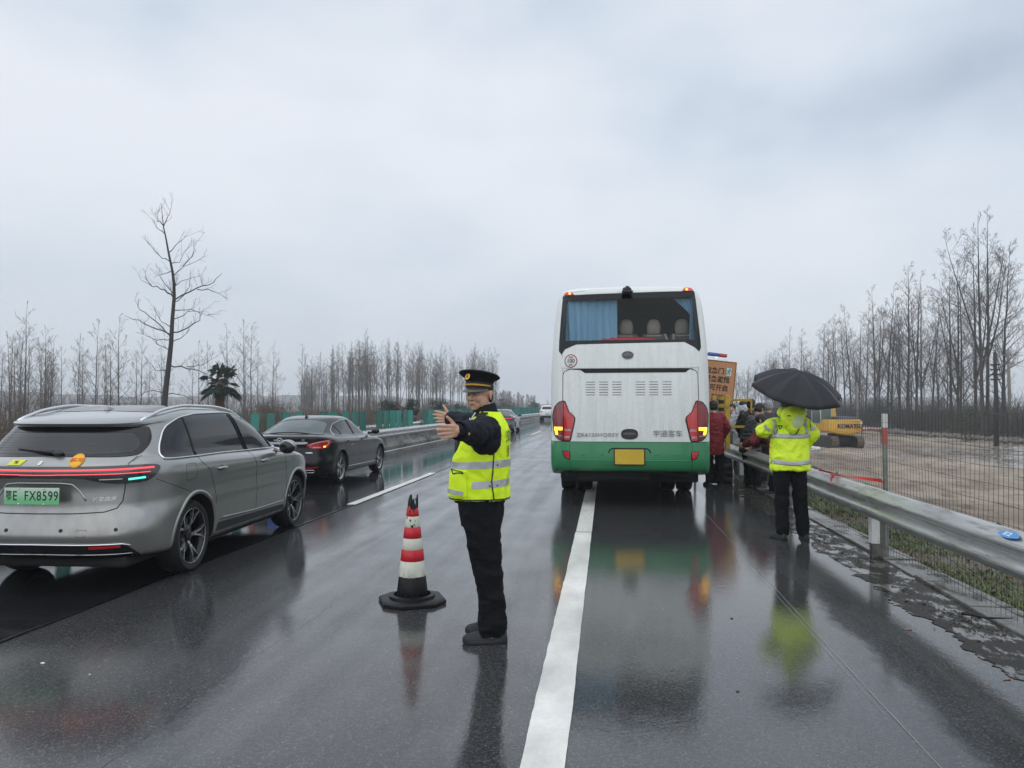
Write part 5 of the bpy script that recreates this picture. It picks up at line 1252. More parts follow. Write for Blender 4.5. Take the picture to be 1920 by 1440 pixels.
    for u in (-.72, -.43, .40, .72):
        p, n = pr.hit(F, u, .765, .0); mb = MB(); mb.lathe([(.018, 0), (.018, -.004), (.012, -.006)], p, 16, axis='Y'); mb.build('parking_sensor', green, root, smooth=True)
    pr.line('plate_brow', [(-.33, .79), (-.31, .835), (-.27, .855), (.25, .855), (.29, .835), (.31, .79)], F, under_m, root, r=.010, off=-.001)
    yel = mat('yellow licence plate', (.62, .42, .03), .45, var=.25, vs_=9)
    mb = MB(); mb.box((-.012, -.035, .728), (.445, .008, .225), ch=.004); pl = mb.build('licence_plate', yel, root)
    mb = MB(); mb.box((-.012, -.028, .728), (.475, .012, .255), ch=.004); mb.build('plate_frame', under_m, root)
    for u in (-.12, .09):
        for v in (.822, .634): mb = MB(); mb.lathe([(.007, 0), (.005, -.005)], (u, -.039, v), 8, axis='Y'); mb.build('plate_screw', chrome, pl)
    # handle, emblem, sticker, camera
    el = lambda cu, cv, a, b_, n=28, e=2: [(cu+a*sgnpow(math.cos(2*math.pi*k/n), 2/e), cv+b_*sgnpow(math.sin(2*math.pi*k/n), 2/e)) for k in range(n)]
    h = pr.patch('hatch_handle', el(-.008, 1.072, .13, .08, e=2.6), F, black_gloss, root, off=.008, step=.03)
    pr.patch('handle_bar', el(-.008, 1.078, .095, .018, e=3), F, mat('grey handle', (.09, .09, .095), .4), h, off=.020, step=.02)
    em = pr.patch('emblem', el(-.03, 2.278, .094, .064), F, mat('dark emblem', (.06, .065, .07), .3), root, off=.016, step=.03)
    pr.line('emblem_ring', el(-.03, 2.278, .090, .060), F, mat('emblem grey', (.28, .29, .3), .3, .6), em, r=.005, off=.017, closed=True)
    for k in range(4): pr.line('emblem_arc', [(-.03+(.070-.016*k)*math.cos(a), 2.262+(.052-.012*k)*math.sin(a)) for a in [math.pi*q/10 for q in range(11)]], F, mat('emblem grey', (0, 0, 0)), em, r=.0035, off=.017)
    sk = pr.patch('speed_sticker', el(-.925, 2.196, .105, .105), F, mat('red sticker ring', (.28, .035, .04), .5), root, off=.014, step=.03)
    pr.patch('sticker_face', el(-.925, 2.196, .090, .090), F, white_paint, sk, off=.016, step=.03)
    inkb = mat('black print', (.01, .01, .01), .5); t = text_mb('100', .088, .001, bold=.0004, sx=.98); pr.put(t, F, -.925, 2.193, sk, 'sticker_number', inkb, off=.0205)
    t = text_mb('高速', .036, .001); pr.put(t, F, -.925, 2.252, sk, 'sticker_print', mat('pale red print', (.35, .15, .14), .5), off=.0205)
    t = text_mb('km/h', .03, .001, bold=.001); pr.put(t, F, -.925, 2.136, sk, 'sticker_print', inkb, off=.0205)
    dk = mat('dull chrome lettering', (.26, .275, .27), .4, .3)
    t = text_mb('ZK6120HQB5Y', .078, .004, bold=.0, sx=1.28, shear=.0); pr.put(t, F, -.50, 1.058, root, 'lettering', dk, off=.003)
    t = text_mb('宇通客车', .112, .004, bold=.0, sx=1.0); pr.put(t, F, .575, 1.075, root, 'lettering', dk, off=.003)
    mb = MB(); mb.box((-.035, .14, 3.285), (.14, .10, .10), ch=.03); mb.box((-.03, .09, 3.31), (.06, .09, .07), ch=.01); mb.box((-.03, .07, 3.258), (.17, .08, .035), ch=.01); mb.build('rear_camera', black_plastic, root)
    pr.line('roof_gutter', [(-1.09, 3.285), (-.6, 3.325), (0, 3.335), (.6, 3.335), (1.06, 3.315)], F, white, root, r=.012, off=-.006)
    # side windows and stripes
    for fn in (S, S2):
        pr.patch('side_window', rnd([(1.0, 1.95), (1.0, 2.95), (11.0, 2.95), (11.3, 1.95)], .08), fn, dark_glass, root, off=.004, step=.25)
        pr.patch('side_stripe', [(.66, .98), (.66, 1.55), (2.0, 1.35), (5.0, 1.15), (9.0, .98)], fn, lgreen, root, off=.003, step=.2)
    for sg in (1, -1): pr.patch('side_stripe', rnd([(sg*1.272, 1.10), (sg*1.30, 1.42), (sg*1.345, 1.42), (sg*1.345, 1.10)], .01), F, lgreen, root, off=.003, step=.03)
    # running gear
    for (y, z) in wh:
        for s_ in (-1, 1):
            wheel(root, s_*1.07, y, z-.06, R_=.5, W=.28, rim=.29, style='y', two_tone=False)
            if y < 5: wheel(root, s_*.76, y, z-.06, R_=.5, W=.28, rim=.29, style='y', two_tone=False)
        mb = MB(); mb.tube([(-1, y, z), (1, y, z)], .08, 10); mb.ell((0, y, z), (.22, .26, .24)); mb.build('axle', under_m, root, smooth=True)
    mb = MB(); mb.box((0, 6, .44), (2.2, 10.8, .3), ch=.03); mb.build('underbody', under_m, root)
    mb = MB(); mb.box((-.25, .7, .46), (1.2, .8, .26), ch=.06); mb.tube([(-1.0, .30, .44), (-.5, .6, .42)], .06); mb.tube([(.5, .35, .43), (.9, .35, .43), (.95, 1.5, .45)], .035); mb.box((.7, 1.0, .45), (.5, .5, .22), ch=.03); mb.build('silencer_and_pipes', under_m, root, kind='stuff')
    for sg in (-1, 1):
        mb = MB(); mb.box((sg*1.02, 2.05, .42), (.34, .015, .42), ch=.004); mb.build('mud_flap', rubber, root)
        mb = MB(); mb.tube([(sg*1.2, 11.6, 2.9), (sg*1.5, 12.1, 2.85), (sg*1.5, 12.15, 2.6)], .03); mb.box((sg*1.5, 12.15, 2.4), (.22, .1, .42), ch=.04); mb.build('wing_mirror', black_plastic, root)
    root.location.z = .055; root.scale = (1, 1, 1.015)
    return root
make_coach()
# ================================================================== bare winter trees, scrub, palm, conifers
bark = mat('grey poplar bark', (.105, .098, .088), .9, var=.4, vs_=3, bump=.4, bs=20, stretch=(1, 1, .25))
bark_d = mat('dark wet bark', (.055, .050, .045), .85, var=.35, vs_=3, bump=.4, bs=20, stretch=(1, 1, .25))
twig = mat('bare twigs', (.125, .112, .098), .9, var=.25)
twig_d = mat('dark bare twigs', (.078, .064, .055), .9, var=.25)
def grow(mb, p, d, L, r, depth, rd, spread, up, kids, seg, minr, jitter=.16, nseg=5):
    """one limb and all its side shoots"""
    pts = [p.copy()]; rs = [r]; q = p.copy(); dd = d.copy()
    for i in range(nseg):
        dd = (dd+Vector((rd.gauss(0, jitter), rd.gauss(0, jitter), rd.gauss(0, jitter)*.5+up))*.5).normalized()
        q = q+dd*(L/nseg); pts.append(q.copy()); rs.append(max(minr, r*(1-.85*(i+1)/nseg)))
    mb.tube(pts, rs, seg, caps=False)
    if depth <= 0: return
    k = kids[0]; n = int(k*rd.uniform(.75, 1.25)+.5)
    if L < .8 and k > 2 and nseg > 3: n = max(1, n//2)
    for j in range(n):
        t = .18+.80*(j+rd.random())/n; i = min(int(t*nseg), nseg-1); f = t*nseg-i
        o = pts[i].lerp(pts[i+1], f); ax = (pts[i+1]-pts[i]).normalized()
        a = rd.random()*6.283; s_ = ax.cross(Vector((math.cos(a), math.sin(a), .13))).normalized()
        an = R(rd.uniform(*spread)); nd = (ax*math.cos(an)+s_*math.sin(an)).normalized()
        grow(mb, o, nd, L*rd.uniform(.32, .62)*(1.15-.6*t), max(minr, rs[i]*.5), depth-1, rd, spread, up*1.2, kids[1:], 3, minr, jitter, max(2, nseg-2))
def tree_meshes(seed, H, r0, n1, spread=(28, 52), start=.16, lean=.05, kids=(6, 4), minr=.010, L1=.30, m=(None, None), up=.18, fork=0, depth=2, wob=.05):
    rd = random.Random(seed); tm = MB(); cm = MB(); pts = []; rs = []; n = 14; off = Vector((0, 0, 0)); ph = rd.random()*6; lx, ly = rd.gauss(0, lean), rd.gauss(0, lean)
    for i in range(n+1):
        t = i/n; off = Vector((lx*t*H+wob*H*.25*math.sin(t*4+ph)*t*.6+rd.gauss(0, .006)*H*t*.5, ly*t*H+wob*H*.25*math.cos(t*3.4+ph)*t*.6, t*H)); pts.append(off); rs.append(max(minr*1.2, r0*(1-t)**.85+(.25*r0 if i == 0 else 0)))
    tm.tube(pts, rs, 7, caps=False)
    leaders = [(pts, rs)]
    for f in range(fork):
        i = rd.randint(2, 5); a = rd.random()*6.28; q = pts[i].copy(); dd = Vector((math.cos(a)*.30, math.sin(a)*.30, 1)).normalized(); P2 = [q.copy()]; R2 = [rs[i]*.75]; hh = (H-q.z)*rd.uniform(.72, .95)
        for k in range(9):
            dd = (dd+Vector((rd.gauss(0, .03), rd.gauss(0, .03), .06))).normalized(); q = q+dd*hh/9; P2.append(q.copy()); R2.append(max(minr*1.2, rs[i]*.75*(1-(k+1)/9)**.85))
        tm.tube(P2, R2, 6, caps=False); leaders.append((P2, R2))
    for pts_, rs_ in leaders:
        m_ = len(pts_)-1; nn = int(n1/len(leaders))+3
        for j in range(nn):
            t = start+(1-start)*((j+rd.random())/nn)**.9; t = min(t, .985); i = min(int(t*m_), m_-1); f = t*m_-i; o = pts_[i].lerp(pts_[i+1], f); ax = (pts_[i+1]-pts_[i]).normalized()
            a = rd.random()*6.283; s_ = ax.cross(Vector((math.cos(a), math.sin(a), .13))).normalized(); an = R(rd.uniform(*spread)); nd = (ax*math.cos(an)+s_*math.sin(an)).normalized()
            LL = H*L1*rd.uniform(.6, 1.1)*(1.08-t)**.7; grow(cm, o, nd, LL, max(minr, rs_[i]*.42), depth, rd, spread, up, list(kids), 4, minr)
    return tm.mesh('trunk', m[0], smooth=True), cm.mesh('crown', m[1])
def put_tree(ms, x, y, z, rz, s_, label, group, name='bare_tree', sz=None):
    o = empty(name, (x, y, z), rz, label, 'tree', group); o.scale = (s_, s_, s_*(sz or 1))
    mesh_copy('trunk', ms[0], o); mesh_copy('crown', ms[1], o); return o
# right-hand row beyond the earth field
RT = [tree_meshes(100+i, 18, .17, 30, spread=(28, 56), start=.16, lean=.025, kids=(6, 4), minr=.0085, L1=.27, m=(bark_d, twig_d), fork=[0, 1, 2, 1, 0, 2][i], up=.10) for i in range(6)]
rd = random.Random(77)
spots = []
# (photo column, height px above horizon at that column) surveyed along the row
tall = [(1878, 20.5), (1850, 22), (1842, 23.0), (1828, 21), (1800, 17), (1795, 19.5), (1782, 18.0), (1745, 15.5), (1728, 18), (1716, 20), (1700, 20.5), (1688, 18), (1670, 18.5), (1662, 20), (1648, 17), (1640, 19.5), (1622, 18.5), (1608, 17.5), (1597, 19), (1585, 16.5), (1568, 20), (1552, 18), (1540, 19), (1512, 17.5), (1500, 18.5), (1478, 20), (1462, 17), (1448, 16), (1436, 15)]
def row_point(px, X):
    r = (px-960)/FPX; c, s_ = math.cos(YAW), math.sin(YAW)
    return X*(c+r*s_)/(r*c-s_)
for i, (px, h) in enumerate(tall):
    X = 33.5+rd.uniform(-1.5, 3.5); Y = row_point(px, X); spots.append((X, Y, h*rd.uniform(.93, 1.03)))
for i in range(58):
    Y = 44+rd.random()*190; X = 36+rd.random()*16; spots.append((X, Y, rd.uniform(12, 18)))
for i in range(8): spots.append((34+rd.random()*6, 36+i*1.7, rd.uniform(17, 22)))
for i, (X, Y, h) in enumerate(spots):
    if i == 2: lb = 'tallest of the dark bare trees across the earth field'; g = 'bare trees along the far side of the earth field'
    else: lb = 'tall bare dark-barked tree in the row behind the earth field'; g = 'bare trees along the far side of the earth field'
    put_tree(RT[i % 6], X, Y, prof(X)-.1, rd.random()*6.28, h*.88/18, lb, g)
def join_far(name, items, m):
    """woods too far off to count, as one mass"""
    V = []; F = []
    for ms, M_ in items:
        for me in ms:
            b = len(V); V.extend([tuple(M_ @ v.co) for v in me.vertices]); F.extend([tuple(q+b for q in p.vertices) for p in me.polygons])
    me = bpy.data.meshes.new(name); me.from_pydata(V, [], F); me.materials.append(m); return tag(link(bpy.data.objects.new(name, me)), kind='stuff')
# left: thin saplings, then the denser plantation
LT = [tree_meshes(200+i, 9, .070, 17, spread=(30, 58), start=.16, lean=.02, kids=(4, 3), minr=.0065, L1=.30, m=(bark, twig), up=.20, fork=0, depth=2) for i in range(5)]
LP = [tree_meshes(220+i, 14, .10, 24, spread=(26, 50), start=.34, lean=.02, kids=(5, 3), minr=.010, L1=.20, m=(bark, twig), up=.16, fork=[0, 1, 0, 0, 1][i], depth=2) for i in range(5)]
rd = random.Random(63)
far_items = []
# distant trees closing the row
for i in range(26):
    Y = 190+rd.random()*160; X = 20+rd.random()*60
    far_items.append((LP[i % 5], Matrix.Translation((X, Y, prof(X))) @ Matrix.Rotation(rd.random()*6.28, 4, 'Z') @ Matrix.Scale(rd.uniform(.75, 1.2), 4)))
join_far('far_woods', far_items, twig_d)
rd = random.Random(31)
for i in range(52):
    px = -40+rd.random()*640; dep = rd.uniform(38, 85); p = gp(px, 830); r = (px-960)/FPX
    Xc = r*dep; X = Xc*math.cos(YAW)-dep*math.sin(YAW); Y = Xc*math.sin(YAW)+dep*math.cos(YAW)
    hp = 120+55*noise.noise(Vector((px*.012, 3, 1)))+rd.uniform(-45, 35); h = (hp/FPX*dep+2.6)
    if X > -21.8: continue
    put_tree(LT[i % 5], X, Y, prof(X)-.05, rd.random()*6.28, h/9, 'thin pale bare sapling on the left bank beyond the opposing road', 'bare saplings on the left bank')
specials = [(42, 570, 46, 'left-most tall thin sapling above the grey SUV roof'), (84, 610, 48, 'second thin sapling from the left edge, branches swept upward'), (178, 600, 50, 'thin sapling standing between the left edge and the big leaning tree'), (225, 590, 52, 'thin sapling close left of the big leaning bare tree'), (145, 628, 50, 'low thin sapling above the middle of the grey SUV'), (565, 645, 92, 'twin-topped poplar left of the dense plantation'), (460, 655, 80, 'slender poplar right of the palm'), (688, 618, 118, 'poplar rising highest above the dense plantation')]
for i, (px, py, dep, lb) in enumerate(specials):
    r = (px-960)/FPX; Xc = r*dep; X = Xc*math.cos(YAW)-dep*math.sin(YAW); Y = Xc*math.sin(YAW)+dep*math.cos(YAW); h = 1.58+(YH-py)/FPX*dep-prof(X)
    put_tree((LT if i < 5 else LP)[i % 5], X, Y, prof(X)-.05, i*1.3, h/(9 if i < 5 else 14), lb, None)
n = 0
for i in range(900):
    if n >= 146: break
    px = 560+rd.random()*375; lo, hi = 100+(px-560)*.12, 125+(px-560)*.30; dep = rd.uniform(lo, hi); r = (px-960)/FPX; Xc = r*dep; X = Xc*math.cos(YAW)-dep*math.sin(YAW); Y = Xc*math.sin(YAW)+dep*math.cos(YAW)
    if X > -23: continue
    top = 655-8*math.sin((px-560)/60)-(10 if 660 < px < 900 else 0)+rd.uniform(-8, 26)
    if px < 640: top += (640-px)*.45
    h = 1.58+(YH-top)/FPX*dep-prof(X)
    put_tree(LP[n % 5], X, Y, prof(X)-.05, rd.random()*6.28, h/14, 'slim grey poplar trunk in the dense plantation left of the road', 'poplars of the plantation left of the road'); n += 1
# far trees closing the road's vanishing point
far_items = []
FT = [tree_meshes(240+i, 12, .12, 18, spread=(25, 55), start=.12, kids=(4, 3), minr=.040, L1=.34, m=(bark, twig), up=.2, depth=2) for i in range(3)]
for i in range(64):
    if i < 34: px = 925+rd.random()*75; dep = rd.uniform(260, 360); h = (32-(px-925)*.16)*rd.uniform(.7, 1.0)/FPX*dep+3
    else: px = 500+rd.random()*560; dep = rd.uniform(300, 420); h = rd.uniform(8, 16)/FPX*dep+3.5
    r = (px-960)/FPX; Xc = r*dep; X = Xc*math.cos(YAW)-dep*math.sin(YAW); Y = Xc*math.sin(YAW)+dep*math.cos(YAW)
    if X > -22.5: X = -22.5-rd.random()*8
    far_items.append((FT[i % 3], Matrix.Translation((X, Y, prof(X))) @ Matrix.Rotation(rd.random()*6.28, 4, 'Z') @ Matrix.Scale(h/12, 4)))
join_far('far_woods', far_items, twig)
# ------------------------------------------------------------------ the single leaning tree
def big_tree():
    D = 36.0; rd = random.Random(5)
    def Q(zx, zy, dd=0): return dp(zx/3.428, 380+zy/3.428, D+dd)
    base = gp(304, 800, -.9); 
    trunk = [(1040, 1395), (1055, 1300), (1068, 1180), (1085, 1040), (1100, 900), (1107, 760), (1120, 600), (1118, 520), (1110, 450), (1098, 390), (1085, 330), (1065, 220), (1050, 150), (1042, 70), (1035, 0)]
    rad = [.165, .145, .125, .115, .10, .088, .075, .068, .06, .052, .045, .034, .024, .014, .007]
    limbs = [[(1095, 855), (1000, 760), (900, 690), (868, 630)], [(1095, 845), (960, 790), (860, 750), (800, 725)], [(1108, 845), (1200, 810), (1280, 760), (1310, 680)], [(1120, 620), (1270, 550), (1370, 510), (1425, 450)], [(1270, 553), (1370, 570), (1460, 615)], [(1116, 605), (1060, 560), (980, 540), (910, 500)], [(980, 540), (940, 490), (932, 450)], [(1112, 580), (1060, 520), (1000, 435)], [(1122, 690), (1230, 690), (1370, 735)], [(1119, 470), (1180, 410), (1310, 345)], [(1180, 408), (1240, 340), (1260, 260)], [(1088, 375), (1020, 340), (950, 250)], [(1086, 325), (1150, 260), (1215, 210)], [(1062, 205), (1010, 160), (985, 110)], [(1050, 150), (1015, 110), (992, 68)], [(1053, 150), (1080, 90), (1098, 40)], [(1085, 1040), (1200, 1060), (1300, 1090), (1345, 1130)], [(1200, 1058), (1300, 1040), (1390, 990)], [(1070, 1220), (950, 1215), (840, 1260)], [(1075, 1222), (1180, 1240), (1290, 1300)], [(1100, 900), (1180, 860), (1215, 800)], [(1098, 950), (1010, 910), (960, 860)], [(1112, 760), (1210, 700), (1300, 700)], [(1122, 640), (1190, 590), (1230, 520)], [(1105, 800), (1040, 770), (1000, 700)], [(1118, 560), (1160, 500), (1290, 470)], [(1088, 1080), (1000, 1075), (930, 990)], [(1105, 880), (1010, 880), (870, 830)], [(1110, 440), (1050, 460), (990, 480)], [(1098, 390), (1150, 380), (1200, 300)]]
    root = empty('bare_tree', (base.x, base.y, -1.0), 0, 'tall leaning bare tree standing alone above the grey SUV', 'tree')
    inv = Matrix.Translation((-base.x, -base.y, 1.0))
    tm = MB(); tm.tube([Q(*p) for p in trunk], rad, 9); tm.xf(inv).build('trunk', bark_d, root, smooth=True)
    cm = MB()
    for l in limbs:
        s_ = rd.choice((-1, 1))*rd.uniform(.3, 1.3); pts = []
        for i, p in enumerate(l): pts.append(Q(p[0], p[1], s_*i*.8))
        # subdivide
        P = []
        for i in range(len(pts)-1):
            for k in range(3): P.append(pts[i].lerp(pts[i+1], k/3)+Vector((rd.gauss(0, .02), rd.gauss(0, .02), rd.gauss(0, .03))))
        P.append(pts[-1]); n = len(P); r0 = .036 if len(l) > 3 else .024
        cm.tube(P, [max(.007, r0*(1-.8*i/(n-1))) for i in range(n)], 5, caps=False)
        for j in range(int(1+n*.5)):
            i = rd.randint(1, n-1); a = (P[i]-P[i-1]).normalized(); nd = (a*.75+Vector((rd.gauss(0, .5), rd.gauss(0, .5), rd.uniform(.1, 1.0)))).normalized()
            grow(cm, P[i], nd, rd.uniform(.3, .85), .009, 1, rd, (28, 55), .10, [2], 3, .005, .10, 5)
    cm.xf(inv).build('crown', twig_d, root)
big_tree()
# ------------------------------------------------------------------ palm
def palm():
    D = 39.0; base = dp(412, 790, D); rd = random.Random(4)
    root = empty('palm_tree', (base.x, base.y, -1.1), 0, 'small fan palm with shaggy trunk behind the median blades', 'tree')
    H = 1.58+(YH-712)/FPX*D+1.1
    fib = mat('palm fibre', (.075, .055, .04), .95, var=.5, vs_=9, bump=1, bs=30); fr = mat('palm frond', (.022, .042, .028), .55, var=.35)
    mb = MB(); mb.lathe([(.16, 0), (.14, H*.3), (.15, H*.6), (.20, H*.72), (.23, H*.80), (.18, H*.92), (.08, H)], seg=12)
    mb.build('trunk', fib, root, smooth=True)
    mb = MB()
    for k in range(900):
        a = rd.random()*6.28; z = rd.uniform(H*.45, H*.97); r = .15+.09*min(1, (z/H-.4)*2); l = rd.uniform(.15, .5)
        p = Vector((math.cos(a)*r, math.sin(a)*r, z)); q = p+Vector((math.cos(a)*.18, math.sin(a)*.18, -l)); w = Vector((-math.sin(a), math.cos(a), 0))*.012
        mb.add([p-w, p+w, q], [(0, 1, 2)])
    mb.build('dead_skirt', mat('dead palm skirt', (.12, .075, .05), .95, var=.4), root, kind='stuff')
    for k in range(26):
        a = rd.random()*6.28; el = rd.uniform(-.75, 1.4); st = Vector((math.cos(a)*math.cos(el), math.sin(a)*math.cos(el), math.sin(el))); l = rd.uniform(.40, .80); mb = MB()
        c = Vector((0, 0, H*.95)); hub = c+st*l; mb.tube([c, c.lerp(hub, .5)+Vector((0, 0, .03)), hub], .012, 4)
        side = st.cross(Vector((0, 0, 1))).normalized(); upv = side.cross(st)
        for j in range(16):
            an = (j/15-.5)*3.7; d = (st*math.cos(an)+side*math.sin(an)).normalized(); le = rd.uniform(.42, .66)*(1-.25*abs(an)/1.85); tip = hub+d*le+Vector((0, 0, -.22*le-.1*rd.random())); md = hub+d*le*.6+Vector((0, 0, .02)); w = d.cross(upv).normalized()*.011
            mb.add([hub, md-w, tip, md+w], [(0, 1, 2), (0, 2, 3)])
        mb.build('frond', fr, root)
palm()
# ------------------------------------------------------------------ evergreen bushes by the median, brown one between
ev = mat('dark evergreen needles', (.022, .036, .026), .8, var=.4); br = mat('russet dry foliage', (.16, .09, .06), .9, var=.3); olive = mat('dull olive foliage', (.06, .065, .04), .9, var=.35)
def bush(px, dep, wpx, hpx, m, label, seed, zb=-.3, n=2600, leaf=.10, cat='bush'):
    rd = random.Random(seed); p = dp(px, 790, dep); W = wpx/FPX*dep/2; zt = 1.58+(YH-hpx)/FPX*dep; H = zt-zb
    root = empty('shrub', (p.x, p.y, zb), 0, label, cat); mb = MB(); cl = [(Vector((rd.gauss(0, .38)*W, rd.gauss(0, .38)*W, H*rd.uniform(.25, .85))), rd.uniform(.25, .5)*W) for _ in range(16)]
    cl.append((Vector((0, 0, H*.82)), W*.35))
    for _ in range(n):
        c, r = rd.choice(cl); d = Vector((rd.gauss(0, 1), rd.gauss(0, 1), rd.gauss(0, 1))).normalized(); q = c+d*r*rd.random()**.35; s_ = leaf*rd.uniform(.4, 1.1); a = Vector((rd.gauss(0, 1), rd.gauss(0, 1), rd.gauss(0, 1)-.3)).normalized(); b = a.cross(d if abs(a.dot(d)) < .95 else Vector((1, 0, 0))).normalized()
        mb.add([q-b*s_*.3, q+a*s_, q+b*s_*.3], [(0, 1, 2)])
    mb.build('foliage', m, root, kind='stuff')
    st = MB()
    for k in range(7): q = rd.choice(cl)[0]; st.tube([(rd.gauss(0, .05), rd.gauss(0, .05), 0), q*.5, q], [.03, .02, .01], 4)
    st.build('stem', twig_d, root)
for a in ((725, 52, 60, 742, ev, 'dark evergreen bush left of the russet one above the green blades', 1), (748, 50, 26, 748, br, 'russet dry bush between two evergreens above the green blades', 2), (770, 51, 44, 739, ev, 'dark evergreen bush right of the russet one above the green blades', 3), (822, 60, 52, 742, ev, 'dark evergreen bush just left of the officer cap', 4), (858, 66, 50, 752, olive, 'dull olive shrub behind the officer hand', 5), (500, 60, 70, 752, mat('brown scrub foliage', (.10, .075, .055), .95, var=.3), 'brown rounded scrub right of the palm', 6), (1002, 210, 26, 752, ev, 'small far dark tree beside the white SUV', 7), (940, 150, 60, 750, olive, 'far dull shrub right of the officer shoulder', 8), (1652, 80, 90, 742, ev, 'dark evergreen thicket at the foot of the bare trees', 9), (1810, 62, 110, 755, olive, 'olive thicket under the tallest bare trees', 10)):
    bush(*a, leaf=.13 if a[1] < 100 else .35, zb=-.9 if a[0] < 1200 else -1.3)
# ------------------------------------------------------------------ brushwood at the foot of the trees
def brush(name, m, n, fx, fy, h, seed, r0=.008, zf=None, dens=-.3, cl=1.0):
    rd = random.Random(seed); mb = MB()
    for _ in range(n):
        x = fx(rd); y = fy(rd)
        if noise.noise(Vector((x*.25, y*.12, seed)))*cl < dens: continue
        z = prof(x)-.05; hh = h*rd.uniform(.35, 1.1)*(1+.5*noise.noise(Vector((x*.2, y*.1, 2)))); a = rd.random()*6.28; l = rd.uniform(.05, .45)*hh; r = r0*(1+y/80)
        q = Vector((x, y, z)); e = Vector((x+math.cos(a)*l, y+math.sin(a)*l, z+hh)); mmm = q.lerp(e, .5)+Vector((rd.gauss(0, .06), rd.gauss(0, .06), .08*hh))
        mb.tube([q, mmm, e], [r, r*.7, r*.3], 3, caps=False)
        if rd.random() < .7:
            b = mmm.lerp(e, rd.random()*.6); c = b+Vector((rd.gauss(0, .3), rd.gauss(0, .3), .35))*hh*.35; mb.tube([b, c], [r*.6, r*.3], 3, caps=False)
            b = q.lerp(mmm, rd.random()); c = b+Vector((rd.gauss(0, .3), rd.gauss(0, .3), .3))*hh*.35; mb.tube([b, c], [r*.6, r*.3], 3, caps=False)
    return mb.build(name, m, kind='stuff')
brown_b = mat('brown brush stems', (.105, .078, .062), .95, var=.35, vs_=.8); grey_b = mat('grey brush stems', (.072, .066, .058), .95, var=.35, vs_=.8)
brush('brushwood', brown_b, 15000, lambda r: -21.8-14*r.random()**1.2, lambda r: 20+190*r.random()**1.25, 2.7, 1, r0=.009)
brush('brushwood', grey_b, 9000, lambda r: 33.6+6*r.random(), lambda r: 36+150*r.random(), 3.4, 2, r0=.012)
brush('brushwood', grey_b, 2500, lambda r: 6+32*r.random(), lambda r: 140+80*r.random(), 3.0, 5, r0=.016)
brush('median_scrub', brown_b, 3500, lambda r: -9.3+r.gauss(0, .28), lambda r: 12+110*r.random(), 1.15, 3, r0=.004, dens=.05)
# rubble along the far side of the field and clods by the fence
stone = mat('wet rubble', (.15, .135, .115), .75, var=.4, vs_=2, coat=.3, coat_r=.3)
mb = MB(); rd = random.Random(2)
def rock(mb, c, s_, rd):
    b = len(mb.v); mb.ell(c, (s_*rd.uniform(.7, 1.2), s_*rd.uniform(.6, 1.1), s_*rd.uniform(.4, .8)), 6, 5, Matrix.Rotation(rd.random()*6, 3, 'Z') @ Matrix.Rotation(rd.random(), 3, 'X'))
    for i in range(b, len(mb.v)):
        v = Vector(mb.v[i]); mb.v[i] = tuple(v+(v-Vector(c))*noise.noise(v*3.1)*.5)
for i in range(1500):
    y = 42+80*rd.random(); x = 31+.8*math.sin(y*.13)+rd.gauss(0, .7); rock(mb, (x, y, prof(x)+.10+.15*rd.random()), rd.uniform(.06, .26), rd)
mb.build('rubble_bank', stone, kind='stuff')
mb = MB()
for i in range(2600):
    y = 6+32*rd.random(); x = 7.4+.6*math.sin(y*.2)+rd.gauss(0, .8); rock(mb, (x, y, zv(x, y)+.02), rd.uniform(.02, .09), rd)
mb.build('earth_clods', mat('dark earth clods', (.06, .048, .036), .85, var=.4, vs_=5, coat=.2), kind='stuff')
# ================================================================== damp air
def haze():
    m = bpy.data.materials.new('damp air'); m.use_nodes = True; nt = m.node_tree; nt.nodes.clear()
    o = nt.nodes.new('ShaderNodeOutputMaterial'); v = nt.nodes.new('ShaderNodeVolumePrincipled')
    v.inputs['Color'].default_value = (.86, .90, .96, 1); v.inputs['Density'].default_value = .0010; v.inputs['Anisotropy'].default_value = .1
    nt.links.new(v.outputs[0], o.inputs['Volume'])
    mb = MB(); mb.box((0, 500, 17), (1900, 1100, 44)); h = mb.build('haze', m, kind='stuff'); 
haze()
# ================================================================== people
def remesh(name, mb, voxel, m, parent, smooth=4, wr=None, inflate=0.0, dec=None):
    """fuse overlapping volumes into one continuous skin; wr=(amp, freq, stretchz) adds cloth folds"""
    o = mb.build(name, m, parent); bm = bmesh.new(); bm.from_mesh(o.data); bmesh.ops.recalc_face_normals(bm, faces=bm.faces); bm.to_mesh(o.data); bm.free()
    r = o.modifiers.new('r', 'REMESH'); r.mode = 'VOXEL'; r.voxel_size = voxel
    if smooth: s_ = o.modifiers.new('s', 'SMOOTH'); s_.factor = .5; s_.iterations = smooth
    me = ev_mesh(o); o.modifiers.clear(); old = o.data; o.data = me; bpy.data.meshes.remove(old); me.name = name
    if wr or inflate:
        co = [v.co.copy() for v in me.vertices]; no = [v.normal.copy() for v in me.vertices]
        for i, v in enumerate(me.vertices):
            d = inflate
            if wr:
                for amp, fr, sz, sd in wr:
                    q = Vector((co[i].x*fr+sd, co[i].y*fr, co[i].z*fr*sz)); q = q+Vector((noise.noise(q*.5), noise.noise(q*.5+Vector((5, 0, 0))), noise.noise(q*.5+Vector((0, 7, 0)))))*.9
                    nn = noise.noise(q); d += amp*(1-2.6*abs(nn))
            v.co = co[i]+no[i]*d
    me.polygons.foreach_set('use_smooth', [True]*len(me.polygons)); me.update(); return o
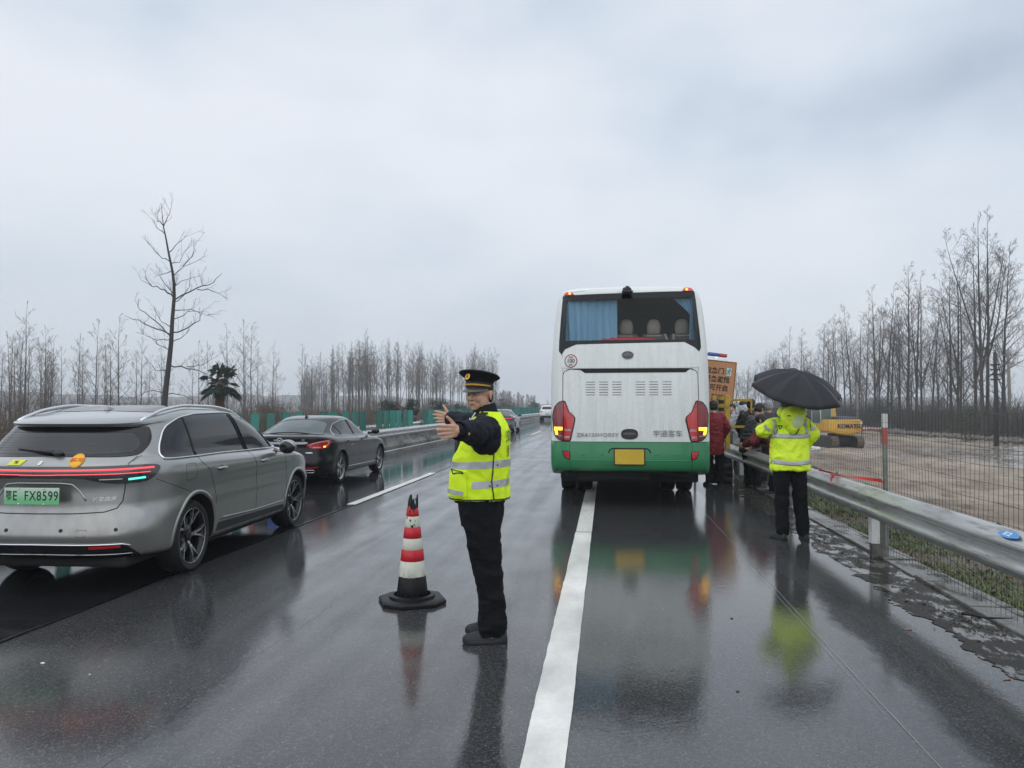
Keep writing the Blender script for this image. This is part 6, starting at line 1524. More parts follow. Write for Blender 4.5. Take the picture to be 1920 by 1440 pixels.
def oring(c, rx, ry, rot=0.0, n=24, tilt=0.0, e=2.3):
    """horizontal oval ring"""
    out = []
    for k in range(n):
        a = 2*math.pi*k/n; x = rx*sgnpow(math.cos(a), 2/e); y = ry*sgnpow(math.sin(a), 2/e)
        z = -x*math.tan(tilt); out.append(Vector((c[0]+x*math.cos(rot)-y*math.sin(rot), c[1]+x*math.sin(rot)+y*math.cos(rot), c[2]+z)))
    return out
def hand(mb, w, d, n, s_, size=1.0, curl=.15, spread=.10, thumb=.7):
    """w wrist, d finger direction, n palm normal, s_ towards the thumb side"""
    w = Vector(w); d = Vector(d).normalized(); s_ = Vector(s_); s_ = (s_-d*s_.dot(d)).normalized(); n = Vector(n); n = (n-d*n.dot(d)-s_*n.dot(s_)).normalized(); k = size
    kn = []
    for i, u in enumerate((.033, .011, -.012, -.033)):
        p = w+d*(.088-.006*abs(i-1))*k+s_*u*k; kn.append(p); mb.cap(w+s_*u*.6*k, .0155*k, p, .0125*k, 10)
    mb.cap(w-d*.05*k, .026*k, w+d*.02*k, .024*k, 12)
    mb.cap(w+d*.02*k+s_*.022*k+n*.008*k, .019*k, w+d*.055*k+s_*.026*k+n*.006*k, .014*k, 10)
    for i, (L, r) in enumerate(((.068, .0112), (.075, .0114), (.070, .0110), (.055, .0098))):
        u = (1.5-i)*spread; a = (d+s_*u).normalized(); p = kn[i]; c = curl*(1+.15*i)
        for j, f in enumerate((.45, .32, .25)):
            a2 = (a*math.cos(c*(j+.6))+n*math.sin(c*(j+.6))).normalized(); q = p+a2*L*f*k*1.02; mb.cap(p, r*k*(1-.07*j), q, r*k*(1-.07*(j+1)), 8); p = q
    p = w+d*.028*k+s_*.034*k+n*.004*k; a = (d*math.cos(thumb)+s_*math.sin(thumb)+n*.15).normalized()
    q = p+a*.042*k; mb.cap(p, .0135*k, q, .0115*k, 8); a = (a*.95+d*.25).normalized(); q2 = q+a*.034*k; mb.cap(q, .0112*k, q2, .0092*k, 8)
def head_mb(mb, c, yaw, pitch=0.0, k=1.0, neck_to=None):
    """skull, jaw, nose, brow, ears, lips; local x is the way the face looks"""
    Rm = Matrix.Rotation(yaw, 3, 'Z') @ Matrix.Rotation(pitch, 3, 'Y'); c = Vector(c)
    h = MB()
    h.ell((-.005, 0, .030), (.098, .079, .092), 18, 12); h.ell((.015, 0, -.022), (.078, .067, .080), 18, 12); h.ell((.036, 0, -.062), (.052, .056, .048), 16, 10)
    h.ell((.066, 0, -.088), (.020, .024, .017)); h.cap((.088, -.022, .022), .012, (.088, .022, .022), .012)
    h.cap((.094, 0, .010), .0085, (.112, 0, -.022), .0125); h.ell((.100, .011, -.026), (.010, .008, .008)); h.ell((.100, -.011, -.026), (.010, .008, .008))
    for s_ in (-1, 1):
        h.ell((.056, s_*.038, -.022), (.034, .026, .034)); h.ell((.022, s_*.050, -.045), (.052, .022, .050)); h.ell((-.012, s_*.082, .000), (.019, .010, .033), 10, 8, Matrix.Rotation(R(18*s_), 3, 'Z')); h.ell((-.020, s_*.089, .014), (.015, .006, .019)); h.ell((-.012, s_*.083, -.028), (.009, .006, .010))
    h.cap((.088, -.016, -.053), .0075, (.088, .016, -.053), .0075); h.cap((.084, -.014, -.064), .008, (.084, .014, -.064), .008)
    h.v = [tuple(c+Rm @ (Vector(p)*k)) for p in h.v]; mb.v, base = mb.v, len(mb.v); mb.add(h.v, h.f)
    if neck_to is not None: mb.cap(c+Rm @ Vector((-.025, 0, -.06)), .056, Vector(neck_to), .064, 14)
    return lambda p: c+Rm @ (Vector(p)*k)
skin = mat('skin', (.56, .33, .225), .5, var=.14, vs_=14, bump=.05, bs=120)
skin_hand = skin
hair_m = mat('black hair', (.012, .010, .009), .5, var=.3, bump=.5, bs=120)
hiviz = mat('fluorescent yellow-green cloth', (.72, 1.0, .015), .75, var=.05, vs_=9, bump=.12, bs=60)
silver = mat('silver reflective tape', (.44, .46, .50), .38, var=.08, metal=.15)
navy = mat('near-black uniform cloth', (.008, .0095, .016), .82, var=.25, vs_=7, bump=.15, bs=110, spec=.3)
blackc = mat('black trouser cloth', (.0055, .006, .0085), .85, var=.25, vs_=7, bump=.15, bs=110, spec=.2)
gold = mat('gold braid', (.75, .42, .06), .35, .5, var=.1)
shoe_m = mat('black trainer mesh', (.018, .020, .024), .6, bump=.4, bs=140); sole_m = mat('black trainer sole', (.010, .010, .012), .5); stripe_m = mat('pale shoe stripe', (.35, .37, .40), .5)
def shoe(parent, x0, x1, y, yaw=0.0, w=.050, up=shoe_m, z=0.0, stripes=True):
    """x0 heel, x1 toe in the person's frame; rotates round the heel"""
    L = x1-x0; root = empty('shoe', (x0, y, z), yaw); root.parent = parent
    mb = MB(); rings = []
    prof_ = [(0, .028, .045), (.03, .036, .070), (.12, .040, .088), (.28, .043, .092), (.42, .045, .080), (.60, .050, .060), (.78, .051, .046), (.92, .042, .036), (1.0, .018, .022)]
    for t, ww, hh in prof_:
        r = []
        for k in range(16):
            a = 2*math.pi*k/16; r.append(Vector((t*L, ww*w/.05*math.cos(a)*(1 if math.sin(a) < .2 else .86), .026+max(-.012, hh*math.sin(a)))))
        rings.append(r)
    mb.loft(rings); mb.build('upper', up, root, smooth=True)
    mb = MB(); rings = []
    for t, ww in ((-.015, .022), (.0, .034), (.05, .042), (.2, .044), (.4, .045), (.6, .054), (.8, .055), (.93, .044), (1.02, .018)):
        zt = .028+.010*(t > .9)+.012*(t < .06); zb = .0+(.012 if t > .93 else 0)+(.006 if t < .0 else 0)
        rings.append([Vector((t*L, ww*w/.05, zb)), Vector((t*L, ww*w/.05*1.06, (zb+zt)/2)), Vector((t*L, ww*w/.05*.96, zt)), Vector((t*L, -ww*w/.05*.96, zt)), Vector((t*L, -ww*w/.05*1.06, (zb+zt)/2)), Vector((t*L, -ww*w/.05, zb))])
    mb.loft(rings); mb.build('sole', sole_m, root, smooth=True, angle=40)
    for q in (.44, .50, .56, .62):
        lz = MB(); zz = .026+.085-(q-.42)*.19; lz.tube([(q*L, -.022, zz-.008), (q*L+.004, 0, zz+.006), (q*L, .022, zz-.008)], .0032, 5); lz.build('lace', sole_m, root)
    if stripes:
        for q in (.34, .40, .46):
            mb = MB()
            for s_ in (-1, 1): mb.tube([(q*L, s_*.044, .042), ((q+.03)*L, s_*.041, .062), ((q+.06)*L, s_*.030, .084)], .0035, 5)
            mb.build('side_stripe', stripe_m, root, kind='stuff')
    return root
# ------------------------------------------------------------------ the officer
def officer():
    g = gp(905, 1196); root = empty('person', (g.x, g.y, 0), math.pi+YAW, 'officer in a black peaked cap and bright reflective vest with both arms held out', 'person')
    el, wl, tl = (.045, .42, 1.415), (.125, .635, 1.430), Vector((.115, .135, -.006))
    er, wr_, tr = (.12, -.36, 1.45), (.262, -.53, 1.485), Vector((.13, -.10, .015))
    shl, shr = (-.035, .185, 1.425), (-.02, -.185, 1.44)
    hc = (.022, .0, 1.655); hy = R(56)
    mb = MB(); at = head_mb(mb, hc, hy, R(3), 1.0, (-.03, 0, 1.50))
    mb.loft([oring((0, 0, .86), .11, .15), oring((0, 0, 1.0), .12, .15), oring((-.01, 0, 1.2), .12, .16), oring((-.02, 0, 1.38), .11, .17), oring((-.03, 0, 1.48), .07, .10), oring((-.03, 0, 1.52), .05, .06)])
    for sh, e_, w_ in ((shl, el, wl), (shr, er, wr_)): mb.cap(sh, .058, e_, .045, 14); mb.cap(e_, .045, w_, .029, 14)
    hand(mb, wl, tl, (.4, -.9, .0), (0, .05, 1), 1.0, curl=.10, spread=.055, thumb=.85)
    hand(mb, wr_, tr, (.4, .9, 0), (0, 0, 1), 1.0, curl=.18, spread=.07, thumb=1.0)
    for y_ in (.10, -.09):
        mb.cap((.0, y_, .90), .085, (-.03, y_, .50), .058, 14); mb.cap((-.03, y_, .50), .055, (-.07, y_, .09), .038, 14); mb.cap((-.07, y_, .08), .034, (-.02, y_, .045), .022, 10)
    remesh('body', mb, .0048, skin, root, smooth=3)
    # face details
    eye = mat('eye white', (.55, .5, .47), .25); iris = mat('dark iris', (.012, .008, .006), .15); lip = mat('lips', (.30, .13, .11), .5); brow = hair_m
    Rm = Matrix.Rotation(hy, 3, 'Z')
    for s_ in (-1, 1):
        mb = MB(); mb.ell(at((.0885, s_*.031, .004)), (.005, .013, .0048), 12, 8, Rm); e_ = mb.build('eye', eye, root, smooth=True)
        mb = MB(); mb.ell(at((.0925, s_*.030, .004)), (.0028, .0055, .0044), 10, 6, Rm); mb.build('iris', iris, e_, smooth=True)
        mb = MB(); mb.tube([at((.090, s_*.012, .020)), at((.0935, s_*.030, .026)), at((.081, s_*.050, .020))], [.0035, .004, .002], 6); mb.build('eyebrow', brow, root, smooth=True)
        mb = MB(); mb.tube([at((.092, s_*.016, .006)), at((.0945, s_*.031, .0105)), at((.084, s_*.045, .006))], .0016, 5); mb.build('eyelid', hair_m, root)
    mb = MB(); mb.tube([at((.087, -.022, -.0595)), at((.0955, -.008, -.058)), at((.0955, .008, -.058)), at((.087, .022, -.0595))], [.002, .0042, .0042, .002], 6); mb.build('lips', lip, root, smooth=True)
    # cropped hair below the cap
    mb = MB(); mb.ell((-.030, 0, .022), (.080, .0805, .078), 20, 14); mb.ell((-.045, 0, -.015), (.060, .070, .06), 20, 14); mb.v = [tuple(at(p)) for p in mb.v]
    mb.build('hair', hair_m, root, smooth=True)
    # cap
    cap_m = mat('black cap cloth', (.008, .009, .012), .75, var=.2, bump=.1, bs=150, spec=.3); cap = empty('cap', at((0, 0, .06)), hy); cap.parent = root
    n = 40
    def cr(rx, ry, z, fr, cx=0.0): return [Vector((cx+rx*math.cos(2*math.pi*k/n), ry*math.sin(2*math.pi*k/n), z+fr*math.cos(2*math.pi*k/n))) for k in range(n)]
    mb = MB(); mb.loft([cr(.102, .086, -.028, .010), cr(.104, .088, .020, .012), cr(.112, .100, .046, .020), cr(.140, .134, .066, .028), cr(.146, .141, .073, .030), cr(.140, .135, .081, .030), cr(.10, .10, .090, .022), cr(.04, .04, .094, .008)])
    mb.build('crown', cap_m, cap, smooth=True, angle=50)
    mb = MB(); mb.loft([cr(.1035, .0875, -.026, .010), cr(.1055, .0895, -.024, .010), cr(.1065, .0905, .016, .012), cr(.1045, .0885, .018, .012)]); mb.build('band', mat('cap band', (.012, .013, .016), .6, bump=.4, bs=200), cap, smooth=True, angle=50)
    vis = []; m_ = 25
    for i, (rr, dz, ex) in enumerate(((0, 0, 0), (.5, -.012, .030), (1, -.034, .052))):
        row = []
        for k in range(m_): a = R(-78)+R(156)*k/(m_-1); q = math.cos(a)**.7; row.append(Vector(((.101+ex*q)*math.cos(a)+.0, (.086+ex*.55*q)*math.sin(a), -.018+dz*q+.010*math.cos(a))))
        vis.append(row)
    top = [p for r in vis for p in r]; bot = [p-Vector((0, 0, .003)) for p in top]; F = []
    for i in range(2):
        for k in range(m_-1): a = i*m_+k; F += [(a, a+m_, a+m_+1, a+1), (3*m_+a+1, 3*m_+a+m_+1, 3*m_+a+m_, 3*m_+a)]
    for k in range(m_-1): a = 2*m_+k; F.append((a, 3*m_+a, 3*m_+a+1, a+1))
    mb = MB(); mb.add(top+bot, F); mb.build('peak', mat('glossy cap peak', (.04, .043, .045), .22, coat=.6), cap, smooth=True, angle=50)
    mb = MB()
    for dz in (-.005, .001): mb.tube([Vector(((.109)*math.cos(R(a)), .0935*math.sin(R(a)), dz+.012*math.cos(R(a)))) for a in range(-82, 83, 6)], .0031, 6)
    mb.build('gold_strap', gold, cap, smooth=True, kind='stuff')
    for s_ in (-1, 1): mb = MB(); mb.ell((.109*math.cos(R(84)), s_*.0945*math.sin(R(84)), .0), (.007, .005, .007)); mb.build('strap_button', gold, cap, smooth=True)
    bc = Vector((.133, 0, .062)); Mb = frame(bc, (0, 1, 0), (-.42, 0, .9))
    bd = MB(); bd.lathe([(.018, 0), (.019, .003), (.012, .006)], (0, 0, 0), 20); bd.xf(Mb @ Matrix.Diagonal((1, 1.25, 1, 1))); b = bd.build('badge', gold, cap, smooth=True, angle=40)
    bd = MB(); bd.lathe([(.0105, .005), (.010, .008)], (0, 0, 0), 16); bd.xf(Mb @ Matrix.Diagonal((1, 1.2, 1, 1))); bd.build('badge_centre', mat('badge enamel', (.12, .03, .02), .3), b)
    bd = MB(); bd.tube([(math.cos(R(a))*.006, math.sin(R(a))*.006, .0085) for a in range(0, 300, 30)], .0014, 5); bd.tube([(-.006, -.004, .0085), (.006, .004, .0085)], .0014, 5); bd.xf(Mb); bd.build('badge_relief', gold, b)
    # jacket with sleeves
    jr = [((.02, 0, .93), .168, .185), ((.02, 0, 1.0), .176, .185), ((.01, 0, 1.18), .172, .19), ((-.005, 0, 1.32), .158, .20), ((-.02, 0, 1.42), .135, .19), ((-.03, 0, 1.475), .10, .135), ((-.028, 0, 1.52), .068, .074), ((-.02, 0, 1.56), .062, .064), ((-.018, 0, 1.572), .058, .060)]
    mb = MB(); mb.loft([oring(*r) for r in jr])
    for sg, sh, e_, w_ in ((1, shl, el, wl), (-1, shr, er, wr_)):
        sh, e_, w_ = Vector(sh), Vector(e_), Vector(w_); fw = (w_-e_).normalized(); cu = w_-fw*.035
        mb.ell(sh+Vector((.01, sg*.01, -.045)), (.105, .075, .125), 18, 12); mb.cap(sh+Vector((0, sg*-.03, 0)), .088, sh.lerp(e_, .5), .082, 18); mb.cap(sh.lerp(e_, .4), .084, e_, .072, 18)
        mb.cap(e_+Vector((-.006, 0, -.012)), .076, e_.lerp(cu, .5), .064, 18); mb.cap(e_.lerp(cu, .4), .066, cu, .052, 18)
    remesh('jacket', mb, .0075, navy, root, smooth=4, wr=[(.009, 11, 1.0, 2), (.004, 26, 1, 7)])
    for sg, e_, w_ in ((1, el, wl), (-1, er, wr_)):
        e_, w_ = Vector(e_), Vector(w_); fw = (w_-e_).normalized(); q = w_-fw*.002
        mb = MB(); a = fw.cross(Vector((0, 0, 1))).normalized(); b = fw.cross(a); rings = []
        for t, r in ((-.075, .060), (-.05, .0635), (.0, .061), (.004, .056), (-.03, .046)): rings.append([q+fw*t+(a*math.cos(2*math.pi*k/20)+b*math.sin(2*math.pi*k/20))*r for k in range(20)])
        mb.loft(rings, cap=False); c = mb.build('cuff', navy, root, smooth=True, angle=60)
        mb = MB(); mb.ell(q-fw*.025+a*.058*(-1 if sg > 0 else 1)+b*.018, (.009, .006, .009)); mb.build('cuff_button', gold, c, smooth=True)
        mb = MB(); mb.tube([w_+fw*.004+(a*math.cos(t_)+b*math.sin(t_))*.031 for t_ in [2*math.pi*k/16 for k in range(16)]], .006, 6, closed=True)
        if sg > 0: mb.build('wristwatch', black_gloss, root, smooth=True)
    # collar
    mb = MB(); rings = []
    for z, r, d in ((1.515, .086, 0), (1.56, .079, 0), (1.585, .074, 0), (1.580, .068, 0), (1.53, .066, 0)): rings.append(oring((-.020+.01*(z-1.5)/.08, 0, z), r*1.02, r, tilt=R(12)))
    mb.loft(rings, cap=False); mb.build('collar', navy, root, smooth=True, angle=60)
    # shoulder board and insignia, lapel badge
    sb = MB(); Ms = frame((.0, .155, 1.522), (.25, .95, -.20), (1, -.3, .1)); sb.box((0, 0, 0), (.13, .05, .008), ch=.003); sb.xf(Ms); b = sb.build('shoulder_board', mat('shoulder board black', (.01, .01, .012), .6), root)
    for u in (-.05, -.02, .045): q = MB(); q.box((u, 0, .006), (.012, .046, .004)); q.xf(Ms); q.build('board_bar', mat('cream insignia', (.6, .58, .48), .5), b)
    sp = MB(); sp.prism([(-.012, -.03), (.03, -.018), (.006, .028)], 0, .004); sp.xf(frame((.072, .148, 1.475), (.4, .9, 0), (.3, 0, 1))); sp.build('collar_patch', mat('white patch', (.62, .66, .7), .5), root)
    pen = MB(); pen.tube([(.085, .125, 1.47), (.045, .13, 1.535)], .005, 6); pen.build('pen', white_paint, root)
    # vest: worn over the jacket, wide armholes
    vr = [((.022, 0, .945), .195, .205), ((.022, 0, .96), .202, .212), ((.022, 0, 1.03), .200, .210), ((.015, 0, 1.12), .197, .208), ((.008, 0, 1.22), .190, .207), ((-.005, 0, 1.32), .178, .203), ((-.020, 0, 1.41), .157, .185), ((-.032, 0, 1.47), .125, .138), ((-.034, 0, 1.515), .098, .10), ((-.030, 0, 1.545), .086, .084)]
    mb = MB(); mb.loft([oring(*r, n=32) for r in vr]); vest = remesh('vest', mb, .009, hiviz, root, smooth=3, wr=[(.009, 7, .8, 4), (.0035, 19, 1, 9)])
    # armholes and open front neck are cut from the cloth
    bm = bmesh.new(); bm.from_mesh(vest.data); dl = []
    for f in bm.faces:
        c = f.calc_center_median(); ax = abs(c.y)
        hole = ((c.x+.010)/.092)**2+((c.z-1.385)/.125)**2 < 1 and ax > .09 and not (c.x < -.10)
        vneck = c.x > .02 and c.z > 1.36 and ax < (c.z-1.36)*.55+.01
        if hole or vneck or c.z > 1.538 or c.z < .952: dl.append(f)
    bmesh.ops.delete(bm, geom=dl, context='FACES'); bm.to_mesh(vest.data); bvhv = BVHTree.FromBMesh(bm); bm.free()
    so_ = vest.modifiers.new('cloth', 'SOLIDIFY'); so_.thickness = .004; so_.offset = 0
    vp = Proj(bvhv, 0)
    VF = lambda u, v: (Vector((0, 0, v)), Vector((math.cos(u/.2), math.sin(u/.2), 0)))
    def band(nm, z0, h, a0, a1, m, slope=0.0, off=.004):
        pts = [(R(a)*.2, z0+slope*math.cos(R(a))) for a in range(a0, a1+1, 10)]+[(R(a)*.2, z0+h+slope*math.cos(R(a))) for a in range(a1, a0-1, -10)]
        return vp.patch(nm, pts, VF, m, vest, off=off, step=.018, skirt=.004)
    band('reflective_band', 1.165, .048, -160, 175, silver, -.012); band('reflective_band', 1.035, .048, -160, 55, silver, -.012); band('reflective_band', 1.035, .048, 72, 175, silver, -.012)
    piping = mat('black vest piping', (.012, .012, .012), .6)
    vp.line('side_piping', [(R(112)*.2, 1.275), (R(110)*.2, 1.18), (R(108)*.2, 1.08), (R(112)*.2, .965)], VF, piping, vest, r=.0042, off=.006)
    vp.line('hem_piping', [(R(a)*.2, .960) for a in range(-170, 181, 8)], VF, piping, vest, r=.0045, off=.003)
    for s_ in (1, -1):
        P = [(-.010+.095*math.cos(R(a)), 1.385+.128*math.sin(R(a))) for a in range(0, 360, 10)]
        vp.line('armhole_piping', P, lambda u, v: (Vector((u, 0, v)), Vector((0, s_, 0))), piping, vest, r=.003, off=.0, closed=True)
    pk = vp.patch('pocket', rnd([(R(18)*.2, .975), (R(66)*.2, .985), (R(64)*.2, 1.145), (R(20)*.2, 1.155)], .012), VF, hiviz, vest, off=.014, step=.02)
    vp.line('pocket_zip', [(R(24)*.2, 1.148), (R(38)*.2, 1.122), (R(60)*.2, 1.135)], VF, piping, pk, r=.004, off=.018); vp.line('pocket_zip', [(R(24)*.2, 1.150), (R(60)*.2, 1.143)], VF, piping, pk, r=.003, off=.018)
    vp.patch('reflective_band', [(R(20)*.2, .998), (R(60)*.2, .990), (R(60)*.2, 1.018), (R(20)*.2, 1.026)], VF, silver, pk, off=.018, step=.018, skirt=.004)
    for a, z in ((118, 1.188), (104, 1.055), (118, 1.055)): p, n_ = vp.hit(VF, R(a)*.2, z, .007); mb = MB(); mb.ell(p, .0055); mb.build('snap_button', black_plastic, vest, smooth=True)
    txt = mat('grey-green print', (.20, .27, .10), .6)
    for s_, z in (('交', 1.375), ('通', 1.27)):
        t = text_mb(s_, .085, .001, bold=.001); p, n_ = vp.hit(VF, R(150)*.2, z, .008)
        if p: t.xf(frame(p, Vector((0, 0, 1)).cross(n_), (0, 0, 1))).build('back_lettering', txt, vest)
    # radio on the chest
    rd_ = MB(); rd_.box((0, 0, 0), (.032, .055, .11), ch=.006); rd_.tube([(0, .018, .05), (0, .018, .13)], .006, 8); rd_.xf(Matrix.Translation((.165, .085, 1.31)) @ Matrix.Rotation(R(25), 4, 'Z')); rd_.build('radio', black_plastic, root, smooth=True, angle=40)
    # trousers
    mb = MB(); mb.loft([oring((.01, .0, .76), .135, .17), oring((.01, 0, .82), .145, .185), oring((.01, 0, .93), .150, .185), oring((.015, 0, .99), .155, .178)])
    for y_, dx in ((.098, 0), (-.085, .012)):
        mb.loft([oring((.008+dx, y_, .93), .130, .095), oring((.002+dx, y_, .80), .122, .098), oring((-.012+dx, y_, .65), .108, .090), oring((-.035+dx, y_, .50), .095, .082), oring((-.060+dx, y_, .33), .085, .076), oring((-.074+dx, y_, .18), .084, .074), oring((-.072+dx, y_, .10), .092, .076), oring((-.062+dx, y_, .040), .086, .068)])
    remesh('trousers', mb, .0085, blackc, root, smooth=3, wr=[(.008, 6, 1.1, 3), (.005, 14, 1.6, 6)])
    shoe(root, -.165, .125, .105, R(3)); shoe(root, -.15, .120, -.095, R(-4))
    return root
officer()
# ------------------------------------------------------------------ generic figure for the others
def figure(label, loc, rz, hc, P, top, trousers, hairc=hair_m, head_yaw=0, lean=0.0, coat=.78, width=1.0, voxel=.011, hood=None, cloth=None, shoes=True, wrk=.010, legs=True):
    root = empty('person', loc, rz, label, 'person'); w = width
    hc = Vector(hc); sh = hc+Vector((-.03-.0, 0, -.22)); px = P.get('pelvis', Vector((-.0, 0, .93))); px = Vector(px)
    neck = hc+Vector((-.03, 0, -.13)); tors = lambda t: px.lerp(neck, t)
    mb = MB(); at = head_mb(mb, hc, head_yaw, P.get('pitch', 0), 1.0, neck+Vector((0, 0, -.02)))
    mb.loft([oring(tors(t), rx, ry*w) for t, rx, ry in ((-.1, .10, .14), (.2, .10, .14), (.6, .11, .16), (.86, .09, .15), (.98, .05, .06))])
    for sg in (1, -1):
        s0 = tors(.86)+Vector((0, sg*.175*w, 0)); e_ = Vector(P['elL' if sg > 0 else 'elR']); w_ = Vector(P['wrL' if sg > 0 else 'wrR']); mb.cap(s0, .05, e_, .04, 10); mb.cap(e_, .04, w_, .028, 10)
        d = (w_-e_).normalized(); hand(mb, w_, d, (0, -sg, 0) if abs(d.y) < .8 else (0, 0, -1), (.2, 0, 1) if abs(d.z) < .8 else (1, 0, 0), 1.0, curl=.45, spread=.03, thumb=.5)
    feet = P.get('feet', ((.0, .11), (.0, -.11)))
    for sg, (fx, fy) in zip((1, -1), feet):
        hip = px+Vector((0, sg*.09, -.04)); kn = hip.lerp(Vector((fx-.05, fy, .08)), .5)+Vector((.02, 0, 0)); mb.cap(hip, .08, kn, .055, 10); mb.cap(kn, .052, (fx-.06, fy, .08), .036, 10)
    remesh('body', mb, .0085, skin, root, smooth=2)
    mb = MB(); hz = px.z-(.93-coat)
    mb.loft([oring(Vector((px.x, px.y, hz)), .165, .21*w), oring(Vector((px.x, px.y, hz+.03)), .170, .215*w)]+[oring(tors(t), rx, ry*w) for t, rx, ry in ((.15, .165, .205), (.40, .16, .205), (.65, .155, .205), (.82, .14, .195), (.92, .11, .14), (1.0, .075, .08), (1.03, .068, .072))])
    for sg in (1, -1):
        s0 = tors(.86)+Vector((0, sg*.165*w, 0)); e_ = Vector(P['elL' if sg > 0 else 'elR']); w_ = Vector(P['wrL' if sg > 0 else 'wrR'])
        mb.cap(s0, .088, e_, .072, 14); mb.cap(e_, .074, w_-(w_-e_).normalized()*.02, .052, 14)
    jk = remesh('jacket', mb, voxel, top, root, smooth=4, wr=[(wrk, 9, 1.0, hash(label) % 7), (wrk*.5, 20, 1, 5)])
    if legs:
        mb = MB(); mb.loft([oring(px+Vector((0, 0, -.14)), .13, .165), oring(px, .14, .17), oring(px+Vector((0, 0, .06)), .14, .165)])
        for sg, (fx, fy) in zip((1, -1), feet):
            hip = px+Vector((0, sg*.09, -.04)); an = Vector((fx-.06, fy, .06)); mb.loft([oring(an.lerp(hip, t)+Vector((.02*math.sin(t*3.1), 0, 0)), rx, ry) for t, rx, ry in ((0, .070, .064), (.08, .080, .068), (.3, .078, .070), (.55, .088, .078), (.8, .108, .090), (1, .118, .098))])
        remesh('trousers', mb, voxel, trousers, root, smooth=3, wr=[(.008, 6, 1.1, 3), (.005, 14, 1.6, 6)])
    if shoes:
        for sg, (fx, fy) in zip((1, -1), feet): shoe(root, fx-.13, fx+.16, fy, P.get('toe', R(8))*sg, stripes=False)
    if hairc:
        mb = MB(); mb.ell((-.014, 0, .042), (.102, .088, .094), 18, 12); mb.ell((-.035, 0, .0), (.080, .084, .085), 18, 12); mb.v = [tuple(at(p)) for p in mb.v]; remesh('hair', mb, .009, hairc, root, smooth=2, wr=[(.004, 40, 1, 1)])
    return root, jk, at
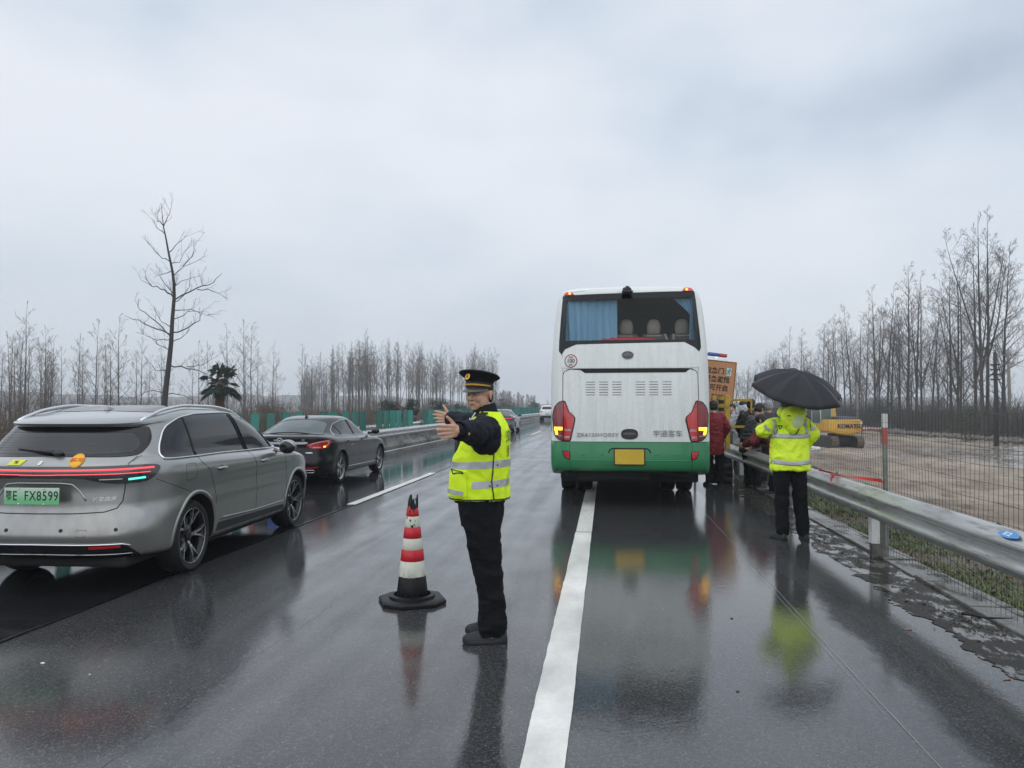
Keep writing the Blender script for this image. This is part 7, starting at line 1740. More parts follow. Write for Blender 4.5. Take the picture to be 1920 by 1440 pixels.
# ------------------------------------------------------------------ the marshal under the umbrella
def marshal():
    g = gp(1480, 1011); lime = mat('fluorescent yellow raincoat', (.74, 1.0, .02), .55, var=.05, vs_=7, coat=.15, coat_r=.3)
    P = dict(elL=(-.02, .315, 1.285), wrL=(.20, .15, 1.24), elR=(-.02, -.285, 1.25), wrR=(.05, -.235, 1.10), feet=((.02, .09), (.02, -.155)), toe=R(14), pelvis=(-.01, -.01, .95))
    root, jk, at = figure('person in a fluorescent yellow raincoat seen from behind under a black umbrella', (g.x, g.y, 0), R(90)+YAW, (.08, -.03, 1.55), P, lime, blackc, coat=.80, width=1.06, voxel=.010, wrk=.010)
    bm = bmesh.new(); bm.from_mesh(jk.data); bvh = BVHTree.FromBMesh(bm); bm.free(); vp = Proj(bvh, 0)
    BF = lambda u, v: (Vector((-.6, u, v)), Vector((1, 0, 0)))      # from behind
    def hit(u, v, off): 
        h = bvh.ray_cast(Vector((-.8, u, v)), Vector((1, 0, 0)))
        return None if h[0] is None else (h[0]+h[1]*off, h[1])
    def strip_(name, path, w, m=silver, off=.004, par=jk):
        """tape laid on the back of the coat"""
        P2 = []
        for i in range(len(path)-1):
            a, b = Vector(path[i]), Vector(path[i+1]); k = max(1, int((b-a).length/.018)); P2 += [(a.lerp(b, j/k), (b-a).normalized()) for j in range(k)]
        P2.append((Vector(path[-1]), (Vector(path[-1])-Vector(path[-2])).normalized())); mb = MB(); rows = []
        for p, t in P2:
            n_ = Vector((-t.y, t.x)); row = []
            for q in (-.5, -.17, .17, .5):
                h = hit(*(p+n_*w*q), off)
                if h is None: row = None; break
                row.append(h[0])
            if row: rows.append(row)
        V = [p for r in rows for p in r]; F = [(i*4+j, i*4+j+1, i*4+j+5, i*4+j+4) for i in range(len(rows)-1) for j in range(3)]
        mb.add(V, F); o = mb.build(name, m, par, smooth=True); s_ = o.modifiers.new('t', 'SOLIDIFY'); s_.thickness = .003; s_.offset = 0; return o
    strip_('reflective_band', [(.235, 1.225), (0, 1.222), (-.235, 1.225)], .050); strip_('reflective_band', [(.235, .925), (0, .905), (-.24, .925)], .052)
    strip_('reflective_brace', [(.165, 1.49), (.178, 1.38), (.185, 1.30), (.165, 1.25)], .042); strip_('reflective_brace', [(-.175, 1.46), (-.188, 1.36), (-.185, 1.25)], .042)
    strip_('sleeve_band', [(.345, 1.375), (.30, 1.33), (.245, 1.285)], .036); strip_('sleeve_band', [(-.235, 1.30), (-.28, 1.31), (-.335, 1.35)], .038)
    # hood hanging on the back, with pale lining showing
    mb = MB(); mb.ell((-.135, -.005, 1.435), (.075, .14, .135), 20, 14); mb.ell((-.15, -.02, 1.335), (.05, .085, .085), 18, 12); mb.cap((-.08, .10, 1.50), .055, (-.08, -.13, 1.50), .055); remesh('hood', mb, .009, lime, root, smooth=4, wr=[(.008, 12, 1, 3)])
    pale = mat('pale hood lining', (.60, .74, .42), .5, var=.1); mb = MB(); mb.ell((-.196, -.035, 1.405), (.022, .068, .088), 20, 12, Matrix.Rotation(R(6), 3, 'X')); mb.build('hood_lining', pale, root, smooth=True)
    mb = MB(); mb.tube([(-.212, -.055, 1.315), (-.205, -.04, 1.285), (-.188, -.015, 1.245)], .007, 6); mb.build('hood_zip', black_plastic, root)
    mb = MB(); mb.tube([(-.12, -.175, 1.455), (-.14, -.21, 1.43), (-.14, -.205, 1.37), (-.135, -.215, 1.34)], .005, 6); mb.ell((-.135, -.215, 1.335), .010); mb.build('drawcord', black_plastic, root)
    t = text_mb('汉', .085, .001, bold=.002); h = hit(.125, 1.305, .012); t.xf(frame(h[0], (0, -1, 0), (0, 0, 1))).build('back_lettering', black_plastic, root)
    mb = MB(); mb.box((0, 0, 0), (.02, .03, .012)); mb.v = [tuple(Vector(p)+Vector((-.203, .06, 1.465))) for p in mb.v]; mb.build('hood_toggle', black_plastic, root)
    mb = MB(); mb.cap((.05, -.235, 1.12), .04, (.06, -.235, 1.05), .04); mb.ell((.07, -.235, 1.04), (.05, .035, .05)); mb.build('glove', black_plastic, root, smooth=True)
    # umbrella
    c = root.matrix_basis @ Vector((-.04, -.085, 1.765)); um = empty('umbrella', c, root.rotation_euler.z, 'open black umbrella tilted back over the person in the yellow raincoat', 'umbrella')
    um.rotation_euler = (Matrix.Rotation(R(90)+YAW, 3, 'Z') @ Matrix.Rotation(R(-25), 3, 'Y') @ Matrix.Rotation(R(6), 3, 'X')).to_euler()
    umb = mat('black umbrella cloth', (.011, .012, .016), .55, var=.3, vs_=5, bump=.3, bs=90, coat=.12, coat_r=.25, spec=.3); V = []; F = []; RR = .540; nR = 10; nA = 64; H = .235; nrib = 8
    def cp(a, t):
        f = abs(((a/(2*math.pi)*nrib+.5) % 1)-.5)*2      # 0 at rib, 1 mid panel
        f = 1-abs(1-2*((a/(2*math.pi)*nrib) % 1)); r = RR*t*(1-.10*f**1.1*t); z = H*(1-t**2.1)-.030*f**.9*math.sin(t*2.6)
        return Vector((r*math.cos(a), r*math.sin(a), z-.0))
    V.append(Vector((0, 0, H)))
    for i in range(1, nR+1):
        for k in range(nA): V.append(cp(2*math.pi*k/nA+.2, i/nR))
    for k in range(nA): F.append((0, 1+k, 1+(k+1) % nA))
    for i in range(nR-1):
        for k in range(nA): a = 1+i*nA+k; b = 1+i*nA+(k+1) % nA; F.append((a, a+nA, b+nA, b))
    mb = MB(); mb.add(V, F); o = mb.build('canopy', umb, um, smooth=True, angle=9); s_ = o.modifiers.new('t', 'SOLIDIFY'); s_.thickness = .0015
    steel = mat('umbrella steel', (.25, .25, .26), .3, .9)
    for k in range(nrib):
        a = 2*math.pi*k/nrib; mb = MB(); mb.tube([cp(a, t/8)+Vector((0, 0, -.006)) for t in range(0, 9)], .0026, 5); rb = mb.build('rib', steel, um)
        mb = MB(); mb.tube([cp(a, .55)+Vector((0, 0, -.008)), Vector((0, 0, -.04))], .0022, 5); mb.build('strut', steel, rb)
        mb = MB(); q = cp(a, 1.0); mb.ell(q+Vector((0, 0, -.003)), .007); mb.build('rib_tip', black_plastic, rb)
    mb = MB(); mb.tube([(0, 0, H+.035), (0, 0, -.44)], .006, 8); mb.build('shaft', steel, um)
    mb = MB(); mb.tube([(0, 0, -.44), (0, 0, -.55)], .016, 10); mb.build('handle', black_plastic, um, smooth=True)
    mb = MB(); q = cp(R(-92), .98); mb.tube([q, q+Vector((0, -.03, -.05)), q+Vector((-.01, -.03, -.09))], .006, 5); mb.build('closing_strap', umb, um)
marshal()
# ------------------------------------------------------------------ people at the emergency gate
def crowd():
    red = mat('dark red coat', (.20, .012, .018), .75, var=.2, bump=.2, bs=60); whiteshawl = mat('white checked shawl', (.52, .53, .57), .8, var=.35, vs_=14); dk = mat('black padded jacket', (.010, .011, .012), .5, var=.3, bump=.5, bs=18, coat=.2); beige = mat('beige coat', (.30, .24, .18), .8, var=.2); maroon = mat('maroon jacket', (.13, .012, .015), .75, var=.2); grey = mat('dark grey coat', (.05, .055, .06), .8, var=.2)
    def at_px(px, d): 
        r = (px-960)/FPX; Xc = r*d; return Xc*math.cos(YAW)-d*math.sin(YAW), Xc*math.sin(YAW)+d*math.cos(YAW)
    A = dict(elL=(.0, .26, 1.15), wrL=(.1, .24, .92), elR=(.0, -.26, 1.15), wrR=(.12, -.22, .95))
    def fig(label, px, d, rz, top, tr, hc=(.03, 0, 1.56), P=None, **kw):
        x, y = at_px(px, d); return figure(label, (x, y, kw.pop('z', 0)), rz, hc, dict(P or A), top, tr, **kw)
    fig('person in a dark red coat standing by the right tail light of the coach', 1338, 15.4, R(98), red, blackc, coat=.62, width=.86)
    lean = dict(elL=(.20, .25, 1.05), wrL=(.38, .18, .98), elR=(.20, -.25, 1.02), wrR=(.38, -.16, .95), pelvis=(-.12, 0, .88), pitch=.5)
    r, j, at = fig('person wrapped in a white checked shawl beside the yellow gate post', 1392, 17.6, R(70), whiteshawl, grey, hc=(.08, 0, 1.57), coat=.70)
    mb = MB(); mb.ell(at((-.05, .0, -.10)), (.10, .14, .16)); mb.cap(at((-.08, .1, -.1)), .05, at((-.13, .16, -.55)), .06); remesh('shawl', mb, .012, whiteshawl, r, wr=[(.02, 12, 1, 1)])
    r, j, at = fig('person in a black padded jacket stooping over the guardrail', 1414, 14.9, R(35), dk, blackc, hc=(.14, 0, 1.50), P=lean, coat=.74)
    t = text_mb('HCU', .07, .002, bold=.001); t.xf(frame((-.03, -.26, 1.33), (.95, -.2, -.1), (0, .2, 1))).build('lettering', white_paint, r)
    fig('bareheaded person in black just behind the stooping one, right of the shawl', 1407, 16.3, R(60), dk, blackc, hc=(.05, 0, 1.60), coat=.76)
    fig('stooping person in a maroon jacket half hidden by the yellow raincoat', 1446, 13.9, R(150), maroon, blackc, hc=(.18, 0, 1.30), P=dict(elL=(.25, .28, .95), wrL=(.42, .22, .88), elR=(.25, -.25, .95), wrR=(.42, -.2, .85), pelvis=(-.12, 0, .85), pitch=.6), coat=.72)
    fig('person with a grey hat partly hidden by the black umbrella', 1441, 15.7, R(80), grey, blackc, hc=(.05, 0, 1.56), coat=.76, hairc=mat('grey knitted hat', (.30, .31, .33), .9, var=.3))
    fig('person in a beige coat behind the yellow gate post', 1373, 18.2, R(250), beige, grey, hc=(.05, 0, 1.50), coat=.72)
    fig('person in dark green seen between the two yellow gate posts', 1357, 18.9, R(200), mat('dark green coat', (.03, .06, .045), .8), blackc, hc=(.05, 0, 1.42), coat=.72)
crowd()
# ================================================================== cone, sign, gate, excavator, small things
def cone():
    g = gp(773, 1128); root = empty('traffic_cone', (g.x, g.y, 0), R(24), 'red and white striped traffic cone with torn top and black rubber base', 'traffic cone')
    base_m = mat('black cone rubber', (.008, .008, .009), .45, bump=.25, bs=40, coat=.0, spec=.25)
    cream = mat('cream reflective sleeve', (.66, .67, .58), .4, var=.05, vs_=30, dirt=(.30, .30, .24), dirt_amt=.15); red = mat('red reflective sleeve', (.55, .012, .025), .38, var=.08, vs_=30, dirt=(.25, .02, .02), dirt_amt=.1); torn = mat('torn black rubber', (.015, .015, .015), .7)
    mb = MB(); o = []
    for k in range(4):
        a = R(45+90*k)
        for da, r in ((-17, .285), (17, .285)): o.append((r*math.cos(a+R(da)), r*math.sin(a+R(da))))
    def sc(q, f): return [Vector((x*f, y*f, 0)) for x, y in q]
    rings = []
    for f, z in ((.98, 0), (1.0, .008), (1.0, .026), (.95, .036), (.80, .042)): rings.append([Vector((x*f, y*f, z)) for x, y in o])
    mb.loft(rings); mb.build('base', base_m, root, smooth=True, angle=30)
    mb = MB(); mb.lathe([(.185, .040), (.183, .060), (.165, .066), (.150, .066)], seg=40, cap=False); mb.build('base_ring', base_m, root, smooth=True, angle=35)
    def rad(z): return .128-.0985*(z-.05)/.80
    # heights of the bands from the photograph
    bands = [('lower_body', .05, .210, base_m, 0), ('cream_sleeve', .210, .335, cream, .0025), ('red_sleeve', .335, .425, red, .004), ('cream_sleeve', .425, .515, cream, .0025), ('red_sleeve', .515, .602, red, .004), ('cream_sleeve', .602, .690, cream, .0025), ('red_sleeve', .690, .752, red, .0035)]
    for nm, z0, z1, m, off in bands:
        mb = MB(); n = 48; rings = []
        for i, z in enumerate((z0, z0+.002, (z0+z1)/2, z1-.002, z1)):
            row = []
            for k in range(n):
                a = 2*math.pi*k/n; zz = z
                if nm == 'cream_sleeve' and z0 == .210 and i < 2: zz += .012*max(0, noise.noise(Vector((math.cos(a)*3, math.sin(a)*3, 1))))*(1 if i == 0 else .9)
                if z0 == .690 and i >= 3: zz += .03*noise.noise(Vector((math.cos(a)*2.2, math.sin(a)*2.2, 5)))
                r = rad(zz)+off-(.002 if i in (0, 4) else 0); row.append(Vector((r*math.cos(a), r*math.sin(a), zz)))
            rings.append(row)
        mb.loft(rings, cap=False); o_ = mb.build(nm, m, root, smooth=True, angle=50)
        if m is cream:
            h = MB()
            for q in range(7):
                z = z0+(z1-z0)*(q+1)/8; h.tube([(rad(z)*math.cos(a)+(.0028)*math.cos(a), rad(z)*math.sin(a)+.0028*math.sin(a), z) for a in [2*math.pi*k/28 for k in range(28)]], .0009, 4, closed=True)
            h.build('honeycomb_ridge', cream, o_, kind='stuff')
    mb = MB(); mb.lathe([(rad(.05), .05), (rad(.76), .735)], seg=32, cap=False); mb.build('inner_body', torn, root)
    # ragged torn rubber fingers at the top
    rd = random.Random(6)
    for k in range(11):
        a = 2*math.pi*k/11+rd.uniform(-.2, .2); r = rad(.75); z0 = .70; h = rd.choice((.03, .05, .085, .11)); w = rd.uniform(.008, .016); tn = Vector((-math.sin(a), math.cos(a), 0)); rr = Vector((math.cos(a), math.sin(a), 0)); p = rr*r+Vector((0, 0, z0)); l = rr*rd.uniform(-.02, .012)
        mb = MB(); mb.loft([[p-tn*w, p+tn*w, p+tn*w-rr*.006, p-tn*w-rr*.006], [p-tn*w*1.1+Vector((0, 0, .05+h*.5))+l*.3, p+tn*w*.9+Vector((0, 0, .05+h*.5))+l*.3, p+tn*w*.9-rr*.005+Vector((0, 0, .05+h*.5)), p-tn*w-rr*.005+Vector((0, 0, .05+h*.5))], [p-tn*w*.5+Vector((0, 0, .05+h))+l, p+tn*w*.3+Vector((0, 0, .045+h))+l, p+tn*w*.3-rr*.004+Vector((0, 0, .045+h))+l, p-tn*w*.5-rr*.004+Vector((0, 0, .05+h))+l]])
        mb.build('torn_strip', torn, root)
    toc = Matrix.Rotation(-R(24), 3, 'Z')
    # scuffs where the sleeve has split, facing the road
    for (u, z, s_) in ((-.012, .66, .012), (.02, .625, .008), (.004, .612, .016), (-.02, .73, .013), (.018, .735, .012), (.03, .655, .006), (-.05, .68, .010)):
        a = -math.pi/2+u/.06+YAW; r = rad(z)+.005; p = toc @ Vector((r*math.cos(a), r*math.sin(a), z)); mb = MB(); mb.ell(p, (s_*.7, s_*.7, s_*.8), 7, 5)
        for i in range(len(mb.v)): v = Vector(mb.v[i]); q = Vector((v.x, v.y, 0)); rr = q.length; lim = rad(v.z)+.0052; mb.v[i] = tuple((v*(1)) if rr < lim else Vector((v.x*lim/rr, v.y*lim/rr, v.z)))
        mb.build('scuff', torn, root)
cone()
# ------------------------------------------------------------------ orange instruction board
def px_frame(px, py, depth): return dp(px, py, depth)
def board():
    D = 19.0; k = D/FPX; c = dp(1331, 722, D); root = empty('information_sign', (c.x, c.y, 0), YAW, 'orange emergency gate sign with black Chinese lettering and a police light bar on top', 'sign')
    org = mat('orange sign film', (.50, .235, .10), .5, var=.08, vs_=5); blk = mat('sign lettering black', (.02, .015, .012), .5)
    zc = c.z; tilt = R(6); Ms = Matrix.Translation((0, 0, zc)) @ Matrix.Rotation(tilt, 4, 'Y') @ Matrix.Rotation(R(90), 4, 'X')   # local x right, y up, z towards the viewer
    W, H = 94*k, 96*k
    mb = MB(); mb.box((0, 0, -.02), (W, H, .03), ch=.008); mb.xf(Ms).build('panel', org, root)
    for a in ((0, H/2-.022, W-.04, .010), (0, -H/2+.022, W-.04, .010), (W/2-.022, 0, .010, H-.04), (-W/2+.022, 0, .010, H-.04)): q = MB(); q.box((a[0], a[1], -.002), (a[2], a[3], .004)); q.xf(Ms).build('border_line', blk, root)
    def T(s_, x, y, size, bold=.004): t = text_mb(s_, size, .002, bold=bold, sx=.92); t.xf(Ms @ Matrix.Translation((x, y, -.002))).build('lettering', blk, root)
    for s_, xs, y in (('高速应急门', None, .36), ('非紧急避险', None, .155), ('方可开启', None, -.05)):
        n_ = len(s_); right = {'高速应急门': .245, '非紧急避险': .40, '方可开启': .375}[s_]
        for i, ch in enumerate(s_): T(ch, right-(n_-1-i)*.155-.0, y, .165)
    for i, ch in enumerate('使用提醒'): T(ch, -.30+.085*i, -.225, .072, .001)
    for i, ch in enumerate('遇紧急情况'): T(ch, .09+.075*i, -.235, .065, .001)
    for i, ch in enumerate('工作人员'): T(ch, -.28+.12*i, -.335, .065, .001)
    for i, ch in enumerate('救援'): T(ch, .22+.13*i, -.335, .065, .001)
    for i, ch in enumerate('电话'): T(ch, -.22+.07*i, -.43, .06, .001)
    wp = MB(); wp.box((.425, .365, .001), (.145, .19, .004)); wp.xf(Ms).build('exit_pictogram_ground', mat('pale pictogram ground', (.55, .70, .66), .5), root)
    gm = mat('pictogram green', (.02, .16, .12), .5); fig_ = MB(); fig_.prism([(.455+.018*math.cos(a*.5236), .43+.018*math.sin(a*.5236)) for a in range(12)], .003, .006)
    for pts in ([(.445, .41), (.42, .36)], [(.445, .40), (.475, .385), (.49, .405)], [(.44, .40), (.405, .40), (.39, .375)], [(.42, .36), (.455, .34), (.45, .295)], [(.42, .36), (.41, .325), (.37, .315)], [(.362, .45), (.362, .285)]): fig_.tube([(x, y, .004) for x, y in pts], .0085, 5)
    fig_.xf(Ms).build('exit_pictogram', gm, root)
    po = mat('sign post grey', (.25, .25, .25), .5, .5)
    for x in (-.42, .42): mb = MB(); mb.tube([(x+.06, .05, 0), (x, .05, zc+.3)], .03, 8); mb.build('post', po, root)
    lb = empty('light_bar', (.06, 0, zc+H/2+.13), 0); lb.parent = root; lb.rotation_euler = (0, R(7), 0)
    for x0, w, m in ((-.17, .12, mat('clear lamp cover', (.5, .5, .5), .2)), (.03, .26, mat('blue lamp cover', (.01, .05, .35), .2, coat=1)), (.26, .20, mat('red lamp cover', (.35, .02, .015), .2, coat=1))): q = MB(); q.box((x0, 0, 0), (w, .12, .085), ch=.015); q.build('lamp_cover', m, lb, smooth=True, angle=40)
    q = MB(); q.box((.10, 0, -.07), (.07, .05, .07)); q.build('bracket', chrome, lb)
board()
def gate():
    D = 16.2; g = gp(1366, 838, 0); c = dp(1366, 790, D); root = empty('yellow_gate', (c.x, c.y, 0), YAW, 'yellow steel emergency gate frame with a perforated top bar', 'gate'); yl = mat('yellow gate paint', (.55, .36, .03), .45, var=.15, dirt=(.2, .13, .03), dirt_amt=.3)
    k = D/FPX
    def z(py): return CAM_H-(py-YH)*k
    q = MB(); q.box((-.03, 0, z(792)), (.095, .09, z(741)-z(843)), ch=.008); q.build('post', yl, root)
    q = MB(); q.box((-.27, .1, z(792)), (.07, .07, z(742)-z(843)), ch=.008); q.build('post', yl, root)
    q = MB(); q.box((.25, 0, z(750)), (.48, .05, .055), ch=.006); q.build('top_bar', yl, root)
    for i in range(11): q = MB(); q.box((.06+.04*i, -.026, z(750)), (.012, .006, .02)); q.build('slot', under_m, root)
    q = MB(); q.box((.25, 0, z(800)), (.40, .05, .05)); q.build('middle_bar', yl, root)
    q = MB(); q.tube([(.48, 0, z(750)), (.46, 0, z(838))], .022, 8); q.build('stile', yl, root)
    # hazard striped drum and green notices behind
    hs = empty('warning_drum', dp(1354, 764, 16.6), YAW, 'black and yellow striped drum between the two yellow gate posts', 'drum')
    for i in range(6): q = MB(); q.lathe([(.085, -.24+.08*i), (.085, -.16+.08*i)], seg=18); q.build('hoop', yl if i % 2 else black_plastic, hs, smooth=True, angle=40)
    q = MB(); q.ell((0, 0, .24), (.08, .08, .03)); q.build('lid', black_plastic, hs, smooth=True); 
    q = MB(); q.box((0, 0, -1.0), (.06, .06, 1.3)); q.build('stand', under_m, hs)
    teal = mat('teal notice', (.03, .33, .28), .5, var=.08)
    for px, py, w, h, ch, lb in ((1356, 771, .28, .30, '安', 'small teal notice with a white character left of the gate post'), (1378, 773, .38, .42, '匝', 'larger teal notice with white characters right of the gate post')):
        s_ = empty('notice', dp(px, py, 18.6), YAW, lb, 'notice'); q = MB(); q.box((0, 0, 0), (w, .02, h), ch=.006); q.build('panel', teal, s_)
        t = text_mb(ch, h*.62, .003, bold=.006); t.xf(frame((0, -.0135, 0), (1, 0, 0), (0, 0, 1))).build('lettering', white_paint, s_)
        for a in ((0, h/2-.02, w-.03, .008), (0, -h/2+.02, w-.03, .008)): q = MB(); q.box((a[0], -.012, a[1]), (a[2], .004, a[3])); q.build('border_line', white_paint, s_)
        q = MB(); q.box((0, .04, -.8), (.05, .05, 1.7)); q.build('post', under_m, s_)
gate()
def hose():
    c = dp(1352, 870, 15.6); root = empty('ribbed_pipe_bundle', (c.x, c.y, 0), R(-15), 'black ribbed plastic pipes lying behind the right corner of the coach', 'pipe bundle'); m = mat('black ribbed plastic', (.018, .018, .018), .4, coat=.3)
    for i, (dx, z, r) in enumerate(((0, .09, .09), (.02, .22, .085), (.03, .34, .08))):
        mb = MB(); prof_ = []
        for k in range(34): prof_.append((r if k % 2 else r*.84, -.24+k*.014))
        mb.lathe(prof_, (0, dx, z), 14, axis='X', cap=True); mb.build('pipe', m, root, smooth=True, angle=40)
hose()
# ------------------------------------------------------------------ excavator in the field
def excavator():
    D = 54.0; k = D/FPX; g = dp(1572, 838, D); z0 = -1.32; root = empty('excavator', (g.x, g.y, z0), YAW+R(4), 'yellow tracked excavator parked on the muddy ground behind the fence', 'excavator')
    ye = mat('excavator yellow', (.68, .38, .02), .4, var=.1, vs_=3, dirt=(.35, .24, .10), dirt_amt=.3, coat=.3); bk = mat('excavator black', (.025, .025, .028), .5); mudm = mat('caked mud', (.14, .11, .085), .9, var=.3, bump=.6); lt = mat('light cab trim', (.55, .50, .30), .5); dg = mat('dark grey hood', (.06, .065, .075), .5)
    root.scale = (.88, .88, .97)
    # tracks
    for s_ in (-1, 1):
        tr = empty('track', (s_*1.02, .4, 0)); tr.parent = root; pts = []
        for i in range(12): a = math.pi/2+math.pi*i/11; pts.append((-1.6+.40*math.cos(a), .42+.40*math.sin(a)))
        for i in range(12): a = -math.pi/2+math.pi*i/11; pts.append((1.6+.40*math.cos(a), .42+.40*math.sin(a)))
        mb = MB(); mb.prism(pts, -.26, .26, axis='X'); mb.build('belt', bk, tr)
        n = 38; per = []; L = [Vector(p) for p in pts]; tot = 0
        for i in range(len(L)): tot += (L[(i+1) % len(L)]-L[i]).length
        dstep = tot/n; acc = 0; i = 0; pos = 0
        for q in range(n):
            t = q*dstep; acc = 0
            for i in range(len(L)):
                e = (L[(i+1) % len(L)]-L[i]).length
                if acc+e > t: break
                acc += e
            p = L[i].lerp(L[(i+1) % len(L)], (t-acc)/max(e, 1e-6)); d = (L[(i+1) % len(L)]-L[i]).normalized(); mb = MB(); Mr = Matrix(((1, 0, 0), (0, d.x, -d.y), (0, d.y, d.x))); mb.box((0, p.x, p.y), (.56, dstep*.8, .05), Mr); mb.build('shoe_plate', mudm, tr)
        for y in (-1.6, -.9, -.3, .3, .9, 1.6): mb = MB(); mb.lathe([(.22 if abs(y) > 1.5 else .13, -.275), (.22 if abs(y) > 1.5 else .13, .275)], (0, y, .42 if abs(y) > 1.5 else .22), 14, axis='X'); mb.build('roller', bk, tr)
    mb = MB(); mb.box((0, .4, .62), (1.4, 2.0, .4), ch=.08); mb.lathe([(.6, .8), (.6, 1.0)], (0, .4, 0), 24); mb.build('carriage', bk, root)
    # house and counterweight
    pl = []
    for i in range(25): x = -1.32+2.64*i/24; pl.append((x, -1.15-.42*(1-(abs(x)/1.32)**3)))
    pl += [(1.32, .6), (-1.32, .6)]
    def ringz(z, f, drop=0): return [Vector((x*f, (y*f if y < 0 else y), z-drop*(1-(x/1.32)**2) if y < 0 else z)) for x, y in pl]
    mb = MB(); mb.loft([ringz(1.12, .93, .18), ringz(1.22, 1.0, .18), ringz(1.85, 1.0), ringz(1.98, .985), ringz(2.02, .94)]); mb.build('counterweight', ye, root, smooth=True, angle=35)
    mb = MB(); mb.box((0, 1.5, 1.45), (2.6, 2.6, .75), ch=.08); mb.build('deck', ye, root)
    rg = []
    for z, f in ((2.0, 1), (2.12, .97), (2.22, .85)): rg.append([Vector((x, y, z)) for x, y in ((-.55*f, -1.1*f), (1.05*f, -1.1*f), (1.15*f, 1.0), (-.5*f, 1.0))])
    mb = MB(); mb.loft(rg); mb.build('engine_hood', dg, root)
    # cab
    cb = empty('cab', (-.92, .9, 1.75)); cb.parent = root
    mb = MB(); mb.box((0, 0, .55), (.86, 1.5, 1.15), ch=.05); mb.build('glazing', mat('cab glass', (.07, .13, .14), .08, coat=1), cb)
    for x in (-.44, .44):
        for y in (-.75, .75): q = MB(); q.box((x, y, .55), (.07, .07, 1.2), ch=.01); q.build('cab_pillar', lt, cb)
    q = MB(); q.box((0, 0, 1.16), (.98, 1.62, .07), ch=.02); q.build('cab_roof', lt, cb)
    q = MB(); q.box((0, -.78, .2), (.86, .04, .05)); q.build('cab_rail', bk, cb)
    # boom, stick, bucket reach forward and up
    def beam(nm, pts, w, hs, m=ye):
        mb = MB(); rings = []
        for i, (y, z) in enumerate(pts):
            a = Vector(pts[max(i-1, 0)]); b = Vector(pts[min(i+1, len(pts)-1)]); t = (b-a).normalized(); n_ = Vector((-t.y, t.x)); h = hs[i]/2; rings.append([Vector((-w/2, y-n_.x*h, z-n_.y*h)), Vector((w/2, y-n_.x*h, z-n_.y*h)), Vector((w/2, y+n_.x*h, z+n_.y*h)), Vector((-w/2, y+n_.x*h, z+n_.y*h))])
        mb.loft(rings); return mb.build(nm, m, root)
    beam('boom', [(1.2, 1.7), (1.6, 3.0), (2.6, 3.75), (4.4, 4.0), (5.6, 3.8)], .80, [.5, .65, .70, .55, .35])
    beam('stick', [(5.3, 4.3), (5.9, 3.6), (6.3, 2.0), (6.4, 1.0)], .34, [.3, .45, .35, .25])
    for x in (-.34, .34): q = MB(); q.tube([(x, 1.7, 1.7), (x, 3.1, 3.4)], .075, 10); q.build('hydraulic_ram', chrome, root)
    for x in (-.2, -.07, .08, .22): q = MB(); q.tube([(x, 1.1, 1.9), (x, 1.55, 2.7), (x, 2.3, 3.75), (x, 3.2, 4.2)], .03, 6); q.build('hose', bk, root)
    mb = MB(); pr_ = [(6.4, 1.1), (6.9, .9), (7.0, .4), (6.6, .05), (6.0, .1), (5.9, .5), (6.15, .35), (6.55, .35), (6.7, .6), (6.5, .85)]; mb.prism(pr_, -.5, .5, axis='X'); mb.build('bucket', bk, root)
    t = text_mb('KOMATSU', .42, .01, bold=.010, sx=1.02); t.xf(frame((.16, -1.592, 1.55), (1, 0, 0), (0, 0, 1))).build('lettering', mat('dark blue lettering', (.02, .015, .10), .5), root)
    q = MB(); q.box((1.12, -1.42, 1.80), (.28, .03, .20), Matrix.Rotation(R(28), 3, 'Z')); q.build('white_label', white_paint, root)
    q = MB(); q.box((-.1, 2.4, 1.4), (.5, .3, .7)); q.build('boom_foot', ye, root)
excavator()
# red and white tape strung beyond the excavator, a white sack
tp = MB()
for i in range(14):
    a = dp(1616+2.6*i, 803+.5*math.sin(i*.8), 60); b = dp(1616+2.6*(i+1), 803+.5*math.sin((i+1)*.8), 60); tp.box((a+b)/2, ((b-a).length, .02, .12), math.atan2((b-a).y, (b-a).x), mi=i % 2)
o = tp.build('barrier_tape', [mat('tape red', (.5, .05, .05), .5), white_paint], label='red and white warning tape strung beyond the yellow excavator', cat='tape')
for px in (1616, 1652): q = dp(px, 803, 60); mb = MB(); mb.tube([(0, 0, -1.35-q.z), (0, 0, .06)], .03, 6); p = mb.build('stake', twig_d, o); p.location = (q.x, q.y, q.z)
sk = dp(1524, 833, 50); mb = MB(); mb.ell((0, 0, .14), (.28, .2, .16)); mb.ell((.3, .05, .12), (.2, .16, .13)); q = remesh('sack', mb, .03, white_paint, None, wr=[(.03, 5, 1, 1)]); q.location = (sk.x, sk.y, -1.32); tag(q, 'crumpled white sack lying left of the excavator tracks', 'sack')
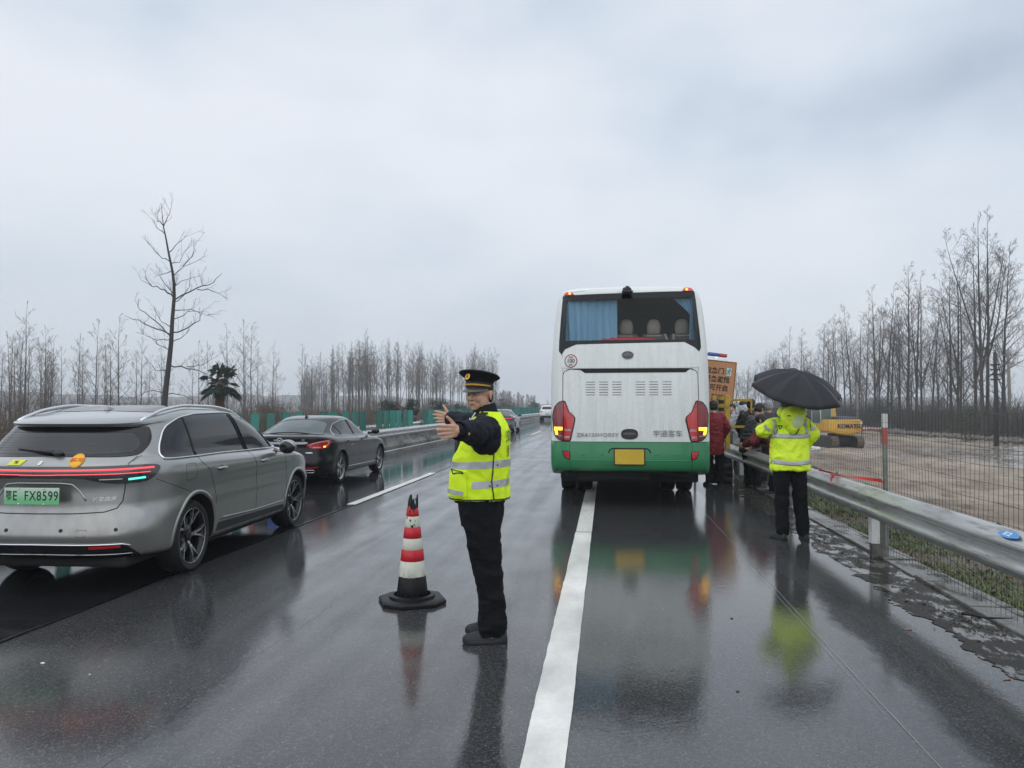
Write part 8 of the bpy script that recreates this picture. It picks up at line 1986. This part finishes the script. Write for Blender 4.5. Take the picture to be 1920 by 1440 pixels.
# ------------------------------------------------------------------ utility poles and wires on the right
pole_m = mat('tarred pole', (.035, .033, .032), .85, var=.2); conc_p = mat('concrete pole', (.25, .24, .22), .85)
def upole(px, top, dep, lb, m, w=.16, arms=True):
    g = dp(px, 790, dep); k = dep/FPX; zt = CAM_H+(YH-top)*k; z0 = -1.4; root = empty('utility_pole', (g.x, g.y, z0), YAW, lb, 'utility pole'); mb = MB(); mb.tube([(0, 0, 0), (.03, 0, (zt-z0)*.5), (-.02, 0, zt-z0)], [w, w*.9, w*.7], 10); mb.build('pole', m, root, smooth=True)
    if arms:
        for dz, wd in ((.5, 1.5), (1.3, 1.1)): q = MB(); q.box((0, 0, zt-z0-dz), (wd, .08, .10)); q.build('crossarm', m, root)
        for x in (-.6, -.2, .2, .6): q = MB(); q.lathe([(.04, 0), (.06, .06), (.03, .12), (.05, .16)], (x, 0, zt-z0-.45), 8); q.build('insulator', m, root, smooth=True)
    else:
        for dz in (.9, 1.25, 1.6, 1.95): q = MB(); q.box((0, 0, zt-z0-dz), (.55, .3, .10)); q.build('fuse_bracket', m, root)
    return Vector((g.x, g.y, zt))
a = upole(1868, 660, 55, 'dark pole with stacked brackets under the tallest bare trees', pole_m, arms=False)
b = upole(1893, 655, 70, 'paler utility pole right of the dark bracket pole', conc_p)
c = upole(1608, 718, 100, 'short far utility pole above the yellow excavator', conc_p, w=.14)
wr = MB()
for dz in (0, -.25, -.9):
    p0 = b+Vector((0, 0, dz-.3)); p1 = c+Vector((0, 0, dz-.2)); wr.tube([p0.lerp(p1, t/12)-Vector((0, 0, 1.4*math.sin(math.pi*t/12))) for t in range(13)], .012, 3)
    p2 = b+Vector((14, -12, dz)); wr.tube([p0.lerp(p2, t/6)-Vector((0, 0, .5*math.sin(math.pi*t/6))) for t in range(7)], .012, 3)
tag(wr.build('power_line', pole_m), 'thin overhead wires strung between the utility poles on the right', 'power line')
# ------------------------------------------------------------------ litter on the shoulder
def litter():
    g = gp(1842, 1158, .03); mb = MB(); P = [g+Vector((-.10, .10, .0)), g+Vector((-.05, .03, .012)), g+Vector((.02, -.02, .004)), g+Vector((.10, -.05, .012)), g+Vector((.17, -.07, .02))]; mb.tube(P, [.012, .012, .009, .006, .003], 7); mb.tube([P[0], P[0]+Vector((.04, .0, .01)), P[1]], [.008, .01, .006], 6)
    tag(mb.build('rubber_strip', rubber, smooth=True), 'curled black rubber strip lying on the kerb slabs at the lower right', 'debris')
    butt = mat('wet cigarette butt', (.35, .24, .18), .7); tip = mat('cigarette filter', (.38, .16, .07), .7)
    for px, py, an, lb in ((1703, 1181, .1, 'cigarette butt in the middle of the wet shoulder'), (1888, 1275, .3, 'cigarette butt near the right edge of the frame'), (1757, 1143, .5, 'cigarette butt on the broken gutter edge')):
        g = gp(px, py); mb = MB(); mb.tube([(-.022, 0, .004), (.008, 0, .004)], .004, 7); o = mb.build('cigarette_butt', butt); o.location = g; o.rotation_euler.z = an; mb = MB(); mb.tube([(.0082, 0, .004), (.024, 0, .004)], .0041, 7); mb.build('filter', tip, o); tag(o, lb, 'cigarette butt')
    for px, py, s_, lb in ((80, 1245, .016, 'small white chip of stone on the road at the lower left'), (168, 1265, .007, 'tiny white speck of stone right of the larger white chip'), (1383, 1297, .011, 'small dark pebble below the coach reflection'), (1372, 1160, .012, 'small dark pebble right of the red lamp reflection')):
        g = gp(px, py); mb = MB(); mb.ell((0, 0, s_*.3), (s_, s_*.6, s_*.4), 8, 6); o = mb.build('stone_chip', white_paint if 'white' in lb else mud, smooth=True); o.location = g; tag(o, lb, 'stone')
litter()
# farm sheds under the far ridge on the left
sh = mat('pale shed wall', (.38, .38, .37), .8); rf = mat('grey shed roof', (.16, .17, .18), .7); gl_ = mat('dark window', (.03, .035, .04), .3)
for i, (px, w, h, dep, lb) in enumerate(((20, 26, 4.2, 300, 'far pale farm building at the left edge behind the saplings'), (120, 16, 4.0, 330, 'small far shed behind the second group of saplings'), (175, 30, 5.0, 340, 'wide far building with dark windows left of the leaning tree'), (235, 20, 4.4, 320, 'far grey roofed shed just left of the leaning tree'), (545, 18, 4.2, 360, 'far pale building left of the dense plantation'), (1560, 24, 5.0, 330, 'far pale building behind the trees above the excavator'), (1700, 30, 5.5, 330, 'wide far building behind the trees on the right'))):
    g = dp(px, 790, dep); root = empty('farm_building', (g.x, g.y, -1.7), YAW, lb, 'building'); mb = MB(); mb.box((0, 0, h/2), (w, 8, h)); mb.build('wall', sh, root); mb = MB(); mb.prism([(-4.6, h), (4.6, h), (0, h+1.6)], -w/2-.4, w/2+.4, axis='X'); mb.build('roof', rf, root)
    for k in range(int(w/4)): q = MB(); q.box((-w/2+2+4*k, -4.02, h*.55), (1.4, .08, 1.3)); q.build('window', gl_, root)
